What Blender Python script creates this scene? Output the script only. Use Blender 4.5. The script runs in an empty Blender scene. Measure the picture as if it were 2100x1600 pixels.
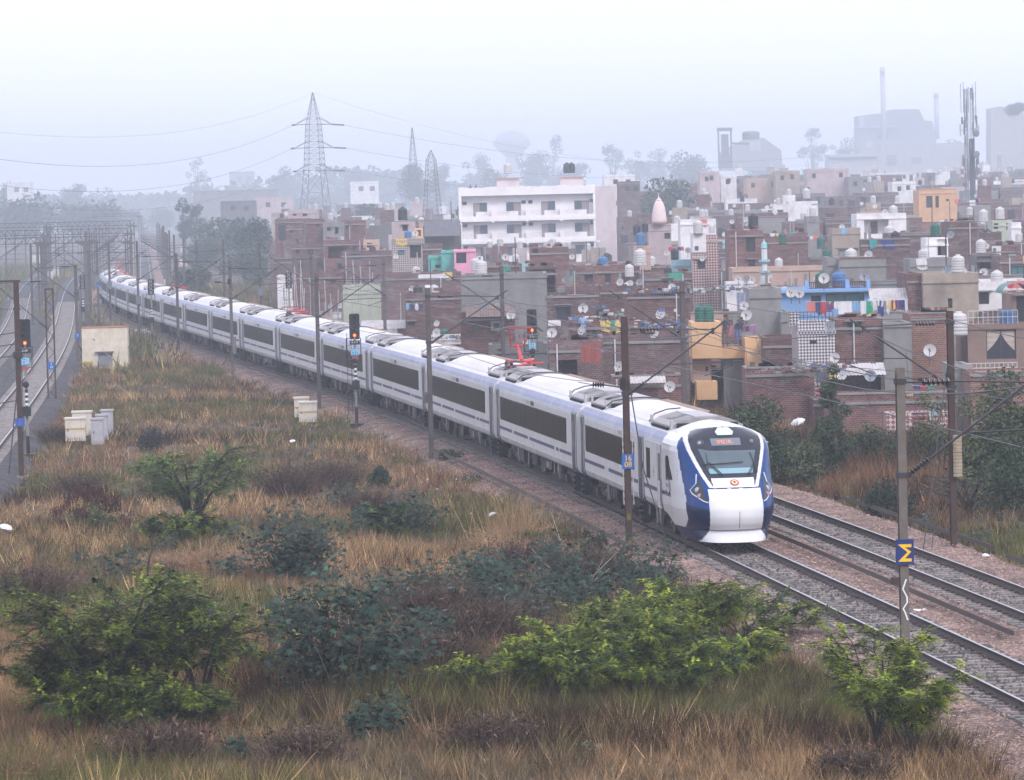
import bpy, math, random
import numpy as np
from mathutils import Vector, Matrix, noise as mnoise

random.seed(7)
rng = np.random.default_rng(7)
scene = bpy.context.scene

# ------------------------------------------------------------------ camera
CAM_H, PITCH, ROLL, FPX = 11.19, 0.04572, 0.02345, 8500.0
cam_data = bpy.data.cameras.new('camera')
cam_data.sensor_width = 36.0
cam_data.lens = 36.0 * FPX / 2100.0
cam_data.clip_start = 1.0
cam_data.clip_end = 12000.0
cam = bpy.data.objects.new('camera', cam_data)
scene.collection.objects.link(cam)
_r = Vector((1, 0, 0)); _u = Vector((0, math.sin(PITCH), math.cos(PITCH)))
_f = Vector((0, math.cos(PITCH), -math.sin(PITCH)))
_cr, _sr = math.cos(ROLL), math.sin(ROLL)
_right = _r * _cr - _u * _sr
_up = _r * _sr + _u * _cr
M = Matrix((_right, _up, -_f)).transposed().to_4x4()
M.translation = Vector((0, 0, CAM_H))
cam.matrix_world = M
scene.camera = cam

# ------------------------------------------------------------------ light
SUN_EL, SUN_AZ = math.radians(40), math.radians(155)    # azimuth clockwise from +Y
world = bpy.data.worlds.new('World'); scene.world = world; world.use_nodes = True
wn = world.node_tree; wn.nodes.clear()
sky = wn.nodes.new('ShaderNodeTexSky'); sky.sky_type = 'NISHITA'; sky.sun_disc = False
sky.sun_elevation = SUN_EL; sky.sun_rotation = SUN_AZ
sky.dust_density = 6.0; sky.air_density = 1.0; sky.ozone_density = 1.5
bg = wn.nodes.new('ShaderNodeBackground'); bg.inputs['Strength'].default_value = 0.15
mx = wn.nodes.new('ShaderNodeMix'); mx.data_type = 'RGBA'
mx.inputs[0].default_value = 0.86                       # overcast veil over the clear sky
mx.inputs[7].default_value = (10.3, 10.35, 12.1, 1)
wo = wn.nodes.new('ShaderNodeOutputWorld')
wn.links.new(sky.outputs[0], mx.inputs[6]); wn.links.new(mx.outputs[2], bg.inputs['Color'])
wn.links.new(bg.outputs[0], wo.inputs['Surface'])
sd = bpy.data.lights.new('sun', 'SUN'); sd.energy = 1.6; sd.angle = math.radians(14); sd.color = (1.0, 0.95, 0.9)
sun = bpy.data.objects.new('sun', sd); scene.collection.objects.link(sun)
_d = Vector((math.sin(SUN_AZ) * math.cos(SUN_EL), math.cos(SUN_AZ) * math.cos(SUN_EL), math.sin(SUN_EL)))
sun.rotation_euler = _d.to_track_quat('Z', 'Y').to_euler(); sun.location = (0, 0, 200)

scene.view_settings.view_transform = 'Standard'; scene.view_settings.look = 'None'
scene.view_settings.gamma = 1.0; scene.view_settings.use_curve_mapping = False
scene.view_settings.exposure = 0.0
cy = scene.cycles
cy.use_denoising = True
cy.max_bounces = 6; cy.diffuse_bounces = 2; cy.glossy_bounces = 2; cy.transmission_bounces = 2
cy.transparent_max_bounces = 4; cy.volume_bounces = 2
cy.caustics_reflective = False; cy.caustics_refractive = False
HAZE_DENSITY = 0.00048

# ------------------------------------------------------------------ pixel <-> world
def project(P):
    X, Y, Z = P[0], P[1], P[2] - CAM_H
    c, s = math.cos(PITCH), math.sin(PITCH)
    fw = Y * c - Z * s; up = Y * s + Z * c
    u = FPX * X / fw; v = -FPX * up / fw
    return 1050 + u * _cr + v * _sr, 800 - u * _sr + v * _cr
def ray(x, y):
    u, v = x - 1050, y - 800
    U = u * _cr - v * _sr; V = u * _sr + v * _cr
    c, s = math.cos(PITCH), math.sin(PITCH)
    return np.array([U / FPX, c - V / FPX * s, -s - V / FPX * c])
def W(x, y, z=0.0):
    """the point of the photograph's pixel x, y on the level z"""
    d = ray(x, y); t = (z - CAM_H) / d[2]
    return np.array([0, 0, CAM_H]) + t * d
def D(x, y, Y):
    """the point of pixel x, y at distance Y"""
    d = ray(x, y); t = Y / d[1]
    return np.array([0, 0, CAM_H]) + t * d

# ------------------------------------------------------------------ materials
MATS = {}
def new_mat(name):
    m = bpy.data.materials.new(name); m.use_nodes = True
    nt = m.node_tree; b = nt.nodes['Principled BSDF']
    return m, nt, b
def P(name, col, rough=0.7, amt=0.15, scale=3.0, bump=0.0, metal=0.0, dirt=None, dirt_amt=0.0, spec=None, stretch=None, detail=5, tint=False, rnd=0.0):
    """plain procedural surface: base colour varied by noise, optional dirt patches"""
    if name in MATS: return MATS[name]
    m, nt, b = new_mat(name); L = nt.links.new; N = nt.nodes.new
    b.inputs['Roughness'].default_value = rough; b.inputs['Metallic'].default_value = metal
    if spec is not None: b.inputs['Specular IOR Level'].default_value = spec
    tc = N('ShaderNodeTexCoord'); src = tc.outputs['Object']
    if stretch:
        mp = N('ShaderNodeMapping'); mp.inputs['Scale'].default_value = stretch
        L(src, mp.inputs[0]); src = mp.outputs[0]
    n = N('ShaderNodeTexNoise'); n.inputs['Scale'].default_value = scale; n.inputs['Detail'].default_value = detail
    n.inputs['Roughness'].default_value = 0.65
    L(src, n.inputs[0])
    mr = N('ShaderNodeMapRange'); mr.inputs[1].default_value = .3; mr.inputs[2].default_value = .7
    mr.inputs[3].default_value = 1 - amt; mr.inputs[4].default_value = 1 + amt
    L(n.outputs['Fac'], mr.inputs[0])
    mul = N('ShaderNodeVectorMath'); mul.operation = 'SCALE'
    mul.inputs[0].default_value = col[:3]
    last = mr.outputs[0]
    if rnd:
        oi = N('ShaderNodeObjectInfo'); r2 = N('ShaderNodeMapRange'); r2.inputs[3].default_value = 1 - rnd; r2.inputs[4].default_value = 1 + rnd
        L(oi.outputs['Random'], r2.inputs[0]); mm = N('ShaderNodeMath'); mm.operation = 'MULTIPLY'
        L(last, mm.inputs[0]); L(r2.outputs[0], mm.inputs[1]); last = mm.outputs[0]
    L(last, mul.inputs['Scale'])
    out = mul.outputs[0]
    if tint:
        at = N('ShaderNodeAttribute'); at.attribute_name = 'tint'
        mm = N('ShaderNodeVectorMath'); mm.operation = 'MULTIPLY'
        L(out, mm.inputs[0]); L(at.outputs['Color'], mm.inputs[1]); out = mm.outputs[0]
    if dirt:
        n2 = N('ShaderNodeTexNoise'); n2.inputs['Scale'].default_value = scale * .37; n2.inputs['Detail'].default_value = 8
        n2.inputs['Roughness'].default_value = .75; L(src, n2.inputs[0])
        r = N('ShaderNodeMapRange'); r.inputs[1].default_value = .48; r.inputs[2].default_value = .68; r.inputs[4].default_value = dirt_amt
        L(n2.outputs['Fac'], r.inputs[0])
        mx = N('ShaderNodeMix'); mx.data_type = 'RGBA'; mx.inputs[7].default_value = (*dirt[:3], 1)
        L(r.outputs[0], mx.inputs[0]); L(out, mx.inputs[6]); out = mx.outputs[2]
    L(out, b.inputs['Base Color'])
    if bump:
        bp = N('ShaderNodeBump'); bp.inputs['Strength'].default_value = bump; bp.inputs['Distance'].default_value = .05
        L(n.outputs['Fac'], bp.inputs['Height']); L(bp.outputs[0], b.inputs['Normal'])
    MATS[name] = m
    return m
def EMIT(name, col, s):
    if name in MATS: return MATS[name]
    m, nt, b = new_mat(name)
    b.inputs['Base Color'].default_value = (*col, 1); b.inputs['Emission Color'].default_value = (*col, 1)
    b.inputs['Emission Strength'].default_value = s
    MATS[name] = m; return m

# ------------------------------------------------------------------ mesh building
class MB:
    def __init__(s): s.v = []; s.f = []; s.m = []; s.n = 0
    def add(s, verts, faces, m=0):
        b = s.n; s.v.extend([tuple(p) for p in verts]); s.n += len(verts)
        for f in faces: s.f.append(tuple(i + b for i in f)); s.m.append(m)
        return s
    def box(s, c, d, m=0, rz=0.0, R=None):
        x, y, z = d[0] / 2, d[1] / 2, d[2] / 2
        pts = np.array([(-x, -y, -z), (x, -y, -z), (x, y, -z), (-x, y, -z), (-x, -y, z), (x, -y, z), (x, y, z), (-x, y, z)])
        if rz:
            ca, sa = math.cos(rz), math.sin(rz); pts = pts @ np.array([[ca, sa, 0], [-sa, ca, 0], [0, 0, 1]])
        if R is not None: pts = pts @ np.array(R).T
        pts = pts + np.array(c)
        return s.add(pts, [(0, 3, 2, 1), (4, 5, 6, 7), (0, 1, 5, 4), (1, 2, 6, 5), (2, 3, 7, 6), (3, 0, 4, 7)], m)
    def b2(s, x0, x1, y0, y1, z0, z1, m=0):
        return s.box(((x0 + x1) / 2, (y0 + y1) / 2, (z0 + z1) / 2), (x1 - x0, y1 - y0, z1 - z0), m)
    def tube(s, pts, r, k=6, m=0, cap=True):
        pts = [np.array(p, float) for p in pts]; n = len(pts)
        rr = r if hasattr(r, '__len__') else [r] * n
        V = []; up = None
        for i, p in enumerate(pts):
            t = pts[min(i + 1, n - 1)] - pts[max(i - 1, 0)]; t = t / (np.linalg.norm(t) + 1e-9)
            if up is None: up = np.array([0, 0, 1.]) if abs(t[2]) < .9 else np.array([1., 0, 0])
            a = np.cross(t, up); a /= np.linalg.norm(a) + 1e-9; b = np.cross(a, t); up = b
            for j in range(k):
                w = 2 * math.pi * j / k; V.append(p + rr[i] * (math.cos(w) * a + math.sin(w) * b))
        F = [(i * k + j, i * k + (j + 1) % k, (i + 1) * k + (j + 1) % k, (i + 1) * k + j) for i in range(n - 1) for j in range(k)]
        if cap: F += [tuple(range(k))[::-1], tuple((n - 1) * k + j for j in range(k))]
        return s.add(V, F, m)
    def disc(s, c, axis, prof, k=16, m=0):
        """lathe: prof = [(radius, along axis)]"""
        a = np.array(axis, float); a /= np.linalg.norm(a)
        u = np.cross(a, [0, 0, 1.] if abs(a[2]) < .9 else [1., 0, 0]); u /= np.linalg.norm(u); v = np.cross(a, u)
        V = [np.array(c) + a * h + r * (math.cos(2 * math.pi * j / k) * u + math.sin(2 * math.pi * j / k) * v) for r, h in prof for j in range(k)]
        F = [(i * k + j, i * k + (j + 1) % k, (i + 1) * k + (j + 1) % k, (i + 1) * k + j) for i in range(len(prof) - 1) for j in range(k)]
        F.append(tuple(range(k))[::-1]); F.append(tuple((len(prof) - 1) * k + j for j in range(k)))
        return s.add(V, F, m)
    def extr(s, poly, y0, y1, m=0, axis='y', caps=True):
        """polygon (a, b) extruded along an axis: 'y' -> (a, y, b); 'x' -> (x, a, b); 'z' -> (a, b, z)"""
        k = len(poly)
        g = {'y': lambda p, t: (p[0], t, p[1]), 'x': lambda p, t: (t, p[0], p[1]), 'z': lambda p, t: (p[0], p[1], t)}[axis]
        V = [g(p, y0) for p in poly] + [g(p, y1) for p in poly]
        F = [(i, (i + 1) % k, k + (i + 1) % k, k + i) for i in range(k)]
        if caps: F += [tuple(range(k))[::-1], tuple(range(k, 2 * k))]
        return s.add(V, F, m)
    def quad(s, a, b, c, d, m=0): return s.add([a, b, c, d], [(0, 1, 2, 3)], m)
    def mesh(s, name, mats, smooth=False):
        me = bpy.data.meshes.new(name)
        me.from_pydata(s.v, [], s.f)
        for m in (mats if isinstance(mats, (list, tuple)) else [mats]): me.materials.append(m)
        if any(s.m): me.polygons.foreach_set('material_index', s.m)
        if smooth: me.polygons.foreach_set('use_smooth', [True] * len(s.f))
        me.update()
        return me
    def build(s, name, mats, parent=None, smooth=False):
        return link(name, s.mesh(name, mats, smooth), parent)
def link(name, me, parent=None):
    o = bpy.data.objects.new(name, me); scene.collection.objects.link(o)
    if parent is not None: o.parent = parent
    return o
def tag(o, label=None, cat=None, group=None, kind=None):
    if label: o['label'] = label
    if cat: o['category'] = cat
    if group: o['group'] = group
    if kind: o['kind'] = kind
    return o
def empty(name, loc, rz=0.0, label=None, cat=None, group=None, kind=None):
    o = bpy.data.objects.new(name, None); scene.collection.objects.link(o)
    o.location = tuple(float(v) for v in loc); o.rotation_euler = (0, 0, rz)
    o.empty_display_size = .2
    return tag(o, label, cat, group, kind)
def np_mesh(name, V, F, mats, tint=None, smooth=False, midx=None):
    """V (n,3) and F (m,k) arrays into a mesh, fast; tint = colour per face"""
    me = bpy.data.meshes.new(name); V = np.asarray(V, np.float32); F = np.asarray(F, np.int32)
    k = F.shape[1]
    me.vertices.add(len(V)); me.vertices.foreach_set('co', V.ravel())
    me.loops.add(F.size); me.loops.foreach_set('vertex_index', F.ravel())
    me.polygons.add(len(F)); me.polygons.foreach_set('loop_start', np.arange(0, F.size, k, dtype=np.int32))
    me.polygons.foreach_set('loop_total', np.full(len(F), k, np.int32))
    for m in (mats if isinstance(mats, (list, tuple)) else [mats]): me.materials.append(m)
    if midx is not None: me.polygons.foreach_set('material_index', np.asarray(midx, np.int32))
    if smooth: me.polygons.foreach_set('use_smooth', np.ones(len(F), bool))
    if tint is not None:
        c = me.color_attributes.new('tint', 'FLOAT_COLOR', 'CORNER')
        col = np.ones((len(F), k, 4), np.float32); col[:, :, :3] = np.asarray(tint, np.float32)[:, None, :]
        c.data.foreach_set('color', col.ravel())
    me.update(calc_edges=True)
    return me

# ------------------------------------------------------------------ the running lines
KN = [-75, 0, 60, 120, 180, 240, 300, 360, 420, 440, 470, 2600]
KV = [1.8e-4, -2.8e-4, -3.6e-4, -2.3e-4, .85e-4, .64e-4, 4.1e-4, 5.4e-4, 3e-4, 0, 0, 0]
_S = np.arange(-75, 2601, 1.0); _k = np.interp(_S, KN, KV)
_H = np.cumsum(_k); _i0 = 75; _H = _H - _H[_i0] - 0.12244
_X = np.cumsum(np.sin(_H)); _Y = np.cumsum(np.cos(_H)); _X += 7.056 - _X[_i0]; _Y += 130.58 - _Y[_i0]
def T(s, off=0.0, z=0.0):
    """point at distance s along the train's line, off metres to the photograph's left of it"""
    x = np.interp(s, _S, _X); y = np.interp(s, _S, _Y); h = np.interp(s, _S, _H)
    return np.array([x - off * np.cos(h), y + off * np.sin(h), z])
def head(s): return float(np.interp(s, _S, _H))
D2 = 4.55
def line_from(px):
    """smooth polyline through ground pixels"""
    pts = np.array([W(*p)[:2] for p in px]); d = np.r_[0, np.cumsum(np.hypot(*np.diff(pts, axis=0).T))]
    t = np.arange(0, d[-1], 3.0)
    x = np.interp(t, d, pts[:, 0]); y = np.interp(t, d, pts[:, 1])
    k = 25; ker = np.ones(k) / k
    for _ in range(2):
        xp = np.r_[2 * x[0] - x[k:0:-1], x, 2 * x[-1] - x[-2:-k - 2:-1]]; yp = np.r_[2 * y[0] - y[k:0:-1], y, 2 * y[-1] - y[-2:-k - 2:-1]]
        x = np.convolve(xp, ker, 'same')[k:-k]; y = np.convolve(yp, ker, 'same')[k:-k]
    return np.stack([x, y], 1)
LINE_B = line_from([(-330, 1230), (-170, 1070), (-75, 960), (22, 845), (85, 760), (123, 697), (134, 655), (139, 622), (146, 592), (158, 572), (185, 551), (235, 523), (285, 498)])
LINE_A = line_from([(-360, 1080), (-250, 960), (-140, 850), (-60, 770), (20, 690), (38, 645), (46, 610), (58, 585), (80, 566), (115, 547), (160, 530), (235, 505), (290, 485)])
LINE_1 = np.array([T(s)[:2] for s in np.arange(-75, 2600, 3.0)])
LINE_2 = np.array([T(s, -D2)[:2] for s in np.arange(-75, 2600, 3.0)])
def line_dist(x, y, L):
    out = np.full(x.shape, 1e9)
    for i in range(0, len(L), 1):
        if L[i, 1] > 1500: break
        out = np.minimum(out, (x - L[i, 0]) ** 2 + (y - L[i, 1]) ** 2)
    return np.sqrt(out)
def fbm(x, y, sc, seed=0):
    """cheap smooth pseudo-noise from summed sines, about -1..1"""
    r = np.random.default_rng(seed); out = 0
    for o in range(5):
        f = 2 ** o / sc
        for _ in range(3):
            a = r.uniform(0, 6.28); p = r.uniform(0, 6.28)
            out = out + np.sin((x * math.cos(a) + y * math.sin(a)) * f * r.uniform(.7, 1.3) + p) * .5 ** o / 3
    return out
def smooth(a, b, t):
    t = np.clip((t - a) / (b - a), 0, 1); return t * t * (3 - 2 * t)
def rise(x, y):
    return 8.0 * smooth(560, 1200, y) * smooth(.010, .045, x / np.maximum(y, 1.0)) * (1 - smooth(1900, 2600, y))
def ground_z(x, y):
    x = np.asarray(x, float); y = np.asarray(y, float)
    d1 = np.minimum(line_dist(x, y, LINE_1), line_dist(x, y, LINE_2)); dl = np.minimum(line_dist(x, y, LINE_A), line_dist(x, y, LINE_B))
    d = np.minimum(d1, dl)
    side = x - np.interp(y, LINE_2[:, 1], LINE_2[:, 0])            # metres right of the second line
    base = -.62 - 1.2 * smooth(9, 26, side) + rise(x, y)
    z = base + (.22 * fbm(x, y, 9.0, 3) + .1 * fbm(x, y, 2.2, 5)) * smooth(3.5, 8, d)
    z = np.where(d < 6, np.minimum(z, -.55 - .0 * d), z)
    left = np.interp(y, LINE_1[:, 1], LINE_1[:, 0]) - x
    z = z + .35 * smooth(7, 20, left) * smooth(7, 14, dl) * (y < 330)   # a low rise in the field
    return z
def gz(x, y): return float(ground_z(np.array([x]), np.array([y]))[0])
# ------------------------------------------------------------------ haze, ground
def build_haze():
    mb = MB(); mb.b2(-1500, 1500, -60, 6500, -4.0, 96.0)
    m = bpy.data.materials.new('haze_air'); m.use_nodes = True; nt = m.node_tree; nt.nodes.clear()
    v = nt.nodes.new('ShaderNodeVolumePrincipled'); o = nt.nodes.new('ShaderNodeOutputMaterial')
    v.inputs['Color'].default_value = (0.80, 0.885, 1.0, 1); v.inputs['Density'].default_value = HAZE_DENSITY
    v.inputs['Anisotropy'].default_value = 0.0
    nt.links.new(v.outputs[0], o.inputs['Volume'])
    tag(mb.build('haze', m), 'pale blue winter haze over the tracks and the town', None, None, 'stuff')
build_haze()

def soil_mat():
    m, nt, b = new_mat('dry_soil'); L = nt.links.new; N = nt.nodes.new
    tc = N('ShaderNodeTexCoord'); n = N('ShaderNodeTexNoise'); n.inputs['Scale'].default_value = .12; n.inputs['Detail'].default_value = 9
    L(tc.outputs['Object'], n.inputs[0])
    cr = N('ShaderNodeValToRGB'); e = cr.color_ramp.elements
    e[0].position = .3; e[0].color = (.035, .026, .022, 1); e[1].position = .7; e[1].color = (.11, .075, .058, 1)
    x = e.new(.5); x.color = (.055, .05, .03, 1)
    L(n.outputs['Fac'], cr.inputs[0]); L(cr.outputs[0], b.inputs['Base Color']); b.inputs['Roughness'].default_value = .95
    n2 = N('ShaderNodeTexNoise'); n2.inputs['Scale'].default_value = 5; n2.inputs['Detail'].default_value = 8; L(tc.outputs['Object'], n2.inputs[0])
    bp = N('ShaderNodeBump'); bp.inputs['Strength'].default_value = .8; bp.inputs['Distance'].default_value = .1
    L(n2.outputs['Fac'], bp.inputs['Height']); L(bp.outputs[0], b.inputs['Normal'])
    return m
def build_ground():
    ys = [-50, 20, 50]
    while ys[-1] < 6400: ys.append(ys[-1] + max(.7, (ys[-1] - 40) * .012))
    ys = np.array(ys)
    q = np.linspace(-1, 1, 150)
    V = []
    xs = [np.sign(q) * (np.abs(q) ** 1.6) for _ in ys]
    for y, u in zip(ys, xs):
        wdt = 26 + max(y, 0) * .16 if y < 1500 else 26 + 1500 * .16
        x = u * wdt
        x[0] = -1450; x[-1] = 1450
        V.append(np.stack([x, np.full_like(x, y)], 1))
    V = np.array(V); X = V[..., 0]; Y = V[..., 1]
    Z = ground_z(X, Y)
    n = len(ys); k = len(q)
    P3 = np.stack([X, Y, Z], -1).reshape(-1, 3)
    i, j = np.meshgrid(np.arange(n - 1), np.arange(k - 1), indexing='ij'); a = (i * k + j).ravel()
    F = np.stack([a, a + 1, a + k + 1, a + k], 1)
    o = link('ground', np_mesh('ground', P3, F, soil_mat(), smooth=True)); tag(o, kind='structure')
build_ground()

def ballast_mat(name, c1, c2, c3, sc=14.0):
    m, nt, b = new_mat(name); L = nt.links.new; N = nt.nodes.new
    tc = N('ShaderNodeTexCoord'); v = N('ShaderNodeTexVoronoi'); v.inputs['Scale'].default_value = sc
    L(tc.outputs['Object'], v.inputs[0])
    cr = N('ShaderNodeValToRGB'); e = cr.color_ramp.elements
    e[0].color = (*c1, 1); e[1].color = (*c3, 1); x = e.new(.5); x.color = (*c2, 1)
    sp = N('ShaderNodeSeparateColor'); L(v.outputs['Color'], sp.inputs[0]); L(sp.outputs[0], cr.inputs[0])
    n = N('ShaderNodeTexNoise'); n.inputs['Scale'].default_value = .6; n.inputs['Detail'].default_value = 6; L(tc.outputs['Object'], n.inputs[0])
    mr = N('ShaderNodeMapRange'); mr.inputs[1].default_value = .35; mr.inputs[2].default_value = .65; mr.inputs[3].default_value = .55; mr.inputs[4].default_value = 1.25
    L(n.outputs['Fac'], mr.inputs[0]); s = N('ShaderNodeVectorMath'); s.operation = 'SCALE'; L(cr.outputs[0], s.inputs[0]); L(mr.outputs[0], s.inputs['Scale'])
    L(s.outputs[0], b.inputs['Base Color']); b.inputs['Roughness'].default_value = .95
    bp = N('ShaderNodeBump'); bp.inputs['Strength'].default_value = 1; bp.inputs['Distance'].default_value = .06
    L(v.outputs['Distance'], bp.inputs['Height']); L(bp.outputs[0], b.inputs['Normal'])
    return m
BAL = ballast_mat('ballast_pink', (.045, .034, .032), (.24, .15, .12), (.46, .32, .27))
BALD = ballast_mat('ballast_oily', (.02, .02, .025), (.06, .055, .058), (.13, .105, .10))
BALF = ballast_mat('ballast_grey', (.02, .021, .026), (.048, .046, .053), (.10, .088, .092), 9)

def ribbon(name, at, ss, prof, mats, jitter=.03, midx=None):
    """a bed lofted along a line; prof = [(offset, z)]"""
    n = len(ss); k = len(prof); V = []
    r = np.random.default_rng(3)
    for s in ss:
        for o, z in prof: V.append(at(s, o, z))
    V = np.array(V); V[:, 2] += r.normal(0, jitter, len(V)) * 1.0
    i, j = np.meshgrid(np.arange(n - 1), np.arange(k - 1), indexing='ij'); a = (i * k + j).ravel()
    F = np.stack([a, a + k, a + k + 1, a + 1], 1)
    mi = None if midx is None else np.tile(midx, n - 1)
    o = link(name, np_mesh(name, V, F, mats, midx=mi)); tag(o, kind='structure'); return o
def dens(a, b, steps): return list(np.linspace(a, b, steps + 1))
prof = [(4.6, -.85), (3.7, -.62)] + [(o, -.26) for o in (2.6, 2.1)] + [(o, -.235) for o in np.linspace(1.45, -1.45, 9)] + [(-1.9, -.3), (-2.3, -.34), (-2.7, -.3)] + \
       [(-D2 + o, -.235) for o in np.linspace(1.45, -1.45, 9)] + [(-D2 - 2.2, -.26), (-D2 - 2.9, -.3), (-D2 - 4.2, -.65), (-D2 - 5.2, -.9)]
mid = [0 if not (abs((prof[i][0] + prof[i + 1][0]) / 2) < 1.3 or abs((prof[i][0] + prof[i + 1][0]) / 2 + D2) < 1.3) else 1 for i in range(len(prof) - 1)]
ribbon('ballast_bed', T, list(np.arange(-74, 120, .8)) + list(np.arange(120, 420, 3)) + list(np.arange(420, 1900, 20)), prof, [BAL, BALD], .022, mid)
def poly_at(L):
    d = np.r_[0, np.cumsum(np.hypot(*np.diff(L, axis=0).T))]
    def at(s, o=0.0, z=0.0):
        x = np.interp(s, d, L[:, 0]); y = np.interp(s, d, L[:, 1])
        a = np.array([np.interp(s + 2, d, L[:, 0]) - np.interp(s - 2, d, L[:, 0]), np.interp(s + 2, d, L[:, 1]) - np.interp(s - 2, d, L[:, 1])]); a /= np.hypot(*a) + 1e-9
        return np.array([x - o * a[1], y + o * a[0], z])
    return at, d[-1]
TA, LA_ = poly_at(LINE_A); TB, LB_ = poly_at(LINE_B)
pf = [(2.9, -.75), (2.1, -.3), (1.4, -.24), (0, -.24), (-1.4, -.24), (-2.1, -.3), (-2.9, -.75)]
ribbon('ballast_bed', TA, np.arange(0, LA_, 4), pf, [BALF], .02)
ribbon('ballast_bed', TB, np.arange(0, LB_, 4), pf, [BALF], .02)
# trackside bed between the two left lines
def mid_bed(s, o, z): 
    a = TB(s, 3.2, z); b = TA(s * LA_ / LB_ * 1.0, -3.2, z); return a
# ------------------------------------------------------------------ rails and sleepers
STEEL_TOP = P('polished_rail_top', (.42, .40, .42), .3, .1, metal=.8)
RUST = P('rusty_rail_steel', (.055, .038, .034), .85, .3, 6)
CONC = P('sleeper_concrete', (.27, .245, .235), .9, .3, 5, .3, dirt=(.04, .037, .04), dirt_amt=.8, rnd=.22)
def rail_mesh(at, off, ss):
    pr = [(-.075, -.172), (-.075, -.16), (-.012, -.135), (-.012, -.045), (-.036, -.035), (-.036, -.004), (-.028, 0), (.028, 0), (.036, -.004), (.036, -.035), (.012, -.045), (.012, -.135), (.075, -.16), (.075, -.172)]
    k = len(pr); V = np.array([at(s, off + o, z) for s in ss for o, z in pr]); n = len(ss)
    i, j = np.meshgrid(np.arange(n - 1), np.arange(k - 1), indexing='ij'); a = (i * k + j).ravel(); jj = j.ravel()
    F = np.stack([a, a + 1, a + k + 1, a + k], 1)
    return np_mesh('rail', V, F, [RUST, STEEL_TOP], midx=np.isin(jj, (5, 6, 7)).astype(int))
def sleeper_mesh():
    mb = MB(); w0, w1 = .14, .11
    pts = [(-1.37, -w0, -.40), (1.37, -w0, -.40), (1.37, w0, -.40), (-1.37, w0, -.40), (-1.37, -w1, -.195), (1.37, -w1, -.195), (1.37, w1, -.195), (-1.37, w1, -.195)]
    mb.add(pts, [(0, 3, 2, 1), (4, 5, 6, 7), (0, 1, 5, 4), (1, 2, 6, 5), (2, 3, 7, 6), (3, 0, 4, 7)], 0)
    for g in (-.838, .838):
        for d in (-.13, .13): mb.box((g + d, 0, -.165), (.09, .1, .06), 1)
    return mb.mesh('sleeper', [CONC, RUST])
SL = sleeper_mesh()
def track(label, at, s0, s1, near=(0, 0), far_sleepers=True, hd=None, smax=None):
    t = empty('railway_track', at(max(s0, 0), 0, -.4) * np.array([1, 1, 1]), 0, label, 'railway track', 'railway tracks'); loc = np.array(t.location)
    ss = list(np.arange(s0, min(200, s1), 2)) + list(np.arange(min(200, s1), s1, 6))
    for off in (.838, -.838): link('rail', rail_mesh(lambda s, o, z: at(s, o, z) - loc, off, ss), t)
    def H(s):
        a = at(s + .5) - at(s - .5); return math.atan2(-a[0], a[1])
    n = 0
    for s in np.arange(near[0], near[1], .62):
        o = link('sleeper', SL, t); p = at(s) - loc; o.location = (p[0], p[1], p[2] + random.uniform(-.012, .008) ); o.rotation_euler = (0, 0, H(s) + random.uniform(-.012, .012)); n += 1
    mb = MB()
    base = [v.co for v in SL.vertices][:8]; fs = [(4, 5, 6, 7), (0, 1, 5, 4), (1, 2, 6, 5), (2, 3, 7, 6), (3, 0, 4, 7)]
    for s in np.arange(near[1] if near[1] > near[0] else s0, smax or s1, .62 if far_sleepers else 1.24):
        p = at(s) - loc; h = H(s); c, q = math.cos(h), math.sin(h)
        mb.add([(p[0] + v.x * c - v.y * q, p[1] + v.x * q + v.y * c, p[2] + v.z) for v in base], fs)
    if mb.n: tag(mb.build('sleeper_run', CONC, t), kind='stuff')
    return t
track('near railway track that the white train runs on', T, -74, 1800, (-52, 30), smax=420)
track('second railway track right of the train, empty and running beside it', lambda s, o=0, z=0: T(s, o - D2, z), -74, 1800, (-62, 110), smax=420)
track('outermost of the two hazy tracks curving up the left edge', TA, 0, LA_, smax=400)
track('curved bright railed track just left of the cream hut', TB, 0, LB_, smax=400)

# loose old rails lying beside the lines, ballast stones
def old_rail(label, a, b, at=T, off=0):
    pts = [at(s, off, -.16) for s in np.linspace(a, b, 14)]
    m = MB(); pr = [(-.06, 0), (.06, 0), (.02, .12), (-.02, .12)]
    V = []; 
    for i, p in enumerate(pts):
        h = head(a + (b - a) * i / 13)
        for o, z in pr: V.append((p[0] + o * math.cos(h), p[1] - o * math.sin(h), p[2] + z))
    k = 4; F = [(i * k + j, i * k + (j + 1) % k, (i + 1) * k + (j + 1) % k, (i + 1) * k + j) for i in range(len(pts) - 1) for j in range(k)] + [(3, 2, 1, 0), tuple(len(pts) * 4 - 4 + j for j in range(4))]
    m.add(V, F); o = m.build('spare_rail', RUST); tag(o, label, 'rail', 'spare rails left beside the tracks')
old_rail('long rusty spare rail lying between the two right-hand tracks', -26, 14, off=-2.45)
old_rail('rusty spare rail on the verge beyond the second track', -22, -4, off=-D2 - 3.1)
old_rail('second, shorter verge rail nearer the train nose', -1, 22, off=-D2 - 3.4)
old_rail('rusty spare rail lying on the near side of the train', 4, 60, off=2.9)
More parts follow.
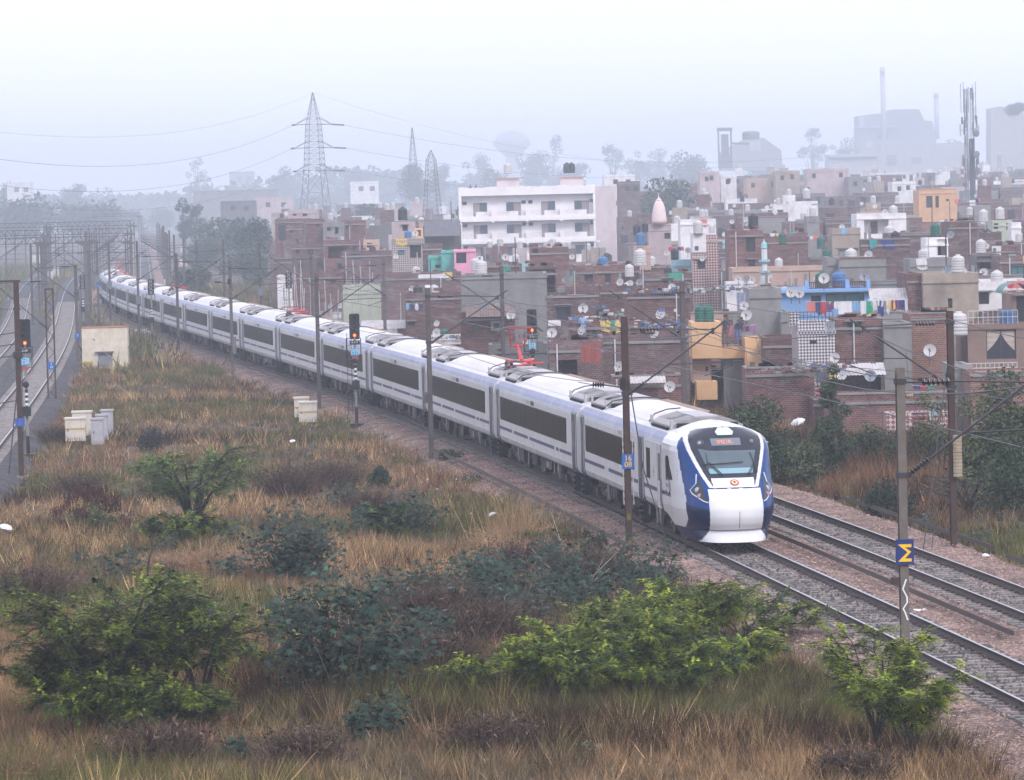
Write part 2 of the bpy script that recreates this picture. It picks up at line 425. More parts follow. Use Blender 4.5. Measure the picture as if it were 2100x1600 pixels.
def stones(name, n, sr, offs, size, mat, zf):
    r = np.random.default_rng(11)
    s = r.uniform(*sr, n); o = r.uniform(*offs, n)
    x = np.interp(s, _S, _X); y = np.interp(s, _S, _Y); h = np.interp(s, _S, _H)
    X = x - o * np.cos(h); Y = y + o * np.sin(h); Z = zf(o) + r.uniform(-.01, .03, n)
    base = np.array([(1, 0, 0), (0, 1, 0), (-1, 0, 0), (0, -1, 0), (0, 0, .8), (0, 0, -.6)])
    F0 = np.array([(0, 1, 4), (1, 2, 4), (2, 3, 4), (3, 0, 4)])
    sc = r.uniform(.5, 1.2, (n, 1, 1)) * size; V = base[None] * sc * r.uniform(.6, 1.3, (n, 6, 3))
    a = r.uniform(0, 6.28, n); c, q = np.cos(a)[:, None], np.sin(a)[:, None]
    V = np.stack([V[..., 0] * c - V[..., 1] * q, V[..., 0] * q + V[..., 1] * c, V[..., 2]], -1) + np.stack([X, Y, Z], 1)[:, None, :]
    F = (F0[None] + (np.arange(n) * 6)[:, None, None]).reshape(-1, 3)
    t = r.uniform(.35, 1.45, n)[:, None] * np.array([1, 1, 1]) * r.uniform(.9, 1.1, (n, 3)); t = np.repeat(t, 4, 0)
    tag(link(name, np_mesh(name, V.reshape(-1, 3), F, mat, tint=t)), kind='stuff')
def bedz(o):
    d = np.minimum(abs(o), abs(o + D2)); z = np.where(d < 1.5, -.235, -.27)
    z = np.where(o > 2.6, np.interp(o, [2.6, 3.7, 4.6], [-.27, -.62, -.8]), z)
    z = np.where(o < -D2 - 2.9, np.interp(-o, [D2 + 2.9, D2 + 4.2, D2 + 5.2], [-.3, -.65, -.85]), z); return z
STONE = P('ballast_stone', (.34, .225, .185), .95, .1, 4, tint=True)
STONED = P('oily_stone', (.07, .062, .066), .95, .1, 4, tint=True)
stones('ballast_stones', 42000, (-60, 60), (-D2 - 4.4, 4.2), .042, STONE, bedz)
stones('dark_ballast_stones', 3500, (-60, 60), (-D2 - 1.2, -D2 + 1.2), .05, STONED, lambda o: np.full_like(o, -.19))
stones('dark_ballast_stones', 3500, (-60, 10), (-1.2, 1.2), .05, STONED, lambda o: np.full_like(o, -.19))
# ------------------------------------------------------------------ the train
WHITE = P('train_white_paint', (.60, .60, .615), .4, .07, 5, dirt=(.36, .33, .31), dirt_amt=.5, stretch=(1, 1, .12))
NWHITE = P('nose_white_paint', (.70, .71, .74), .22, .02, 1.2)
SKIRT = P('train_skirt_grime', (.50, .50, .52), .55, .12, 2, dirt=(.2, .17, .15), dirt_amt=.7)
BLUEG = P('faded_blue_cantrail', (.11, .13, .27), .3, .12, 2, dirt=(.4, .42, .5), dirt_amt=.6)
STRIPE = P('navy_stripe', (.045, .05, .13), .4, .1)
ROOFW = P('roof_white', (.66, .65, .66), .6, .05, 3, dirt=(.52, .46, .43), dirt_amt=.6, stretch=(1, .15, 1))
ACG = P('roof_unit_grey', (.36, .35, .36), .6, .15, 3, dirt=(.12, .11, .11), dirt_amt=.5)
ACL = P('roof_unit_pale', (.42, .41, .43), .6, .12, 3)
GLASS = P('coach_window_glass', (.012, .010, .012), .3, .6, 1.2, spec=.06)
DOORT = P('door_dark_teal', (.035, .06, .085), .35, .15)
DGLASS = P('door_window_glass', (.16, .16, .18), .2, .25)
DARK = P('underframe_dark', (.010, .011, .014), .8, .4, 6)
DARK2 = P('underframe_grime', (.045, .042, .042), .85, .4, 6)
BRK = P('pale_bracket', (.2, .19, .18), .7, .2, 5)
BELL = P('gangway_pale_grey', (.55, .55, .55), .6, .15, 4, dirt=(.35, .33, .3), dirt_amt=.4)
BLUE = P('livery_blue', (.003, .045, .20), .3, .05, spec=.2)
NAVY = P('livery_navy', (.004, .012, .06), .3, .05, spec=.25)
MASK = P('mask_black_blue', (.012, .017, .032), .18, .1)
PRED = P('pantograph_red', (.55, .035, .045), .45, .15)
BLK = P('matt_black', (.012, .012, .014), .7, .2)
INS = P('insulator_brown', (.06, .04, .04), .4, .2)

SIDE = [(1.44, .93), (1.56, 1.03), (1.615, 1.2), (1.62, 2.0), (1.615, 3.1), (1.60, 3.17), (1.53, 3.32), (1.40, 3.455), (1.36, 3.475), (1.12, 3.58), (0, 3.66)]
SMI = [1, 1, 0, 0, 0, 2, 2, 2, 0, 3]
def body_mesh(y0, y1, n=1):
    mb = MB(); ys = np.linspace(y0, y1, n + 1)
    full = [(x, z) for x, z in SIDE] + [(-x, z) for x, z in SIDE[-2::-1]]
    fm = SMI + SMI[::-1]; k = len(full)
    V = [(x, y, z) for y in ys for x, z in full]
    for i in range(n):
        F = [(i * k + j, i * k + j + 1, (i + 1) * k + j + 1, (i + 1) * k + j) for j in range(k - 1)]
        for f, m in zip(F, fm): mb.f.append(f); mb.m.append(m)
        mb.f.append((i * k, (i + 1) * k, (i + 1) * k + k - 1, i * k + k - 1)); mb.m.append(1)
    mb.f.append(tuple(range(k))); mb.m.append(0); mb.f.append(tuple(range(n * k, n * k + k))[::-1]); mb.m.append(0)
    mb.v = V; mb.n = len(V)
    return mb.mesh('body', [WHITE, SKIRT, BLUEG, ROOFW])
def side_box(mb, s, y0, y1, z0, z1, t=.012, m=0, x=1.618):
    mb.b2(min(s * x, s * (x + t)), max(s * x, s * (x + t)), y0, y1, z0, z1, m)
def roof_hump(y0, y1):
    """raised ribbed roof: arched across, its ends falling away"""
    mb = MB(); ys = np.linspace(y0, y1, int((y1 - y0) / .3) + 1); V = []
    xs = np.linspace(-1.13, 1.13, 13)
    for i, y in enumerate(ys):
        e = min(y - y0, y1 - y); ramp = min(1, e / 1.1) ** .6
        rib = .012 if i % 2 else 0
        for x in xs: V.append((x, y, 3.585 + (.05 + .30 * ramp) * (1 - abs(x / 1.13) ** 2.2) ** .75 * 1.0 + rib * (abs(x) < 1.05)))
    k = 13; n = len(ys)
    F = [(i * k + j, i * k + j + 1, (i + 1) * k + j + 1, (i + 1) * k + j) for i in range(n - 1) for j in range(k - 1)]
    mb.add(V, F, 0); mb.add([V[j] for j in range(k)] + [(1.13, y0, 3.5), (-1.13, y0, 3.5)], [tuple(range(k + 2))[::-1]], 0)
    m = len(V) - k; mb.add([V[m + j] for j in range(k)] + [(1.13, y1, 3.5), (-1.13, y1, 3.5)], [tuple(range(k + 2))], 0)
    return mb
def ac_unit(y0, y1):
    """grey roof housing: flat centre, sloping louvred shoulders"""
    mb = MB(); L = y1 - y0
    pr = [(-1.2, 3.52), (-1.2, 3.66), (-.95, 3.80), (-.42, 3.93), (.42, 3.93), (.95, 3.80), (1.2, 3.66), (1.2, 3.52)]
    mb.extr(pr, y0 + .25, y1 - .25, 0)
    for s in (-1, 1):
        for i in range(9):
            y = y0 + .45 + i * (L - .9) / 8
            mb.add([(s * .97, y, 3.81), (s * .97, y + .1, 3.81), (s * .45, y + .1, 3.945), (s * .45, y, 3.945), (s * .97, y, 3.78), (s * .97, y + .1, 3.78), (s * .45, y + .1, 3.9), (s * .45, y, 3.9)],
                   [(0, 1, 2, 3), (0, 4, 5, 1), (3, 2, 6, 7)], 0)
        mb.add([(s * .93, y0 + L * .42, 3.83), (s * .93, y0 + L * .6, 3.83), (s * .3, y0 + L * .6, 3.965), (s * .3, y0 + L * .42, 3.965)], [(0, 1, 2, 3), (3, 2, 1, 0)], 1)
    mb.b2(-.4, .4, y0 + .35, y1 - .35, 3.93, 3.965, 1)
    mb.b2(-1.22, -1.14, y0 + .1, y0 + .3, 3.5, 3.86, 1); mb.b2(-1.24, -1.16, y1 - .3, y1 - .1, 3.5, 3.86, 1)
    for i in range(12): mb.b2(-1.3, -1.21, y0 + .5 + i * (L - 1) / 12, y0 + .62 + i * (L - 1) / 12, 3.52, 3.6, 2)
    mb.b2(-1.0, 1.0, y0, y0 + .3, 3.6, 3.75, 2); mb.b2(-1.0, 1.0, y1 - .3, y1, 3.6, 3.75, 2)
    return mb
def bogie():
    f = MB()
    for s in (-1, 1):
        f.b2(s * 1.15 - .09, s * 1.15 + .09, -1.75, 1.75, .50, .68, 0)
        f.b2(s * 1.15 - .1, s * 1.15 + .1, -.6, .6, .38, .55, 0)
        for y in (-1.3, 1.3): f.b2(s * 1.22 - .13, s * 1.22 + .13, y - .2, y + .2, .30, .62, 1)
        for y in (-.35, .35): f.disc((s * 1.2, y, .68), (0, 0, 1), [(.2, 0), (.22, .05), (.2, .1), (.22, .15), (.2, .25)], 8, 1)
        f.tube([(s * 1.25, -1.0, .75), (s * 1.25, -.2, .5)], .04, 5, 2)
    f.b2(-1.1, 1.1, -.25, .25, .45, .7, 0); f.b2(-1.0, 1.0, -1.75, -1.6, .45, .62, 0); f.b2(-1.0, 1.0, 1.6, 1.75, .45, .62, 0)
    w = MB()
    for s in (-1, 1): w.disc((s * .838 - s * .0, 0, .46), (s, 0, 0), [(.12, -.06), (.45, -.06), (.46, .0), (.46, .07), (.4, .09), (.15, .1)], 18, 0)
    w.tube([(-.9, 0, .46), (.9, 0, .46)], .08, 8, 0)
    return f.mesh('bogie', [DARK, DARK2, BRK], False), w.mesh('wheelset', [RUST])
BOG, WHS = bogie()
def underfloor(seed, y0, y1):
    r = random.Random(seed); mb = MB(); y = y0
    while y < y1 - .4:
        w = r.uniform(.5, 1.7); w = min(w, y1 - y); zb = r.uniform(.35, .62); ins = r.choice([0, 0, .12, .3])
        mb.b2(-1.45 + ins, -.5, y, y + w - .07, zb, .95, r.choice([0, 0, 1])); mb.b2(.5, 1.45 - ins, y, y + w - .07, zb, .95, r.choice([0, 0, 1]))
        if r.random() < .6: mb.b2(-1.47 + ins, -1.44 + ins, y + .1, y + w * .5, zb + .08, .85, r.choice([1, 2, 1]))
        if r.random() < .25: mb.tube([(-1.4, y + w, .95), (-1.42, y + w, r.uniform(.35, .6))], .05, 5, 2)
        y += w + r.uniform(0, .18)
    mb.b2(-.5, .5, y0, y1, .55, .95, 0)
    return mb.mesh('underfloor_equipment', [DARK, DARK2, BRK])
def bracket_mesh(s):
    mb = MB()
    if 1: mb.add([(s * 1.5, -.18, .98), (s * 1.5, .22, .98), (s * 1.46, .12, .42), (s * 1.46, .0, .38), (s * 1.38, -.18, .98), (s * 1.38, .22, .98), (s * 1.38, .12, .42), (s * 1.38, .0, .38)],
                             [(0, 1, 2, 3), (4, 7, 6, 5), (0, 3, 7, 4), (1, 5, 6, 2), (2, 6, 7, 3)], 0)
    return mb.mesh('bracket', [BRK])
def steps_mesh(s):
    mb = MB()
    if 1:
        for z in (.86, .66, .47, .28):
            mb.b2(s * 1.5 - .17, s * 1.5 + .04, -.26, .26, z - .05, z, 1); mb.b2(s * 1.35 - .03, s * 1.35, -.26, .26, z, z + .12, 0)
        mb.b2(s * 1.42 - .2, s * 1.42 + .02, -.31, -.28, .25, .93, 0); mb.b2(s * 1.42 - .2, s * 1.42 + .02, .28, .31, .25, .93, 0)
    return mb.mesh('entrance_steps', [DARK, DARK2])
SS = (-1, 1); BRKM, STEPM = [bracket_mesh(s) for s in SS], [steps_mesh(s) for s in SS]
def door_mesh(w, s):
    """recess-coloured door leaf with frame, follows the body side and dips below it"""
    mb = MB()
    if 1:
        pts = [(1.60, 3.2), (1.632, 3.12), (1.636, 1.2), (1.58, 1.0), (1.47, .86), (1.40, .86), (1.40, 3.2)]
        mb.extr([(s * a, b) for a, b in pts], 0, w, 0)
    return mb.mesh('door', [DOORT])
def door_win(w, s, z0=1.75, z1=2.85):
    mb = MB(); side_box(mb, s, w * .3, w * .72, z0, z1, .008, 0, 1.638); side_box(mb, s, w * .05, w * .1, 1.1, 3.1, .014, 1, 1.634); side_box(mb, s, w * .86, w * .93, 1.1, 3.1, .014, 1, 1.634)
    return mb.mesh('door_window', [DGLASS, WHITE])
DW_N, DW_F = 1.25, .95
DM_N, DM_F = [door_mesh(DW_N, s) for s in SS], [door_mesh(DW_F, s) for s in SS]; DWN, DWF = [door_win(DW_N, s) for s in SS], [door_win(DW_F, s) for s in SS]
def gangway_mesh():
    mb = MB(); w = .34
    sec = [(1.38, .95), (1.54, 1.1), (1.56, 3.05), (1.5, 3.35), (1.3, 3.5), (.9, 3.6), (0, 3.66)]
    full = sec + [(-x, z) for x, z in sec[-2::-1]]; k = len(full)
    ys = np.linspace(-w, w, 13)
    V = [(x * (1 if i % 2 else .985) * (.99), y, z + (0 if i % 2 else -.02)) for i, y in enumerate(ys) for x, z in full]
    F = [(i * k + j, i * k + j + 1, (i + 1) * k + j + 1, (i + 1) * k + j) for i in range(12) for j in range(k - 1)]
    mb.add(V, F, 0); return mb.mesh('gangway', [BELL])
GANG = gangway_mesh()
def window_mesh(y0, y1, s):
    mb = MB()
    if 1:
        n = 12; w = (y1 - y0) / n
        side_box(mb, s, y0 - .05, y1 + .05, 1.91, 2.88, .006, 1)
        for i in range(n): side_box(mb, s, y0 + i * w + .012, y0 + (i + 1) * w - .012, 1.94, 2.85, .016, 0)
    return mb.mesh('window_band', [GLASS, MASK])
def stripe_mesh(segs):
    mb = MB()
    for s in (-1, 1):
        for a, b in segs: side_box(mb, s, a, b, 1.50, 1.63, .005, 0)
        side_box(mb, s, segs[0][0], segs[-1][1], 3.165, 3.19, .02, 1, 1.598)
        side_box(mb, s, segs[0][0], segs[-1][1], 1.195, 1.215, .008, 2, 1.612)
    return mb.mesh('navy_stripe', [STRIPE, WHITE, SKIRT])
def display_mesh(s):
    mb = MB(); side_box(mb, s, 11.9, 12.75, 2.93, 3.11, .012)
    return mb.mesh('side_display', [P('display_dark', (.07, .055, .045), .3, .1)])
def mark_mesh():
    mb = MB(); G = P('grey_lettering', (.25, .26, .3), .6, .1)
    for s in (-1, 1):
        y = 13.15
        for w, g in ((.13, .06), (.13, .2), (.13, .06), (.13, .06), (.13, .06)):      # coach number, seen only as grey strokes
            side_box(mb, s, y, y + .03, 2.93, 3.10, .004); side_box(mb, s, y + .03, y + w, 3.08, 3.10, .004); side_box(mb, s, y + .03, y + w * .8, 3.0, 3.02, .004)
            y += w + g
        for k in range(3): side_box(mb, s, 1.8, 1.86, 2.15 + k * .13, 2.2 + k * .13, .01); side_box(mb, s, 22.15, 22.2, 2.15 + k * .13, 2.2 + k * .13, .01)
        side_box(mb, s, 12.2, 12.24, 1.25, 1.45, .004)
    return mb.mesh('lettering', [G])
BODY = body_mesh(.38, 23.62, 2); HUMP = roof_hump(5.0, 19.2).mesh('roof', [ROOFW], True)
AC1, AC2 = ac_unit(.75, 4.7).mesh('air_conditioner', [ACG, ACL, DARK]), ac_unit(19.5, 23.3).mesh('air_conditioner', [ACG, ACL, DARK])
WIN = [window_mesh(3.1, 22.1, s) for s in SS]
STR = stripe_mesh([(1.7, 4.9), (5.2, 5.9), (6.4, 13.2), (13.8, 18.0), (18.6, 22.4)])
DISP, MARK = [display_mesh(s) for s in SS], mark_mesh()
UND = [underfloor(i, 6.3, 17.6) for i in range(5)]
def cable_mesh(c0=4):
    mb = MB()
    for y0, y1, sx in ((c0 + .6, c0 + 2.6, 1), (17.6, 19.7, 1), (17.8, 19.5, -1)):
        d = 1 if y1 > 12 else -1
        mb.tube([(-1.25 * sx, y1 if d > 0 else y0, 3.62), (-1.0 * sx, (y0 + y1) / 2 + .7 * d, 3.86), (-.5 * sx, (y0 + y1) / 2 + .2 * d, 3.97), (0, (y0 + y1) / 2, 3.99)], .022, 5, 0)
    mb.tube([(1.1, c0, 3.75)] + [(1.1 - .02 * (i % 2), i, 3.78 + .05 * math.sin(i)) for i in range(c0 + 1, 20)] + [(1.1, 20, 3.75)], .025, 4, 1)
    for i in range(34 if c0 < 6 else 22): mb.b2(.72, .98, c0 + 1.4 + i * .4, c0 + 1.52 + i * .4, 3.82, 3.885, 1)
    return mb.mesh('roof_cable', [BLK, P('cable_tan', (.35, .27, .23), .8, .2)])
CAB, CABN = cable_mesh(), cable_mesh(9)
def panto_mesh(up):
    mb = MB()
    mb.b2(-.55, .55, -.8, .8, 4.12, 4.2, 0)
    for sx in (-1, 1):
        for y in (-.75, .75): mb.disc((sx * .5, y, 3.9), (0, 0, 1), [(.06, 0), (.1, .03), (.06, .06), (.1, .09), (.06, .12), (.1, .16), (.05, .22)], 8, 1)
        mb.tube([(sx * .5, -.8, 4.2), (sx * .5, .8, 4.2)], .04, 5, 0)
    if up:
        k, h, t = (.0, .9, 4.95), 5.0, 5.5
        mb.tube([(0, -.5, 4.2), (0, .8, 4.8)], [.09, .07], 6, 0); mb.tube([(.08, -.2, 4.15), (.06, .85, 4.72)], .03, 5, 0)
        mb.tube([(-.28, .78, 4.8), (.28, .78, 4.8)], .05, 6, 0)
        for s in (-1, 1):
            mb.tube([(s * .28, .78, 4.8), (s * .5, -.15, 5.62)], .035, 5, 0); mb.tube([(s * .2, .78, 4.8), (-s * .35, -.05, 5.5)], .012, 4, 0)
        top = 5.66
        mb.tube([(-.5, -.15, 5.6), (.5, -.15, 5.6)], .03, 5, 0)
        for y in (-.32, .05): mb.tube([(-1.0, y, top - .22), (-.75, y, top - .04), (-.5, y, top), (.5, y, top), (.75, y, top - .04), (1.0, y, top - .22)], .03, 5, 2)
    else:
        for s in (-1, 1): mb.tube([(s * .28, -.7, 4.3), (s * .45, .9, 4.42)], .04, 5, 0)
        mb.tube([(0, -.7, 4.3), (0, .95, 4.3)], .08, 6, 0)
        for y in (.7, 1.0): mb.tube([(-1.0, y, 4.25), (-.75, y, 4.42), (.75, y, 4.42), (1.0, y, 4.25)], .03, 5, 2)
    mb.tube([(-.9, -1.2, 3.75), (-.7, -1.0, 4.1), (-.4, -.9, 4.2), (0, -.9, 4.15)], .04, 5, 1); mb.tube([(.9, -1.0, 4.1), (.2, -.9, 4.05), (-.6, -1.1, 3.95)], .035, 5, 0)
    for x in (-.75, -.45): mb.disc((x, -1.3, 3.85), (0, 0, 1), [(.08, 0), (.13, .04), (.08, .08), (.13, .12), (.08, .18)], 8, 1)
    return mb.mesh('pantograph', [PRED, INS, P('collector_strip', (.09, .09, .1), .5, .2)])
PU, PD = panto_mesh(True), panto_mesh(False)
def place_car(name, i, label):
    s = 24.0 * i; a, b = T(s), T(s + 24.0); rz = math.atan2(-(b[0] - a[0]), b[1] - a[1])
    return empty(name, a, rz, label, 'train carriage' if i else 'train', 'carriages of the white train'), rz
def coach_parts(o, i, nose=False):
    def A(n, me, loc=(0, 0, 0), par=o):
        c = link(n, me, par); c.location = loc; return c
    A('air_conditioner', AC1 if not nose else AC_N); A('air_conditioner', AC2)
    A('roof', HUMP); A('roof_cable', CABN if nose else CAB)
    A('navy_stripe', STR if not nose else STR_N); A('lettering', MARK)
    for k in (0, 1): A('window_band', (WIN if not nose else WIN_N)[k]); A('side_display', DISP[k])
    A('underfloor_equipment', UND[i % 5])
    for y in (3.9 if not nose else 5.6, 20.1):
        f = A('bogie', BOG, (0, y, 0))
        for dy in (-1.3, 1.3): A('wheelset', WHS, (0, dy, 0), f)
    for y in (6.2, 17.7, 1.9 if not nose else 6.9):
        for k in (0, 1): A('bracket', BRKM[k], (0, y, 0))
    for y, m, w in ((.5, DM_N, DWN), (22.45, DM_F, DWF)):
        if nose and y < 1: y = 8.6
        for k in (0, 1):
            d = A('door', m[k], (0, y, 0)); A('door_window', w[k], (0, 0, 0), d)
            A('entrance_steps', STEPM[k], (0, y + .55, 0))
words = ['second', 'third', 'fourth', 'fifth', 'sixth', 'seventh', 'eighth', 'ninth', 'tenth', 'eleventh', 'twelfth', 'thirteenth', 'fourteenth', 'fifteenth', 'last']
AC_N = ac_unit(5.2, 9.5).mesh('air_conditioner', [ACG, ACL, DARK])
extra = {2: ' with raised red pantograph', 6: ' with folded red pantograph', 10: ' with folded red pantograph', 14: ' with raised pantograph in the haze'}
for i in range(1, 16):
    o, rz = place_car('train_carriage', i, f'{words[i - 1]} carriage of the white and blue train' + extra.get(i, ' counted from the nose'))
    c = link('body', BODY, o); coach_parts(o, i)
    g = link('gangway', GANG, o)
    if i in (2, 14): p = link('pantograph', PU, o); p.location = (0, 3.2, 0)
    if i in (6, 10): p = link('pantograph', PD, o); p.location = (0, 3.2, 0)

# --- driving car with the nose
Y_N = 4.9                                            # where the ordinary body section starts
HWZ = [(.22, 1.30), (.40, 1.40), (.62, 1.48), (.95, 1.56), (1.2, 1.62), (3.0, 1.62), (3.17, 1.60), (3.32, 1.53), (3.455, 1.40), (3.56, 1.2), (3.68, .92), (3.78, .62), (3.85, .32), (3.88, .02)]
FZ = [(.22, .10), (.30, .16), (.60, .42), (.61, .30), (.75, .14), (1.0, .05), (1.3, .07), (1.6, .22), (1.9, .52), (2.3, 1.02), (2.7, 1.42), (3.06, 1.75), (3.5, 2.2), (3.78, 2.6), (3.88, 3.0)]
MZ = [(1.90, 0), (1.93, .66), (2.3, .84), (2.7, 1.0), (3.1, 1.14), (3.35, 1.17), (3.5, 1.13), (3.62, .99), (3.70, .78), (3.745, .45), (3.765, 0)]
_F = {}
def interp(t, v):
    if t is FZ and v > .61:
        if not _F:
            zz = np.linspace(.0, 4.6, 461); yy = np.interp(zz, [a for a, _ in FZ[3:]], [b for _, b in FZ[3:]]); yy[:80] = np.interp(zz[:80], [0, .61, .75, .8], [.9, .30, .14, .12]); yy[388:] = 3.0 + (zz[388:] - 3.88) * 4
            k = np.hanning(35); _F['z'] = zz; _F['y'] = np.convolve(yy, k / k.sum(), 'same')
        return float(np.interp(v, _F['z'], _F['y']))
    return float(np.interp(v, [a for a, _ in t], [b for _, b in t]))
zs = np.unique(np.r_[np.linspace(.22, .6, 10), np.linspace(.61, 3.0, 120), np.linspace(3.0, 3.88, 80)])
us = np.linspace(-1, 1, 181)
def nose_pt(u, z):
    hw = interp(HWZ, z); k = float(np.interp(z, [.2, .6, 1.6, 2.6, 3.4, 3.88], [1.5, 1.7, 1.7, 1.0, .55, .3]))
    e = 3.0
    g = k * abs(u) ** e + float(np.interp(z, [1.5, 3.0], [1.3, .9])) * abs(u) ** 12
    return (u * hw, interp(FZ, z) + g, z)
def region(x, z, u):
    ax = abs(x)
    m = interp(MZ, z) if 1.90 < z < 3.765 else 0
    if 1.93 <= z <= 2.22 and ax < .66 + (z - 1.93) * .1 and ax < .70: return 'bonnet'        # badge panel
    if ax < m: return 'mask'
    if z < .61:
        w = .80 + (.61 - z) * .75
        return 'fairing' if ax < w else 'navy'
    if z < 1.9: w = .84 + .02 * math.sin((z - .6) * 2.4)
    elif z < 3.5: w = m + .125
    else: w = m + .15 + .9 * (z - 3.5)
    if ax < w: return 'bonnet'
    if abs(u) > float(np.interp(z, [.6, .9, 1.6, 2.6, 3.3], [.92, .88, .87, .90, .925])) or z > 3.70: return 'shell'
    if z > 3.48 and ax < 1.0: return 'shell'
    return 'blue' if z > 1.25 + .25 * (ax - .84) else 'navy'
noseroot, rz0 = place_car('train_driving_car', 0, 'leading driving car of the white train with the blue and white nose')
# local y=0 of the car is the carriage origin; the nose tip stands just before it
YT = -.05
cells = {}
PTS = np.array([[nose_pt(u, z) for u in us] for z in zs]); PTS[..., 1] += YT
for a in range(len(zs) - 1):
    for b in range(len(us) - 1):
        uc = (us[b] + us[b + 1]) / 2; zc = (zs[a] + zs[a + 1]) / 2
        x = uc * interp(HWZ, zc)
        cells.setdefault(region(x, zc, uc), []).append((a, b))
NM = {'mask': ('windscreen_mask', MASK), 'bonnet': ('bonnet', NWHITE), 'fairing': ('cowcatcher', NWHITE), 'navy': ('lower_blue_panel', NAVY), 'blue': ('blue_panel', BLUE), 'shell': ('body', NWHITE)}
nU = len(us)
shell = MB()
for key, cl in cells.items():
    idx = {}; V = []; F = []
    for a, b in cl:
        q = []
        for (i, j) in ((a, b), (a, b + 1), (a + 1, b + 1), (a + 1, b)):
            if (i, j) not in idx: idx[(i, j)] = len(V); V.append(PTS[i, j])
            q.append(idx[(i, j)])
        F.append(tuple(q))
    if key == 'shell': shell.add(V, F, 0)
    else:
        mb = MB(); mb.add(V, F); mb.build(NM[key][0], NM[key][1], noseroot, smooth=True)
# sides running back from the nose edge to the ordinary section, with the swept lower edge
def low_edge(y):
    t = np.clip((y - (YT + 2.6)) / 2.2, 0, 1)
    return .34 + (.93 - .34) * (t * t * (3 - 2 * t)) ** .8
for s in (-1, 1):
    cols = np.linspace(0, 1, 15); V = []; 
    for z in zs[zs > .34]:
        x, y0, _ = nose_pt(1, z); y0 += YT
        for c in cols:
            y = y0 + (Y_N - y0) * c
            zz = max(z, low_edge(y))
            V.append((s * interp(HWZ, zz) if zz < 3.88 else 0, y, zz))
    n = len(V) // 15; F = [(i * 15 + j, i * 15 + j + 1, (i + 1) * 15 + j + 1, (i + 1) * 15 + j) for i in range(n - 1) for j in range(14)]
    shell.add(V, F, 0)
shell.build('body', [NWHITE], noseroot, smooth=True)
BODYN = body_mesh(Y_N - .02, 23.62, 2); b = link('body', BODYN, noseroot)
bb = MB()                                             # faded blue band carried forward to the nose, back of the cab
HUMPN = roof_hump(9.8, 19.2).mesh('roof', [ROOFW], True)
STR_N = stripe_mesh([(3.2, 8.6), (9.85, 16.6), (17.6, 22.4)])
WIN_N = [window_mesh(10.7, 22.1, s) for s in SS]
_h = HUMP; HUMP = HUMPN; coach_parts(noseroot, 3, True); HUMP = _h
# cab details
for s in (-1, 1):
    mb = MB(); pts = [(.62, 2.95), (1.3, 2.98), (1.55, 2.2), (1.2, 2.02), (.95, 2.1)]
    pts = [(2.95, 2.08), (4.05, 2.0), (4.1, 2.75), (3.85, 2.82), (3.6, 2.8)]
    mb.extr(pts, min(s * 1.60, s * 1.632), max(s * 1.60, s * 1.632), 0, 'x'); mb.build('side_window', [GLASS], noseroot)
for s in (-1, 1):
    mb = MB()
    side_box(mb, s, 5.0, 5.7, 1.0, 3.05, .012, 0); side_box(mb, s, 5.15, 5.55, 1.9, 2.8, .02, 1); side_box(mb, s, 5.15, 5.55, 1.2, 1.8, .016, 2)
    side_box(mb, s, 4.96, 5.02, 1.0, 3.08, .03, 2); side_box(mb, s, 5.7, 5.75, 1.0, 3.08, .03, 2)
    mb.tube([(s * 1.67, 4.9, 1.1), (s * 1.67, 4.9, 2.0)], .018, 5, 1); mb.build('driver_door', [WHITE, DGLASS, SKIRT], noseroot)
for s in (-1, 1): mb = MB(); side_box(mb, s, 7.3, 8.0, 1.85, 2.85, .016, 0); mb.build('narrow_window', [GLASS], noseroot)
def surf(x, z, d=.02):
    """a point on the nose, d metres proud of it"""
    hw = interp(HWZ, z); p = nose_pt(max(-1, min(1, x / hw)), z); e = .02
    a = np.array(nose_pt((x + e) / hw, z)) - np.array(nose_pt((x - e) / hw, z)); b = np.array(nose_pt(x / hw, z + e)) - np.array(nose_pt(x / hw, z - e))
    nn = np.cross(a, b); nn /= np.linalg.norm(nn)
    if nn[1] > 0: nn = -nn
    return np.array([p[0], p[1] + YT, p[2]]) + nn * d
def patch(poly, d=.012, m=0, mb=None, nx=14, nz=10):
    """polygon (x, z) draped over the nose, as a grid clipped row by row"""
    mb = mb or MB(); z0 = min(p[1] for p in poly); z1 = max(p[1] for p in poly); rows = []
    for i in range(nz + 1):
        z = z0 + (z1 - z0) * (.001 + .998 * i / nz); xs_ = []
        for k in range(len(poly)):
            (xa, za), (xb, zb) = poly[k], poly[(k + 1) % len(poly)]
            if (za - z) * (zb - z) < 0: xs_.append(xa + (xb - xa) * (z - za) / (zb - za))
        if len(xs_) < 2: continue
        a, b = min(xs_), max(xs_); rows.append([surf(a + (b - a) * j / nx, z, d) for j in range(nx + 1)])
    V = [p for r in rows for p in r]; k = nx + 1
    mb.add(V, [(i * k + j, i * k + j + 1, (i + 1) * k + j + 1, (i + 1) * k + j) for i in range(len(rows) - 1) for j in range(nx)], m); return mb
WS = P('windscreen_glass', (.07, .105, .13), .1, .12, .8, spec=.8)
patch([(-.68, 2.33), (.68, 2.33), (.93, 3.08), (-.93, 3.10)], .012).build('windscreen', [WS], noseroot, True)
patch([(-.68, 2.345), (.68, 2.345), (.735, 2.50), (-.735, 2.50)], .018).build('sun_film', [P('pale_dash_strip', (.22, .38, .45), .3, .05)], noseroot, True)
patch([(-.48, 3.19), (.46, 3.19), (.47, 3.41), (-.50, 3.41)], .014).build('destination_display', [P('display_panel', (.16, .18, .23), .3, .1)], noseroot, True)
AMB = EMIT('amber_led', (.9, .30, .06), .8)
mb = MB()                                             # amber lettering, a row of small lit strokes
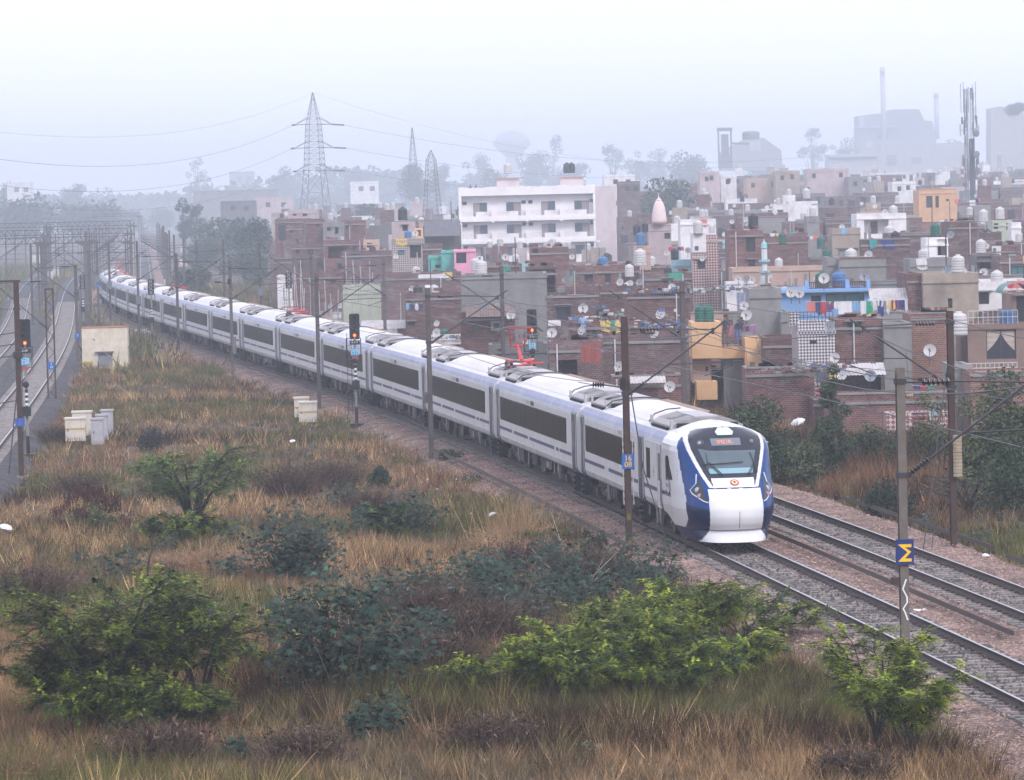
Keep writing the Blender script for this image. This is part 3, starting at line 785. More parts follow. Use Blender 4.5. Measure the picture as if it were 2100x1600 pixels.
GL = {'I': ['010', '010', '010', '010', '010'], 'S': ['111', '100', '111', '001', '111'], 'P': ['111', '101', '111', '100', '100'], 'E': ['111', '100', '111', '100', '111'], 'C': ['111', '100', '100', '100', '111'], 'A': ['111', '101', '111', '101', '101'], 'L': ['100', '100', '100', '100', '111'], '1': ['010', '110', '010', '010', '111']}
x = -.30
for ch in 'SPECIAL':
    for r in range(5):
        for c in range(3):
            if GL[ch][r][c] == '1':
                p = surf(x + c * .021, 3.345 - r * .022, .02); mb.box(p, (.016, .006, .016))
    x += .074
mb.build('amber_lettering', [AMB], noseroot)
HLG = EMIT('headlight_glow', (.93, 1.0, .97), 2.6)
HLC = P('headlight_glass', (.5, .62, .62), .12, .15, 8)
patch([(-.24, 3.50), (.24, 3.50), (.30, 3.60), (.17, 3.73), (-.17, 3.73), (-.30, 3.60)], .02).build('headlight', [HLC], noseroot, True)
mb = MB()
for xx in (-.12, .09): mb.disc(surf(xx, 3.61, .02), (0, -1, .25), [(.085, 0), (.08, .02), (.04, .03)], 14)
mb.build('headlight_lamp', [HLG], noseroot)
LENS = P('marker_lens', (.35, .42, .45), .15, .1); LRING = P('marker_ring', (.05, .07, .09), .2, .1); TAIL = P('tail_lens', (.42, .2, .25), .2, .1)
mb = MB(); mb.disc(surf(-.82, 3.28, .005), (-.1, -1, .3), [(.12, 0), (.12, .015), (.115, .02)], 18, 1); mb.disc(surf(-.85, 3.28, .02), (-.1, -1, .3), [(.055, 0), (.05, .02), (.03, .03)], 14, 0)
mb.build('camera_lamp', [LENS, LRING], noseroot)
mb = MB(); mb.disc(surf(.84, 3.30, .005), (.1, -1, .3), [(.07, 0), (.065, .02)], 14, 0); mb.build('round_lamp', [P('lens_dim', (.12, .14, .18), .2, .1)], noseroot)
for s in (-1, 1):
    mb = MB()
    out = [(s * 1.00, 1.46), (s * .90, 1.50), (s * 1.02, 2.30), (s * 1.10, 2.02), (s * 1.27, 1.82), (s * 1.24, 1.70)]
    patch(out, .006, 0, mb, 10, 24)
    o = mb.build('lamp_cluster', [MASK], noseroot, True)
    m2 = MB(); ring = [(s * .885, 1.48), (s * 1.00, 1.52), (s * 1.25, 1.72), (s * 1.30, 1.83), (s * 1.13, 2.05), (s * 1.08, 2.32)]
    m2.tube([surf(a, b, .02) for a, b in ring], .018, 5, 0); m2.build('cluster_trim', [NWHITE], o)
    m3 = MB(); m3.disc(surf(s * 1.13, 1.86, .0), (s * .4, -1, .2), [(.09, 0), (.08, .02), (.03, .03)], 14, 0); m3.build('marker_lamp', [LENS], o)
    m4 = MB(); m4.disc(surf(s * 1.10, 1.68, .0), (s * .4, -1, .2), [(.085, 0), (.075, .02), (.03, .03)], 14, 0); m4.build('tail_lamp', [TAIL], o)
# wipers
mb = MB()
mb.tube([surf(-.30, 2.30, .03), surf(-.62, 2.62, .07), surf(-.72, 2.68, .05)], .014, 5); mb.tube([surf(-.36, 2.28, .03), surf(-.66, 2.60, .07)], .012, 5)
mb.tube([surf(-.86, 2.60, .05), surf(-.4, 2.62, .05), surf(.05, 2.64, .05), surf(.42, 2.66, .05)], .016, 5); mb.tube([surf(-.70, 2.45, .05), surf(-.71, 2.95, .05)], .012, 5)
mb.build('wiper', [BLK], noseroot)
mb = MB(); mb.tube([surf(.50, 2.28, .03), surf(.76, 2.62, .07)], .014, 5); mb.tube([surf(.56, 2.28, .03), surf(.78, 2.58, .06)], .012, 5); mb.tube([surf(.84, 2.35, .05), surf(.70, 2.95, .05)], .014, 5)
mb.build('wiper', [BLK], noseroot)
# round emblem: red ring with dashes, cream centre, dark wheel mark
RED = P('emblem_red', (.62, .05, .08), .5, .1); CRM = P('emblem_cream', (.85, .68, .38), .5, .1)
mb = MB(); c = surf(.0, 2.07, .02); c[0] = .02
ax = surf(.0, 2.07, 1.0) - surf(.0, 2.07, 0)
for k in range(20):
    a = 2 * math.pi * k / 20
    u_ = np.array([1., 0, 0]); v_ = np.cross(ax, u_); v_ /= np.linalg.norm(v_)
    p = c + .125 * (math.cos(a) * u_ + math.sin(a) * v_); mb.box(p, (.03, .012, .03), 0)
mb.disc(c, ax, [(.122, -.004), (.122, .002)], 24, 0); mb.disc(c, ax, [(.095, 0), (.095, .006)], 20, 1)
for k in range(6):
    a = math.pi * k / 3; p = c + ax * .012 + .04 * (math.cos(a) * u_ + math.sin(a) * v_); mb.box(p, (.022, .008, .022), 2)
mb.box(c + ax * .012, (.03, .008, .05), 2)
mb.build('round_emblem', [RED, CRM, BLK], noseroot)
# panel seams and side crest
mb = MB()
mb.tube([surf(.05, z, .002) for z in np.linspace(.66, 1.2, 8)], .008, 4)
mb.tube([surf(x_, 1.915 + .012 * math.cos(x_ * 2), .002) for x_ in np.linspace(-.83, .83, 13)], .007, 4)
mb.tube([surf(x_, .605, -.01) for x_ in np.linspace(-.84, .84, 13)], .022, 4)
mb.build('panel_seam', [BLK], noseroot)
mb = MB()
for s in (-1, 1):
    pts = [(s * 1.635, 3.75 + .5 * math.cos(t), 1.80 + .26 * math.sin(t)) for t in np.linspace(-2.0, 1.9, 18)]
    mb.tube([(p[0], 2 * 3.75 - p[1], p[2]) for p in pts], .012, 4, 0)
    for k in range(5): side_box(mb, s, 3.55 + k * .13, 3.64 + k * .13, 1.78, 1.9, .006, 1); 
    side_box(mb, s, 3.55, 4.15, 1.895, 1.91, .006, 1); side_box(mb, s, 3.95, 4.15, 1.64, 1.70, .006, 2)
    side_box(mb, s, 6.58, 6.66, 2.2, 2.3, .006, 1); side_box(mb, s, 6.52, 6.72, 2.05, 2.18, .006, 1); side_box(mb, s, 6.55, 6.69, 1.93, 2.0, .006, 1)
mb.build('side_crest', [STRIPE, P('grey_lettering', (.25, .26, .3)), RED], noseroot)
# ------------------------------------------------------------------ overhead line: masts, cantilevers, wires
MRUST = P('mast_rust', (.05, .028, .024), .8, .25, 3, dirt=(.09, .05, .035), dirt_amt=.5)
MGREY = P('mast_grey', (.085, .075, .08), .75, .2, 3, dirt=(.16, .13, .1), dirt_amt=.4, rnd=.25)
MCONC = P('mast_weathered', (.15, .13, .115), .85, .2, 3, dirt=(.09, .08, .075), dirt_amt=.6)
TUBE = P('cantilever_tube', (.035, .033, .04), .6, .2)
WIRE = P('contact_wire', (.03, .028, .035), .5, .1)
INSB = P('insulator_dark', (.028, .022, .028), .3, .2)
PBLUE = P('plate_blue', (.01, .11, .42), .5, .1); PWHT = P('sign_white', (.75, .75, .78), .6, .05); PYEL = P('sign_yellow', (.85, .52, .02), .5, .05); PRD = P('plate_red', (.5, .06, .06), .5, .1)
DBLUE = P('sign_deep_blue', (.008, .03, .16), .4, .1)
ZC, ZM = 5.35, 6.75
def font_obj(name, text, size, loc, rot, mat, parent, extrude=.004):
    cu = bpy.data.curves.new(name, 'FONT'); cu.body = text; cu.size = size; cu.extrude = extrude; cu.align_x = 'CENTER'; cu.align_y = 'CENTER'
    cu.materials.append(mat); cu.space_line = .8
    t = bpy.data.objects.new('tmp', cu); me = bpy.data.meshes.new_from_object(t); bpy.data.objects.remove(t)
    o = link(name, me, parent); o.location = loc; o.rotation_euler = rot
    return o
def insulator(mb, a, b, m=0, n=8, R=.085):
    a, b = np.array(a), np.array(b); d = b - a; L = np.linalg.norm(d)
    prof = []
    for i in range(n): t = i / n * L; prof += [(.035, t), (R, t + L / n * .35), (R, t + L / n * .5), (.035, t + L / n * .85)]
    mb.disc(a, d, prof, 8, m)
def cantilever(o, c, side=1, reach=3.4, z0=4.9, k=1.0, zoff=0):
    """bracket arms from the mast out over the track; c = unit vector towards the track"""
    c = np.array([c[0], c[1], 0.]); up = np.array([0, 0, 1.])
    m0 = c * .15
    mb = MB()
    a = m0 + up * z0; b = c * (reach + .25) + up * 7.0
    mb.tube([a + (b - a) * .16, b + (b - a) * .06], .032, 6, 0); mb.build('cantilever_tube', TUBE, o)
    mb = MB(); insulator(mb, a, a + (b - a) * .16, 0, 7, .075); mb.box(a, (.12, .12, .12), 0); mb.build('insulator', INSB, o); mb = MB()
    e = m0 + up * 6.92; insulator(mb, e + c * .35, e + c * 1.0, 0, 6, .085); mb.build('insulator', INSB, o)
    mb = MB(); mb.tube([e, e + c * .36], .02, 5); mb.tube([e + c * .98, c * reach + up * 6.85], .02, 5); mb.build('stay_tube', TUBE, o)
    mb = MB(); p = a + (b - a) * .42
    mb.tube([p, c * (reach + .95) + up * (p[2] + .05)], .02, 5); q = c * (reach + .6) + up * (p[2] - .1)
    mb.tube([q + up * .22, q], .015, 4); mb.tube([q, c * (reach - .3) + up * ZC], .016, 4); mb.build('registration_arm', TUBE, o)
    mb = MB(); mb.tube([c * reach + up * 6.9, c * reach + up * 6.7], .05, 5); mb.build('wire_clamp', TUBE, o)
def hmast(o, h, mat, w=.20, cap=None, base=-.7):
    mb = MB(); t = .02
    mb.b2(-w / 2, w / 2, -w * .5, -w * .5 + t, base, h); mb.b2(-w / 2, w / 2, w * .5 - t, w * .5, base, h); mb.b2(-.012, .012, -w * .5 + t, w * .5 - t, base, h)
    mb.build('pole', mat, o)
    if cap:
        mb = MB(); mb.b2(-w * .55, w * .55, -w * .55, w * .55, h - .02, h + .1); mb.build('pole_cap', cap, o)
    for z in (4.85, 6.95): mb = MB(); mb.b2(-w * .65, w * .65, -w * .62, w * .62, z - .06, z + .06); mb.build('bracket_clamp', TUBE, o)
    mb = MB(); mb.b2(-.32, .32, -.32, .32, base - .2, -.42); mb.build('concrete_footing', CONC, o)
M_S = [-38, 4, 58, 107, 159, 203.5, 247.5, 287.5]
M_OFF = [2.9, 2.9, 3.2, 3.2, 3.2, 3.2, 3.2, 3.4]
M_H = [7.25, 7.35, 7.35, 7.3, 7.5, 7.6, 8.3, 7.8]
M_L = ['weathered grey mast with the blue sigma sign, nearest to the camera',
       'rust brown mast standing in front of the white driving car, with blue 16 plate',
       'pale topped mast in front of the third and fourth carriages',
       'rusty mast just behind the pair of white cabinets beside the train',
       'grey mast with a hanging ribbed counterweight on the left side of the train',
       'slim grey mast halfway along the train, between the cream hut and the counterweight mast',
       'hazy grey mast to the right of the cream hut against the train flank',
       'hazy mast with a small grey switch box near the tail of the train']
M_MAT = [MCONC, MRUST, MGREY, MGREY, MGREY, MGREY, MGREY, MGREY]
masts = []
for i, (s, of, h, lb) in enumerate(zip(M_S, M_OFF, M_H, M_L)):
    p = T(s, of); hd_ = head(s)
    o = empty('overhead_line_mast', p, -hd_, lb, 'mast', 'overhead line masts left of the train')
    hmast(o, h, M_MAT[i], .2 if i else .19, PWHT if i == 2 else None)
    cantilever(o, (1, 0), 1, of, 4.85); masts.append(o)
R_S = [2, 52, 106.5, 158, 201.5, 242.5, 279.5]
R_H = [7.3, 7.45, 7.45, 7.4, 7.6, 7.9, 8.0]
R_L = ['dark rusty mast with the ribbed pale counterweight at the right, beyond the empty track',
       'tall grey mast rising in front of the cream house', 'grey mast rising behind the raised red pantograph', 'grey mast standing before the leaning brick house frontage left of the pantograph',
       'grey mast directly behind the rusty mast by the white cabinets', 'hazy mast above the roof of the middle carriages', 'hazy mast over the train roof, furthest left of its row']
rmasts = []
for i, (s, h, lb) in enumerate(zip(R_S, R_H, R_L)):
    p = T(s, -D2 - 2.85); o = empty('overhead_line_mast', p, -head(s), lb, 'mast', 'overhead line masts beyond the empty track')
    hmast(o, h, MRUST if i == 0 else MGREY, .2); cantilever(o, (-1, 0), 1, 2.85, 4.95); rmasts.append(o)
# counterweights
def weight(o, x, y, z0, z1, n=14, r=.16, mat=None):
    mb = MB(); prof = []
    for k in range(n): a = z0 + (z1 - z0) * k / n; b = z0 + (z1 - z0) * (k + 1) / n; prof += [(r * .86, a - z0), (r, a - z0 + .02), (r, b - z0 - .02), (r * .86, b - z0)]
    mb.disc((x, y, z0), (0, 0, 1), prof, 12); mb.build('counterweight', mat, o)
    mb = MB(); mb.tube([(x, y, z1), (x, y, z1 + .9)], .012, 4); mb.build('weight_rope', TUBE, o)
CW = P('counterweight_pale', (.36, .31, .22), .8, .15, 5, dirt=(.18, .12, .08), dirt_amt=.6)
weight(rmasts[0], .12, -.22, 1.95, 3.3, 12, .15, CW); weight(masts[4], .14, -.2, 1.0, 2.2, 14, .13, P('counterweight_grey', (.18, .17, .17), .8, .2))
mb = MB(); mb.tube([(-.1, 0, 5.6), (-1.6, -2.5, -.3)], .018, 5); mb.tube([(-.1, 0, 5.0), (-1.2, -2.0, -.3)], .012, 4); mb.build('guy_rod', TUBE, rmasts[0])
mb = MB(); mb.tube([(.1, -.1, 5.2), (.35, -1.0, 2.5), (1.0, -2.6, -.4)], .022, 5); mb.build('guy_rod', TUBE, masts[1])
for o, z in ((masts[1], 5.05), (rmasts[0], 5.0), (masts[4], 5.9)):
    mb = MB(); 
    for k in range(3): mb.disc((-.12 - .0, -.16, z + .12 * k), (0, 1, 0), [(.1, -.05), (.1, .05)], 10)
    mb.tube([(-.1, 0, z), (-.75, 0, z + .1)], .02, 5); insulator(mb, (-.7, 0, z + .1), (-1.1, 0, z + .12), 0, 5, .09)
    mb.tube([(-1.1, 0, z + .12), (-1.5, .3, z + .2)], .012, 4); mb.build('tensioning_gear', BLK, o)
# signs on the masts
def plate(o, z, text, w=.34, h=.5, mat=None, col=None, size=.22, y=-.14):
    mb = MB(); mb.b2(-w / 2, w / 2, y - .012, y, z - h / 2, z + h / 2); p = mb.build('number_plate', mat or PBLUE, o)
    if text: font_obj('plate_lettering', text, size, (0, y - .02, z), (math.pi / 2, 0, 0), col or PWHT, p)
    return p
o = masts[0]
mb = MB(); mb.b2(-.205, .205, -.16, -.13, 2.85, 3.42); sg = mb.build('sigma_sign', DBLUE, o)
mb = MB(); poly = [(-.15, 3.31), (.15, 3.31), (.15, 3.24), (.0, 3.24), (.145, 3.14), (0, 2.99), (.15, 2.99), (.15, 2.92), (-.145, 2.92), (-.145, 2.935), (.06, 3.13), (-.145, 3.295)]
mb.extr(poly, -.172, -.163, 0); mb.build('sigma_letter', PYEL, sg)
mb = MB(); zz = [(.03, 2.52), (-.05, 2.30), (.04, 2.12), (.045, 2.0), (-.05, 1.86), (-.01, 1.78), (.05, 1.6)]
for (a, b), (c, d) in zip(zz[:-1], zz[1:]): mb.add([(a - .018, -.115, b), (a + .018, -.115, b), (c + .018, -.115, d), (c - .018, -.115, d), (a - .018, -.107, b), (a + .018, -.107, b), (c + .018, -.107, d), (c - .018, -.107, d)], [(3, 2, 1, 0), (0, 1, 5, 4), (2, 3, 7, 6), (1, 2, 6, 5), (0, 4, 7, 3)])
mb.build('white_zigzag_mark', PWHT, o)
mb = MB(); mb.b2(-.28, -.1, -.1, .1, 2.42, 2.56); mb.build('junction_box', MRUST, o)
mb = MB(); insulator(mb, (.12, 0, 6.62), (.3, 0, 6.62), 0, 3, .05); mb.build('insulator', CW, o)
p = plate(masts[1], 2.65, '16\n08', .4, .48, PBLUE, PYEL, .25)
for s_ in (-1, 1):
    mb = MB(); mb.b2(s_ * .16 - .012, s_ * .16 + .012, -.12, -.117, 1.25, 3.7)
    for k in range(10): mb.b2(s_ * .16 - .02, s_ * .16 + .02, -.15, -.12, 1.25 + k * .24, 1.38 + k * .24)
    mb.build('pale_warning_strip', P('faded_strip', (.4, .36, .34), .8, .2), masts[1])
mb = MB()
for z in (.75, -.05): mb.b2(-.06, .06, -.118, -.104, z, z + .22)
mb.build('yellow_paint_mark', P('faded_yellow_paint', (.16, .11, .03), .9, .3), masts[1])
for o, z in ((masts[6], 2.6), (masts[7], 3.3), (rmasts[5], 3.2)):
    mb = MB(); mb.b2(-.22, .22, -.3, -.12, z, z + .75); mb.build('switch_box', P('switch_box_grey', (.13, .15, .18), .6, .1), o)
mb = MB(); mb.b2(-.3, -.12, -.1, .1, 2.1, 2.6); mb.build('switch_box', MGREY, masts[2])
mb = MB(); mb.b2(-.22, -.1, -.1, .1, 2.9, 3.2); mb.build('switch_box', MGREY, rmasts[1])
def wire_run(name, label, ss, f_at, cat=True, rad=.017, span_sag=.85):
    mb = MB(); mc = MB()
    for a, b in zip(ss[:-1], ss[1:]):
        n = max(3, int((b - a) / 6)); st = a > 300
        t = np.linspace(0, 1, n + 1); k = 4 if not st else 3
        zz = ZM - span_sag * 4 * t * (1 - t); stag = .2 if int(a) % 2 else -.2
        mb.tube([f_at(a + (b - a) * u, 0, z) for u, z in zip(t, zz)], rad, k, 0, False)
        mc.tube([f_at(a + (b - a) * u, stag * (1 - 2 * abs(u - .5)), ZC) for u in t], rad, k, 0, False)
        if cat and a < 260:
            for u, z in zip(t[1:-1], zz[1:-1]): mc.tube([f_at(a + (b - a) * u, 0, z), f_at(a + (b - a) * u, stag * (1 - 2 * abs(u - .5)), ZC)], .007, 3, 1, False)
    o = empty('overhead_wire', f_at(ss[0], 0, ZC), 0, label, 'overhead wire', 'overhead wires above the tracks'); L = np.array(o.location)
    for q, nm in ((mb, 'catenary_wire'), (mc, 'contact_wire')):
        q.v = [tuple(np.array(v) - L) for v in q.v]; q.build(nm, [WIRE, WIRE], o)
far_s = [330, 375, 425, 480, 540, 610, 700, 800, 920]
wire_run('w', 'overhead wire strung above the train roofs', [-92] + M_S + far_s, T)
wire_run('w', 'overhead wire above the empty second track', [-92, -42] + R_S + [330, 375, 425, 480, 540, 610, 700, 800, 920], lambda s, o=0, z=0: T(s, o - D2, z))
def longwire(label, pts, r=.012):
    mb = MB(); pts = [np.array(p, float) for p in pts]; L = pts[0]
    out = []
    for a, b, in zip(pts[:-1], pts[1:]):
        for k in range(6): t = k / 6; q = a + (b - a) * t - np.array([0, 0, .5 * 4 * t * (1 - t)]); out.append(q - L)
    out.append(pts[-1] - L); mb.tube(out, r, 4, 0, False); o = mb.build('earth_wire', WIRE); o.location = L; tag(o, label, 'wire')
longwire('thin return wire running mast to mast on the near side of the train', [T(s, of + .25, 5.2) for s, of in zip(M_S[1:], M_OFF[1:])])
longwire('thin return wire running mast to mast beyond the empty track', [T(s, -D2 - 3.15, 5.3) for s in [-95, -42] + R_S])
longwire('second thin wire high on the masts beyond the empty track', [T(s, -D2 - 2.6, 7.1) for s in [-95, -42] + R_S])

# left-hand lines: single masts, lattice mast
def lmast(px, py, z_h, label, mat=MRUST, arm=None, w=.22, grp='masts of the left-hand tracks', wide=None):
    b = W(px, py, -.4); o = empty('overhead_line_mast', (b[0], b[1], 0), .12, label, 'mast', grp); hmast(o, z_h, mat, w); 
    if arm is not None: cantilever(o, (arm, 0), 1, 3.0, 4.6)
    return o
o = lmast(44, 975, 8.15, 'rust red mast with blue plate at the left edge, in front of the red signal', MRUST, None, .24)
mb = MB(); mb.b2(-2.2, .2, -.06, .06, 8.12, 8.2); mb.box((-1.9, 0, 7.98), (.3, .06, .12)); mb.build('top_arm', MRUST, o)
mb = MB()
for z in (4.9, 5.4, 5.9, 2.9): mb.tube([(-.1, 0, z), (-1.9, .4, z - .25)], .025, 5); insulator(mb, (-1.0, .2, z - .12), (-1.6, .33, z - .2), 0, 5, .07)
mb.b2(-.2, .2, -.2, .2, 4.75, 5.05); mb.build('side_bracket', INSB, o)
plate(o, 1.95, '5\n31', .42, .36, PBLUE, PRD, .17)
mb = MB(); mb.tube([(.1, .1, 4.8), (-.55, -.8, -.3)], .03, 5); mb.build('guy_rod', TUBE, o)
b = W(107, 822, -.4); o = empty('lattice_mast', (b[0], b[1], 0), .12, 'rusty twin-leg lattice mast with blue plate beside the left tracks', 'mast')
mb = MB()
for sx in (-.23, .23): mb.b2(sx - .05, sx + .05, -.08, .08, -.7, 6.45)
mb.build('mast_leg', MRUST, o); mb = MB()
for k in range(14):
    z = -.2 + k * .46; s_ = 1 if k % 2 else -1; mb.tube([(-.2 * s_, 0, z), (.2 * s_, 0, z + .46)], .018, 4)
mb.b2(-.28, .28, -.06, .06, 6.38, 6.48); mb.build('lacing_bar', MRUST, o); plate(o, 1.75, '7\n10', .44, .42, PBLUE, PWHT, .2, -.1)
cantilever(o, (-1, 0), 1, 3.2, 4.0)
o = lmast(160, 742, 6.9, 'grey mast with blue plate beside the left of the cream hut', MGREY, -1, .24); plate(o, 1.6, '7', .42, .36, PBLUE, PWHT, .25, -.16)
o = lmast(185, 668, 6.8, 'grey mast with a banded lower pole behind the cream hut', MGREY, -1, .2)
o = lmast(202, 660, 8.0, 'hazy mast carrying a blue plate at the tail of the train', MGREY, -1, .2); plate(o, 3.3, '7', .36, .3, PBLUE, PWHT, .2, -.16)
mb = MB(); mb.b2(-.25, .25, -.3, -.1, 3.7, 4.4); mb.build('switch_box', P('switch_box_grey', (.13, .15, .18)), o)
# far hazy masts
rr = random.Random(4); n = 0
for s in (318, 345, 375, 402, 425, 455, 480, 510, 540, 590, 650, 720, 800):
    for of in (3.2, -D2 - 2.9):
        p = T(s, of); h = rr.uniform(7.6, 8.6)
        side_ = 'left' if of > 0 else 'right'
        o = empty('overhead_line_mast', p, -head(s), f'hazy far mast on the {side_} side of the tracks beyond the train tail', 'mast', 'hazy masts beyond the train tail')
        mb = MB(); mb.b2(-.11, .11, -.11, .11, -.6, h); mb.build('pole', MGREY, o)
        c = 1 if of > 0 else -1; mb = MB(); mb.tube([(0, 0, 4.9), (c * 3.6, 0, 7.1)], .035, 4); mb.tube([(0, 0, 7), (c * 3.2, 0, 6.9)], .025, 4); mb.tube([(c * .9, 0, 5.4), (c * 3.8, 0, 5.4)], .025, 4); mb.build('cantilever', TUBE, o)
for at, Ln, nm, of in ((TA, LA_, 'outermost', 3.4), (TB, LB_, 'inner', 3.2)):
    for s in np.arange(300, min(Ln, 1400), 62):
        p = at(s, of); 
        if project(p)[0] < -20: continue
        o = empty('overhead_line_mast', p, .1, f'hazy far mast beside the {nm} of the two curving left tracks', 'mast', f'hazy masts of the {nm} left track')
        mb = MB(); mb.b2(-.11, .11, -.11, .11, -.6, rr.uniform(7.4, 8.6)); mb.build('pole', MGREY, o)
        mb = MB(); mb.tube([(0, 0, 4.9), (3.4, 0, 7.1)], .035, 4); mb.tube([(0, 0, 7), (3.1, 0, 6.9)], .025, 4); mb.tube([(.9, 0, 5.4), (3.7, 0, 5.4)], .025, 4); mb.build('cantilever', TUBE, o)
for at, Ln, lab in ((TA, LA_, 'overhead wire of the outermost left track'), (TB, LB_, 'overhead wire of the inner curved left track')):
    wire_run('w', lab, list(np.arange(0, min(Ln, 1000), 55)), at, True, .014)
# portal gantries
def portal(label, Y, xr, legs, zt=8.4, base=-.5):
    a = D(xr, 500, Y); zt0 = zt; o = empty('signal_gantry', (a[0], Y, 0), 0, label, 'gantry', 'lattice portals across the left tracks')
    x1 = D(legs[-1], 500, Y)[0] - a[0]
    mb = MB()
    for z in (zt0 - .75, zt0):
        for y in (-.3, .3): mb.b2(x1 - 2, .2, y - .05, y + .05, z - .05, z + .05)
    n = int(abs(x1) / .9)
    for k in range(n):
        xx = -k * .9; mb.tube([(xx, -.3, zt0 - .75), (xx - .45, -.3, zt0)], .035, 4); mb.tube([(xx - .45, -.3, zt0), (xx - .9, -.3, zt0 - .75)], .035, 4)
    mb.build('lattice_beam', MGREY, o)
    for lx in legs:
        X = D(lx, 500, Y)[0] - a[0]; mb = MB()
        for dx in (-.3, .3): mb.b2(X + dx - .07, X + dx + .07, -.3, .3, base, zt0 - .2)
        for k in range(9): mb.tube([(X - .3, -.3, k * .85), (X + .3, -.3, k * .85 + .6)], .03, 4)
        mb.b2(X - .8, X + .8, -.35, .35, zt0 - 1.0, zt0 - .82); mb.build('gantry_leg', MGREY, o)
portal('near rusty lattice portal beam crossing the left tracks', 520, 262, [262, 88, -90], 7.9)
portal('middle lattice portal beam, just above and behind the nearest portal', 600, 266, [266, 95, -70], 8.5)
portal('upper lattice portal of the three crossing at the left', 690, 272, [272, 100, -60], 9.3)
portal('small far portal standing over the vanishing tracks', 1050, 288, [288, 196], 10.2)
for Y, x, lab in ((560, 176, 'pale T-topped concrete column among the portal gantries'), (560, 90, 'dark T-topped column left of the pale one')):
    a = D(x, 500, Y); o = empty('column', (a[0], Y, 0), 0, lab, 'column'); mb = MB(); mb.b2(-.35, .35, -.35, .35, -.5, 6.4); mb.build('shaft', MGREY, o); mb = MB(); mb.extr([(-.5, 6.4), (.5, 6.4), (1.4, 6.9), (1.4, 7.1), (-1.4, 7.1), (-1.4, 6.9)], -.4, .4); mb.build('capital', MGREY, o)

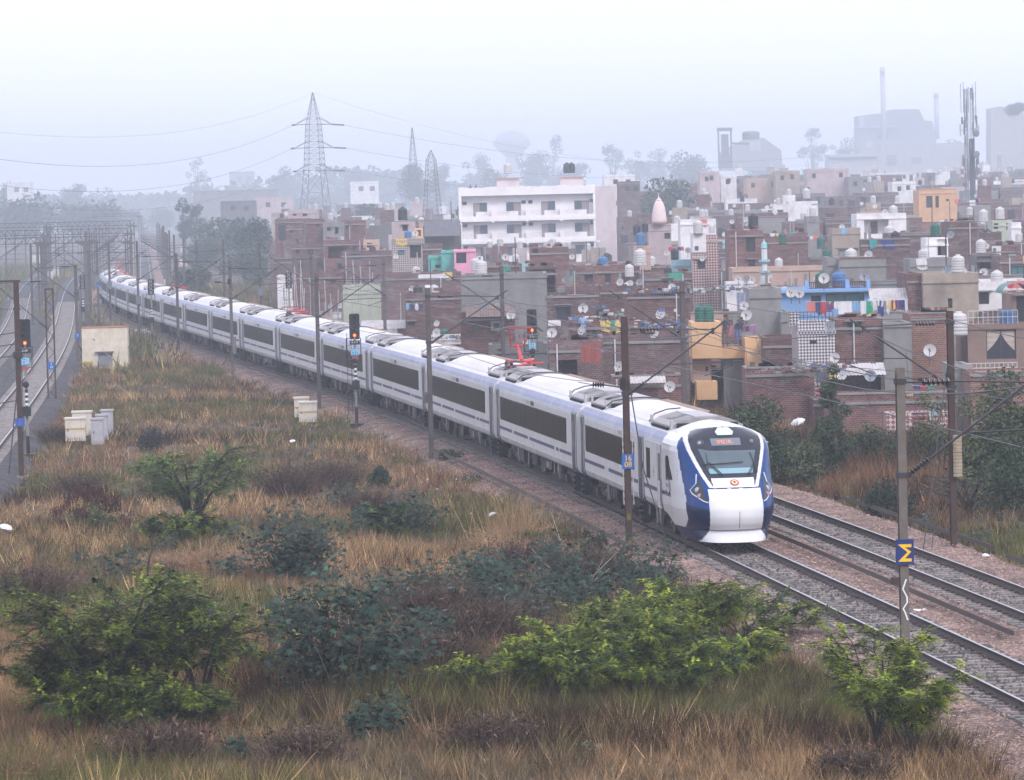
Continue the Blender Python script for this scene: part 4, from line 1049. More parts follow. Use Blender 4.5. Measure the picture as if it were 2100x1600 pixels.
# ------------------------------------------------------------------ colour light signals
SBLK = P('signal_black', (.010, .012, .016), .55, .2); LENSD = P('signal_lens_dark', (.02, .03, .035), .15, .2)
LIT = EMIT('signal_lit_amber', (1.0, .12, .03), 1.6); LITC = EMIT('signal_lit_core', (1.0, .4, .1), 2.2)
CYAN = P('plate_cyan', (.02, .30, .52), .5, .1)
def signal(p, rz, label, h=5.2, lit=True, plate_t='GZB\nS-10', small='S-113', ladder=True):
    o = empty('colour_light_signal', p, rz, label, 'signal', 'colour light signals')
    mb = MB(); mb.tube([(0, 0, -.4), (0, 0, h - 1.2)], .07, 10, 0)
    mb.build('post', P('signal_post_grey', (.22, .21, .21), .7, .2), o)
    mb = MB(); mb.tube([(0, 0, -.35), (0, 0, .55)], .085, 10); mb.b2(-.35, .35, -.35, .35, -.75, -.3); mb.build('post_base', SBLK, o)
    mb = MB()
    for z0, z1 in ((2.0, 2.12), (2.24, 2.36), (2.48, 2.6)): mb.tube([(0, 0, z0), (0, 0, z1)], .078, 10)
    mb.build('white_band', PWHT, o)
    mb = MB()
    for z0, z1 in ((1.9, 2.0), (2.12, 2.24), (2.36, 2.48), (2.6, 2.75)): mb.tube([(0, 0, z0), (0, 0, z1)], .076, 10)
    mb.build('black_band', SBLK, o)
    mb = MB(); w = .27
    poly = [(-w + .06, h - 1.35), (w - .06, h - 1.35), (w, h - 1.29), (w, h - .06), (w - .06, h), (-w + .06, h), (-w, h - .06), (-w, h - 1.29)]
    mb.extr(poly, -.06, -.02); mb.b2(-.17, .17, -.02, .22, h - 1.28, h - .08); mb.build('signal_head', SBLK, o)
    for k in range(4):
        z = h - .2 - k * .31
        mb = MB(); prof = [(.105, 0), (.115, .16)]
        V = []; 
        for r_, hh in prof:
            for j in range(13): a = -.35 + (math.pi + .7) * j / 12; V.append((r_ * math.cos(a), -.06 - hh, z + r_ * math.sin(a)))
        mb.add(V, [(j, j + 1, 13 + j + 1, 13 + j) for j in range(12)]); hd2 = mb.build('lens_hood', SBLK, o)
        mb = MB(); mb.disc((0, -.06, z), (0, -1, 0), [(.09, 0), (.085, .02)], 14); lo = (k == 3 and lit)
        mb.build('lens', LIT if lo else LENSD, o)
        if lo: mb = MB(); mb.disc((0, -.085, z), (0, -1, 0), [(.045, 0), (.03, .015)], 12); mb.build('lamp_core', LITC, o)
    if lit:
        font_obj('number_lettering', small, .15, (0, -.13, h - 1.5), (math.pi / 2, 0, 0), PWHT, o)
        mb = MB(); mb.b2(-.27, .27, -.1, -.08, h - 1.62, h - 1.40); mb.build('number_board', SBLK, o)
        mb = MB(); mb.b2(-.2, .2, -.12, -.1, h - 2.2, h - 1.8); q = mb.build('name_plate', CYAN, o)
        font_obj('plate_lettering', plate_t, .2, (0, -.13, h - 2.0), (math.pi / 2, 0, 0), PWHT, q)
        mb = MB(); mb.b2(-.16, .16, -.11, -.09, h - 2.38, h - 2.26); mb.build('red_plate', PRD, o)
        mb = MB(); mb.disc((0, -.05, 3.0 if h > 5 else 2.9), (0, -1, 0), [(.15, 0), (.15, .2), (.1, .22)], 12); mb.box((0, 0, 3.0), (.2, .2, .25)); mb.build('shunt_lamp', SBLK, o)
    else:
        mb = MB()
        for k in range(4):
            z = h - .2 - k * .31
            for s in (-1, 1): mb.tube([(-.12 * s, -.1, z - .12), (.12 * s, -.1, z + .12)], .02, 4)
        mb.build('white_cross_mark', PWHT, o)
    mb = MB(); mb.b2(-.2, .2, -.25, .05, 1.5, 1.95); mb.build('relay_box', SBLK, o)
    if ladder:
        mb = MB()
        for x in (-.42, -.2): mb.tube([(x, .15, .2), (x, .15, h - 1.0)], .014, 4)
        for k in range(14): mb.tube([(-.42, .15, .4 + k * .26), (-.2, .15, .4 + k * .26)], .01, 4)
        mb.build('ladder', SBLK, o)
        mb = MB()
        for z in (h - 2.3, h - 1.3):
            mb.tube([(-.45, -.15, z), (-.45, .35, z), (.3, .35, z), (.3, -.15, z)], .018, 4)
        for x in (-.45, .3): mb.tube([(x, -.15, h - 2.3), (x, -.15, h - 1.3)], .014, 4); mb.tube([(x, .35, h - 2.3), (x, .35, h - 1.3)], .014, 4)
        mb.build('maintenance_cage', SBLK, o)
signal(T(88, 3.3), -head(88) * 0, 'signal showing amber beside the third carriage gap, in front of the train', 5.45, True, 'GZB\nS-113', 'S-113')
signal(T(94.5, -D2 - 2.6), 0, 'signal showing amber beyond the train, right of the raised pantograph', 5.25, True, 'GZB\nS-10', 'S-10')
signal(T(218, -D2 - 2.8), 0, 'unlit signal with white crosses standing behind the middle of the train', 5.6, False)
signal(T(226, 3.6), 0, 'unlit signal with white crosses in front of the far carriages', 5.2, False)
b = W(172, 680, -.4); signal((b[0], b[1], 0), 0, 'unlit signal with white crosses just left behind the cream hut', 5.0, False)
b = W(58, 935, -.4); signal((b[0], b[1], 0), 0, 'signal showing red beside the rust red mast at the left edge', 6.1, True, 'GZB\nS-09', 'S-09')

# ------------------------------------------------------------------ cream hut, cabinets
HW = P('hut_cream_wall', (.62, .55, .44), .9, .18, 1.6, .1, dirt=(.72, .66, .62), dirt_amt=.95)
b = W(216, 752, -.35); hut = empty('relay_hut', (b[0], b[1], -.35), .06, 'small flat roofed cream hut with peeling walls and red parapet edge', 'hut')
wd, dp, ht = 3.35, 3.2, 2.85
mb = MB(); mb.b2(-wd / 2, wd / 2, 0, dp, -.4, ht - .35)
for x0, x1, y0, y1 in ((-wd / 2, wd / 2, 0, .18), (-wd / 2, wd / 2, dp - .18, dp), (-wd / 2, -wd / 2 + .18, .18, dp - .18), (wd / 2 - .18, wd / 2, .18, dp - .18)): mb.b2(x0, x1, y0, y1, ht - .35, ht)
mb.build('wall', HW, hut)
mb = MB(); mb.b2(-wd / 2 - .03, wd / 2 + .03, -.03, .16, ht, ht + .06); mb.b2(wd / 2 - .16, wd / 2 + .03, .16, dp, ht, ht + .06); mb.b2(-wd / 2 - .03, -wd / 2 + .16, .16, dp, ht, ht + .06); mb.b2(-wd / 2, wd / 2, dp - .16, dp + .03, ht, ht + .062); mb.build('parapet_edge', P('parapet_red', (.30, .10, .08), .8, .3), hut)
mb = MB(); mb.b2(-wd / 2 + .18, wd / 2 - .18, .18, dp - .18, ht - .35, ht - .32); mb.build('roof', P('hut_roof', (.2, .17, .16), .9, .3), hut)
mb = MB(); mb.b2(-.5, .55, -.03, .02, .0, 1.0); mb.build('door', P('hut_door_grey', (.20, .21, .25), .7, .15), hut)
mb = MB(); mb.b2(-.72, .62, -.32, .0, 1.05, 1.12); mb.build('door_canopy', P('canopy_grey', (.12, .11, .12), .8, .2), hut)
mb = MB(); mb.disc((-.78, -.0, 2.0), (0, -1, 0), [(.06, 0), (.06, .01)], 10); mb.build('vent', SBLK, hut)
mb = MB(); mb.b2(-1.62, -.88, -.02, .0, .02, .42); q = mb.build('name_board', P('board_ochre', (.55, .38, .1), .8, .15), hut); font_obj('board_lettering', 'A.H.2', .26, (-1.25, -.035, .22), (math.pi / 2, 0, 0), P('ink_dark', (.05, .04, .04)), q)
mb = MB(); mb.b2(wd / 2, wd / 2 + .5, .5, 1.5, 1.35, 1.4); mb.build('side_shelf', MGREY, hut)
CBW = P('cabinet_white', (.62, .58, .52), .7, .08, 3, dirt=(.35, .22, .12), dirt_amt=.5); CBG = P('cabinet_grey', (.40, .39, .43), .7, .1, 3, dirt=(.2, .18, .16), dirt_amt=.4); CST = P('cabinet_stripe', (.45, .32, .08), .7, .2)
def cabinet(px, py, w, h, d, label, mat=CBW, dy=0, grp='trackside cabinets', stripe=True, z=-.45, rz=.05):
    h *= .82; b = W(px, py, z); o = empty('trackside_cabinet', (b[0], b[1] + dy, z), rz, label, 'cabinet', grp)
    mb = MB(); mb.b2(-w / 2, w / 2, 0, d, 0, h); mb.build('box', mat, o)
    mb = MB(); mb.b2(-w / 2 - .04, w / 2 + .04, -.05, d + .04, h, h + .09); mb.build('lid', mat, o)
    mb = MB(); mb.b2(-w / 2 + .06, w / 2 - .04, -.025, -.001, .15, h - .32); q = mb.build('door', mat, o)
    mb = MB(); mb.b2(-w / 2 + .12, -w / 2 + .16, -.05, -.026, h * .45, h * .55); mb.build('handle', SBLK, q)
    if stripe: mb = MB(); mb.b2(-w / 2 + .02, w / 2 - .02, -.035, -.028, h - .52, h - .44); mb.build('stripe', CST, o)
    return o
cabinet(632, 866, .95, 1.25, .6, 'right-hand white cabinet with ochre stripe, beside the train')
cabinet(617, 858, .8, 1.25, .6, 'left-hand white cabinet, half behind its striped neighbour beside the train', dy=1.0)
cabinet(155, 905, 1.0, 1.35, .6, 'front cream cabinet with ochre stripe in the dry grass on the left')
cabinet(163, 897, 1.0, 1.45, .6, 'rear cream cabinet of the left grass pair', dy=1.4, stripe=False)
cabinet(200, 912, .6, 1.5, .5, 'front one of three narrow grey cabinets in the dry grass', CBG, stripe=False)
cabinet(205, 906, .6, 1.5, .5, 'middle one of three narrow grey cabinets in the dry grass', CBG, 1.2, stripe=False)
cabinet(210, 900, .6, 1.55, .5, 'rear one of three narrow grey cabinets in the dry grass', CBG, 2.6, stripe=False)
for px, py, w, h, lb in ((378, 519, 2.0, 1.9, 'upper hazy white box hut right of the far tracks'), (376, 546, 1.6, 1.5, 'lower hazy white box right of the far tracks'), (103, 577, .9, 1.9, 'shorter hazy white post box between the left tracks'), (115, 569, 1.0, 2.2, 'taller hazy white post box between the left tracks'), (75, 540, 2.2, 2.2, 'hazy white box hut left of the left tracks'), (343, 588, .9, 1.2, 'small hazy white box beside the second track beyond the tail')):
    cabinet(px, py, w, h, .9, lb, CBW, stripe=False)
for k, (x, y, lb) in enumerate(((290, 678, 'upper of the two pale concrete slabs beside the hut'), (296, 682, 'lower of the two pale concrete slabs beside the hut'))):
    b = W(x, y, -.2); mb = MB(); mb.b2(-.6, .6, -.2, .2, -.1, .1); o = mb.build('concrete_slab', PWHT); o.location = (b[0], b[1], -.15 + .0 * k); tag(o, lb, 'slab')

# ------------------------------------------------------------------ people
def person(label, loc, rz, shirt, trousers, pose='stand', parts_hair=(.02, .015, .012)):
    J = {'pel': (0, 0, .92), 'bel': (0, .0, 1.08), 'che': (0, .01, 1.32), 'nek': (0, 0, 1.50), 'hd0': (0, -.01, 1.57), 'hd1': (0, -.015, 1.70)}
    for s, n in ((-1, 'l'), (1, 'r')):
        J[n + 'hip'] = (s * .10, 0, .88); J[n + 'kne'] = (s * .12, -.03, .48); J[n + 'ank'] = (s * .12, .02, .07); J[n + 'toe'] = (s * .13, -.15, .035)
        J[n + 'sho'] = (s * .19, .0, 1.42); J[n + 'elb'] = (s * .25, .04, 1.13); J[n + 'wri'] = (s * .24, -.10, .90); J[n + 'han'] = (s * .235, -.14, .82)
    if pose == 'arms': J['rwri'] = (.1, -.28, 1.25); J['rhan'] = (.05, -.32, 1.32); J['lwri'] = (-.12, -.28, 1.22); J['lhan'] = (-.06, -.33, 1.3)
    if pose == 'bend':
        for k in ('bel', 'che', 'nek', 'hd0', 'hd1', 'lsho', 'rsho', 'lelb', 'relb', 'lwri', 'rwri', 'lhan', 'rhan'):
            x, y, z = J[k]; d = z - .92; J[k] = (x, y - d * .55, .92 + d * .83)
    if pose == 'sit':
        for n in 'lr':
            s = -1 if n == 'l' else 1
            J[n + 'kne'] = (s * .14, -.42, .50); J[n + 'ank'] = (s * .14, -.40, .07); J[n + 'toe'] = (s * .14, -.56, .035)
        for k in J:
            if k[1:] in ('kne', 'ank', 'toe'): continue
            x, y, z = J[k]; J[k] = (x, y, z - .40)
    E_ = [('pel', 'bel'), ('bel', 'che'), ('che', 'nek'), ('nek', 'hd0'), ('hd0', 'hd1')]
    for n in 'lr': E_ += [('pel', n + 'hip'), (n + 'hip', n + 'kne'), (n + 'kne', n + 'ank'), (n + 'ank', n + 'toe'), ('che', n + 'sho'), (n + 'sho', n + 'elb'), (n + 'elb', n + 'wri'), (n + 'wri', n + 'han')]
    RAD = {'pel': .13, 'bel': .125, 'che': .145, 'nek': .055, 'hd0': .085, 'hd1': .085, 'hip': .095, 'kne': .062, 'ank': .042, 'toe': .035, 'sho': .062, 'elb': .042, 'wri': .03, 'han': .036}
    keys = list(J); me = bpy.data.meshes.new('person'); me.from_pydata([J[k] for k in keys], [(keys.index(a), keys.index(b)) for a, b in E_], [])
    o = link('person', me); o.location = tuple(float(v) for v in loc); o.rotation_euler = (0, 0, rz)
    md = o.modifiers.new('skin', 'SKIN'); sb = o.modifiers.new('sub', 'SUBSURF'); sb.levels = sb.render_levels = 1
    for i, k in enumerate(keys):
        r = RAD.get(k, RAD.get(k[1:], .05)); me.skin_vertices[0].data[i].radius = (r, r); me.skin_vertices[0].data[i].use_root = (k == 'pel')
    m, nt, b = new_mat('person_skin_and_clothes'); L = nt.links.new      # cloth below the neck, skin above; trousers below the waist
    waist = .95 if pose != 'sit' else .56; neck = 1.5 if pose == 'stand' or pose == 'arms' else (1.4 if pose == 'bend' else 1.1)
    tc = nt.nodes.new('ShaderNodeTexCoord'); sp = nt.nodes.new('ShaderNodeSeparateXYZ'); L(tc.outputs['Object'], sp.inputs[0])
    c1 = nt.nodes.new('ShaderNodeMath'); c1.operation = 'GREATER_THAN'; c1.inputs[1].default_value = waist; L(sp.outputs[2], c1.inputs[0])
    c2 = nt.nodes.new('ShaderNodeMath'); c2.operation = 'GREATER_THAN'; c2.inputs[1].default_value = neck; L(sp.outputs[2], c2.inputs[0])
    m1 = nt.nodes.new('ShaderNodeMix'); m1.data_type = 'RGBA'; m1.inputs[6].default_value = (*trousers, 1); m1.inputs[7].default_value = (*shirt, 1); L(c1.outputs[0], m1.inputs[0])
    m2 = nt.nodes.new('ShaderNodeMix'); m2.data_type = 'RGBA'; m2.inputs[7].default_value = (.22, .12, .075, 1); L(m1.outputs[2], m2.inputs[6]); L(c2.outputs[0], m2.inputs[0]); L(m2.outputs[2], b.inputs['Base Color']); b.inputs['Roughness'].default_value = .85
    me.materials.append(m); tag(o, label, 'person', 'people')
    hx = J['hd1']; mb = MB(); mb.disc((hx[0], hx[1] + .015, hx[2] + .0), (0, .15, 1), [(.08, -.02), (.095, .02), (.085, .07), (.05, .105), (.01, .115)], 12); mb.build('hair', P('hair_black', parts_hair, .6, .2), o, True)
    return o
b = W(110, 676, -.25); person('person in a yellowish shirt standing between the left tracks', (b[0], b[1], -.3), .4, (.42, .30, .12), (.45, .40, .38), 'arms')
# ------------------------------------------------------------------ vegetation
LEAFG = P('leaf_surface', (1, 1, 1), .75, .12, 1.5, tint=True, spec=.25)
GRASSM = P('grass_blade', (1, 1, 1), .9, .1, .8, tint=True, spec=.1)
BARK = P('bark_dark', (.035, .026, .026), .95, .3, 6)
BARKG = P('bark_grey', (.10, .085, .07), .95, .3, 6)
DEADW = P('dead_wood', (.36, .31, .27), .9, .2, 5)
def rot_z(V, a):
    c, s = np.cos(a), np.sin(a); return np.stack([V[..., 0] * c - V[..., 1] * s, V[..., 0] * s + V[..., 1] * c, V[..., 2]], -1)
def tris_along(base, tip, width, r):
    """thin triangle blades from base to tip (n,3)"""
    n = len(base); d = tip - base; h = np.cross(d, r.normal(size=(n, 3))); h /= np.linalg.norm(h, axis=1, keepdims=True) + 1e-9
    V = np.stack([base - h * width[:, None] / 2, base + h * width[:, None] / 2, tip], 1)
    return V.reshape(-1, 3), np.arange(n * 3).reshape(n, 3)
ZONES = np.array([(.31, .20, .108), (.22, .122, .07), (.115, .115, .038), (.055, .034, .022), (.50, .34, .18), (.165, .125, .075)])
def grass(name, label, area_pts, n_tufts, blades, hgt, wid, seed, zone_bias=(1, 1, 1, 1, 1, 1), keep=None, spread=.16):
    r = np.random.default_rng(seed)
    x0, x1, y0, y1 = area_pts
    # uniform in the wedge the camera covers
    Y = r.uniform(y0, y1, n_tufts * 3); X = r.uniform(x0, x1, n_tufts * 3)
    ok = np.abs(X) < Y * .14 + 2
    X, Y = X[ok], Y[ok]; d1 = np.minimum(line_dist(X, Y, LINE_1), line_dist(X, Y, LINE_2)); d2 = np.minimum(line_dist(X, Y, LINE_A), line_dist(X, Y, LINE_B))
    l1 = np.interp(Y, LINE_1[:, 1], LINE_1[:, 0]); left = X < l1
    jag = .5 * fbm(X, Y, 3, 8)
    ok = np.where(left, d1 > 2.95 + jag, d1 > 3.6 + jag) & (d2 > 2.6 + .6 * jag)
    if keep is not None: ok &= keep(X, Y)
    X, Y = X[ok][:n_tufts], Y[ok][:n_tufts]; m = len(X)
    Z = ground_z(X, Y)
    n1 = fbm(X, Y, 5.5, 21); n2 = fbm(X, Y, 9.0, 22); n3 = fbm(X, Y, 2.5, 23)
    sc = np.stack([n1, n2, -n1 + n3 * .6, -n2 + .5 * n3, n3 + .3 * n2 - .35, -n3 * .8], 1) + r.gumbel(0, .22, (m, 6)) + np.log(np.array(zone_bias))[None] * .6
    zi = sc.argmax(1); th = np.exp(r.normal(0, .3, m)) * (1 + .35 * n3); tc_ = ZONES[zi] * np.exp(r.normal(0, .22, (m, 1)))
    th = np.where(zi == 3, th * 1.15, th)
    B = blades; X = np.repeat(X, B); Y = np.repeat(Y, B); Z = np.repeat(Z, B)
    a = r.uniform(0, 6.28, m * B); q = np.sqrt(r.uniform(0, 1, m * B)) * spread
    base = np.stack([X + q * np.cos(a), Y + q * np.sin(a), Z - .05], 1)
    H = np.repeat(th, B) * r.uniform(.35, 1.1, m * B) * hgt
    lean = np.repeat(r.normal(0, .16, (m, 2)), B, 0) + r.normal(0, .30, (m * B, 2)) + np.stack([np.cos(a), np.sin(a)], 1) * .18
    tip = base + np.stack([lean[:, 0] * H, lean[:, 1] * H, H], 1)
    V, F = tris_along(base, tip, np.full(m * B, wid) * r.uniform(.5, 1.3, m * B), r)
    col = np.repeat(tc_, B, 0) * np.exp(r.normal(-.08, .42, (m * B, 1)))
    o = link(name, np_mesh(name, V, F, GRASSM, tint=col)); tag(o, label, kind='stuff')
grass('dry_grass', 'tall dry tan and reddish grass in the foreground', (-16, 14, 76, 108), 9200, 36, .5, .017, 1, (1.3, 1.1, 1.1, .8, 1.3, 1))
grass('dry_grass', 'dry tan and mauve grass of the field left of the train', (-28, 6, 104, 160), 9000, 27, .45, .024, 2, (1.4, 1, 1.1, .7, 1.5, 1))
grass('dry_grass', 'thin dry grass between the left tracks and the train', (-45, 0, 150, 330), 10000, 18, .42, .045, 3, (1, 1.3, 1.5, .8, .8, 1.3), spread=.3)
grass('verge_grass', 'dark brown and green scrub grass beyond the empty track', (4, 40, 80, 230), 4200, 26, .6, .034, 4, (.7, 1.5, 1.8, 1.8, .5, 1), keep=lambda X, Y: X > np.interp(Y, LINE_2[:, 1], LINE_2[:, 0]))
grass('reddish_scrub', 'reddish brown dead scrub on the bank right of the train nose', (8, 24, 150, 185), 1500, 30, .8, .03, 6, (.3, 3.0, 1.0, 2.4, .3, .3), keep=lambda X, Y: (X > np.interp(Y, LINE_2[:, 1], LINE_2[:, 0]) + 4.5) & (X < Y * .105))
grass('verge_grass', 'hazy green scrub beyond the train on the town side', (-60, 10, 220, 620), 6500, 14, 1.0, .11, 7, (.6, .8, 3, .8, .4, 1.2), keep=lambda X, Y: (X > np.interp(Y, LINE_2[:, 1], LINE_2[:, 0])), spread=.6)
grass('verge_grass', 'hazy scrub beside the left tracks', (-120, -20, 300, 900), 5000, 12, 1.1, .16, 8, (.5, .5, 4, .5, .3, 1), keep=lambda X, Y: (X < np.interp(Y, LINE_1[:, 1], LINE_1[:, 0])), spread=.8)

def fronds(P0, Dn, r, length=.26, n_leaf=14, leaf=.045, cols=None):
    """feathery compound leaves: leaflets in pairs along a drooping axis"""
    n = len(P0); t = (np.arange(n_leaf // 2) + 1) / (n_leaf // 2)
    L = length * r.uniform(.6, 1.3, n)
    up = np.array([0, 0, 1.]); side = np.cross(Dn, up); side /= np.linalg.norm(side, axis=1, keepdims=True) + 1e-9
    ax = P0[:, None, :] + Dn[:, None, :] * (L[:, None] * t[None])[..., None] - up * (L[:, None] * .35 * t[None] ** 2)[..., None]
    out = []
    for sgn in (-1, 1):
        q = ax; w = leaf * (1.1 - .5 * t)[None, :, None] * r.uniform(.7, 1.3, (n, len(t), 1))
        tipv = q + side[:, None, :] * sgn * w * 1.5 + Dn[:, None, :] * w * .5 - up * w * r.uniform(-.2, .6, (n, len(t), 1))
        b1 = q - Dn[:, None, :] * w * .42; b2 = q + Dn[:, None, :] * w * .42
        out.append(np.stack([b1, b2, tipv], 2))
    V = np.concatenate(out, 1).reshape(-1, 3); F = np.arange(len(V)).reshape(-1, 3)
    col = np.repeat(cols, n_leaf // 2 * 2, 0) * np.exp(r.normal(-.05, .38, (len(F), 1)))
    return V, F, col
def acacia(label, bases, R, H, seed, limbs=9, twigs=14, col=((.16, .20, .02), (.06, .095, .017), (.013, .03, .011)), droop=.0, dens=9, leaf=.05, name='thorn_bush', flat=.5, cat='bush', dome=1.0, frl=.26):
    r = np.random.default_rng(seed); b0 = np.array(bases[0]); root = empty(name, b0, 0, label, cat)
    mb = MB(); PP = []; DD = []; CC = []; col = np.array(col)
    for bi, b in enumerate(bases):
        bb = np.array(b) - b0; Rb = R[bi] if hasattr(R, '__len__') else R; Hb = H[bi] if hasattr(H, '__len__') else H
        for l in range(limbs):
            a = 2 * math.pi * (l + r.uniform(-.4, .4)) / limbs; rad = Rb * r.uniform(.35, 1.0); top = Hb * (1 - flat * (rad / Rb) ** 2) * r.uniform(.75, 1.05)
            end = bb + np.array([rad * math.cos(a), rad * math.sin(a), top]); n = 8
            pts = []
            for i in range(n + 1):
                t = i / n; p = bb + np.array([(end - bb)[0] * t ** 1.25, (end - bb)[1] * t ** 1.25, (end - bb)[2] * (1 - (1 - t) ** 1.5)]) + r.normal(0, .05 * Rb * .4, 3) * (0 < i < n)
                pts.append(p)
            r0 = (.028 if limbs < 12 or Hb > 3 else .012) * Hb * r.uniform(.5, .9); mb.tube(pts, [r0 * (1 - .85 * i / n) + .006 for i in range(n + 1)], 5, 0, False)
            for k in range(twigs):
                t = r.uniform(.32, 1.0) ** .8; q = t * n; i = min(int(q), n - 1); s = pts[i] + (pts[i + 1] - pts[i]) * (q - i)
                aa = a + r.normal(0, 1.1); el = r.normal(.12, .22); ln = Rb * r.uniform(.16, .42)
                d = np.array([math.cos(aa) * math.cos(el), math.sin(aa) * math.cos(el), math.sin(el)])
                e = s + d * ln; mid = (s + e) / 2 + np.array([0, 0, .06 * ln]); e = e - np.array([0, 0, droop * ln])
                mb.tube([s, mid, e], [.012, .008, .003], 3, 0, False)
                m = int(dens * r.uniform(.7, 1.3) * 2)
                tt = r.uniform(.15, 1.05, m)[:, None]; PP.append(s + (mid - s) * np.minimum(tt * 2, 1) + (e - mid) * np.maximum(tt * 2 - 1, 0) + r.normal(0, .03, (m, 3)))
                dd = d[None] * .7 + r.normal(0, .65, (m, 3)) * np.array([1, 1, .35]); DD.append(dd / np.linalg.norm(dd, axis=1, keepdims=True))
                ci = r.choice(3, p=(.42, .38, .20)); CC.append(np.repeat(col[ci][None], m, 0) * math.exp(r.normal(0, .18)))
    mb.build('trunk', BARK, root)
    V, F, c = fronds(np.concatenate(PP), np.concatenate(DD), r, frl, 14, leaf, np.concatenate(CC))
    link('crown', np_mesh('crown', V, F, LEAFG, tint=c), root); return root
def star_leaf(r, n):
    """palmate leaf with seven lobes, as a fan"""
    k = 14; ang = np.linspace(-2.6, 2.6, k); rad = np.where(np.arange(k) % 2 == 1, 1.0, .38) * (1 - .22 * (np.abs(ang) / 2.6))
    rim = np.stack([rad * np.cos(ang), rad * np.sin(ang), -.18 * rad], 1); V = np.vstack([[0, 0, 0.05], rim])
    F = np.array([(0, i, i + 1) for i in range(1, k)])
    return V, F
def castor(label, base, Wd, H, seed, n=520, size=.15, col=((.022, .05, .035), (.045, .08, .062), (.012, .028, .02)), name='castor_bush', depth=None, cat='bush', stems=9):
    r = np.random.default_rng(seed); b0 = np.array(base); root = empty(name, b0, 0, label, cat); mb = MB(); col = np.array(col)
    Dp = depth or Wd; pos = []; dirs = []
    for k in range(stems):
        a = r.uniform(0, 6.28); q = math.sqrt(r.uniform(0, 1)); ex = np.array([q * math.cos(a) * Wd * .46, q * math.sin(a) * Dp * .46, H * (1 - .45 * q * q) * r.uniform(.78, 1.0)])
        s = np.array([ex[0] * .35, ex[1] * .35, -.15]); mid = (s + ex) / 2 + r.normal(0, .08, 3); mb.tube([s, mid, ex], [.03, .02, .008], 5, 0, False)
        m = n // stems; t = 1 - r.uniform(0, 1, m) ** 1.3 * .95
        p = s + (ex - s) * t[:, None] + r.normal(0, 1, (m, 3)) * np.array([Wd * .115, Dp * .115, H * .11])
        pos.append(p); dirs.append(p - (s + (ex - s) * .4))
    p = np.concatenate(pos); p[:, 2] = np.maximum(p[:, 2], .05); d = np.concatenate(dirs); m = len(p)
    V0, F0 = star_leaf(r, 1); sc = size * r.uniform(.55, 1.25, m)
    nz = np.stack([r.normal(0, .5, m), r.normal(-.25, .5, m), np.ones(m)], 1); nz /= np.linalg.norm(nz, axis=1, keepdims=True)
    u = d.copy(); u[:, 2] = 0; u += r.normal(0, .2, (m, 3)); u -= nz * (u * nz).sum(1, keepdims=True); u /= np.linalg.norm(u, axis=1, keepdims=True) + 1e-9; v = np.cross(nz, u)
    V = p[:, None] + sc[:, None, None] * (V0[None, :, 0:1] * u[:, None] + V0[None, :, 1:2] * v[:, None] + V0[None, :, 2:3] * nz[:, None])
    F = (F0[None] + (np.arange(m) * len(V0))[:, None, None]).reshape(-1, 3)
    c = np.repeat(col[r.choice(3, m, p=(.5, .25, .25))] * .85 * np.exp(r.normal(0, .34, (m, 1))), len(F0), 0)
    mb.build('stem', BARKG, root); link('crown', np_mesh('crown', V.reshape(-1, 3), F, LEAFG, tint=c), root); return root
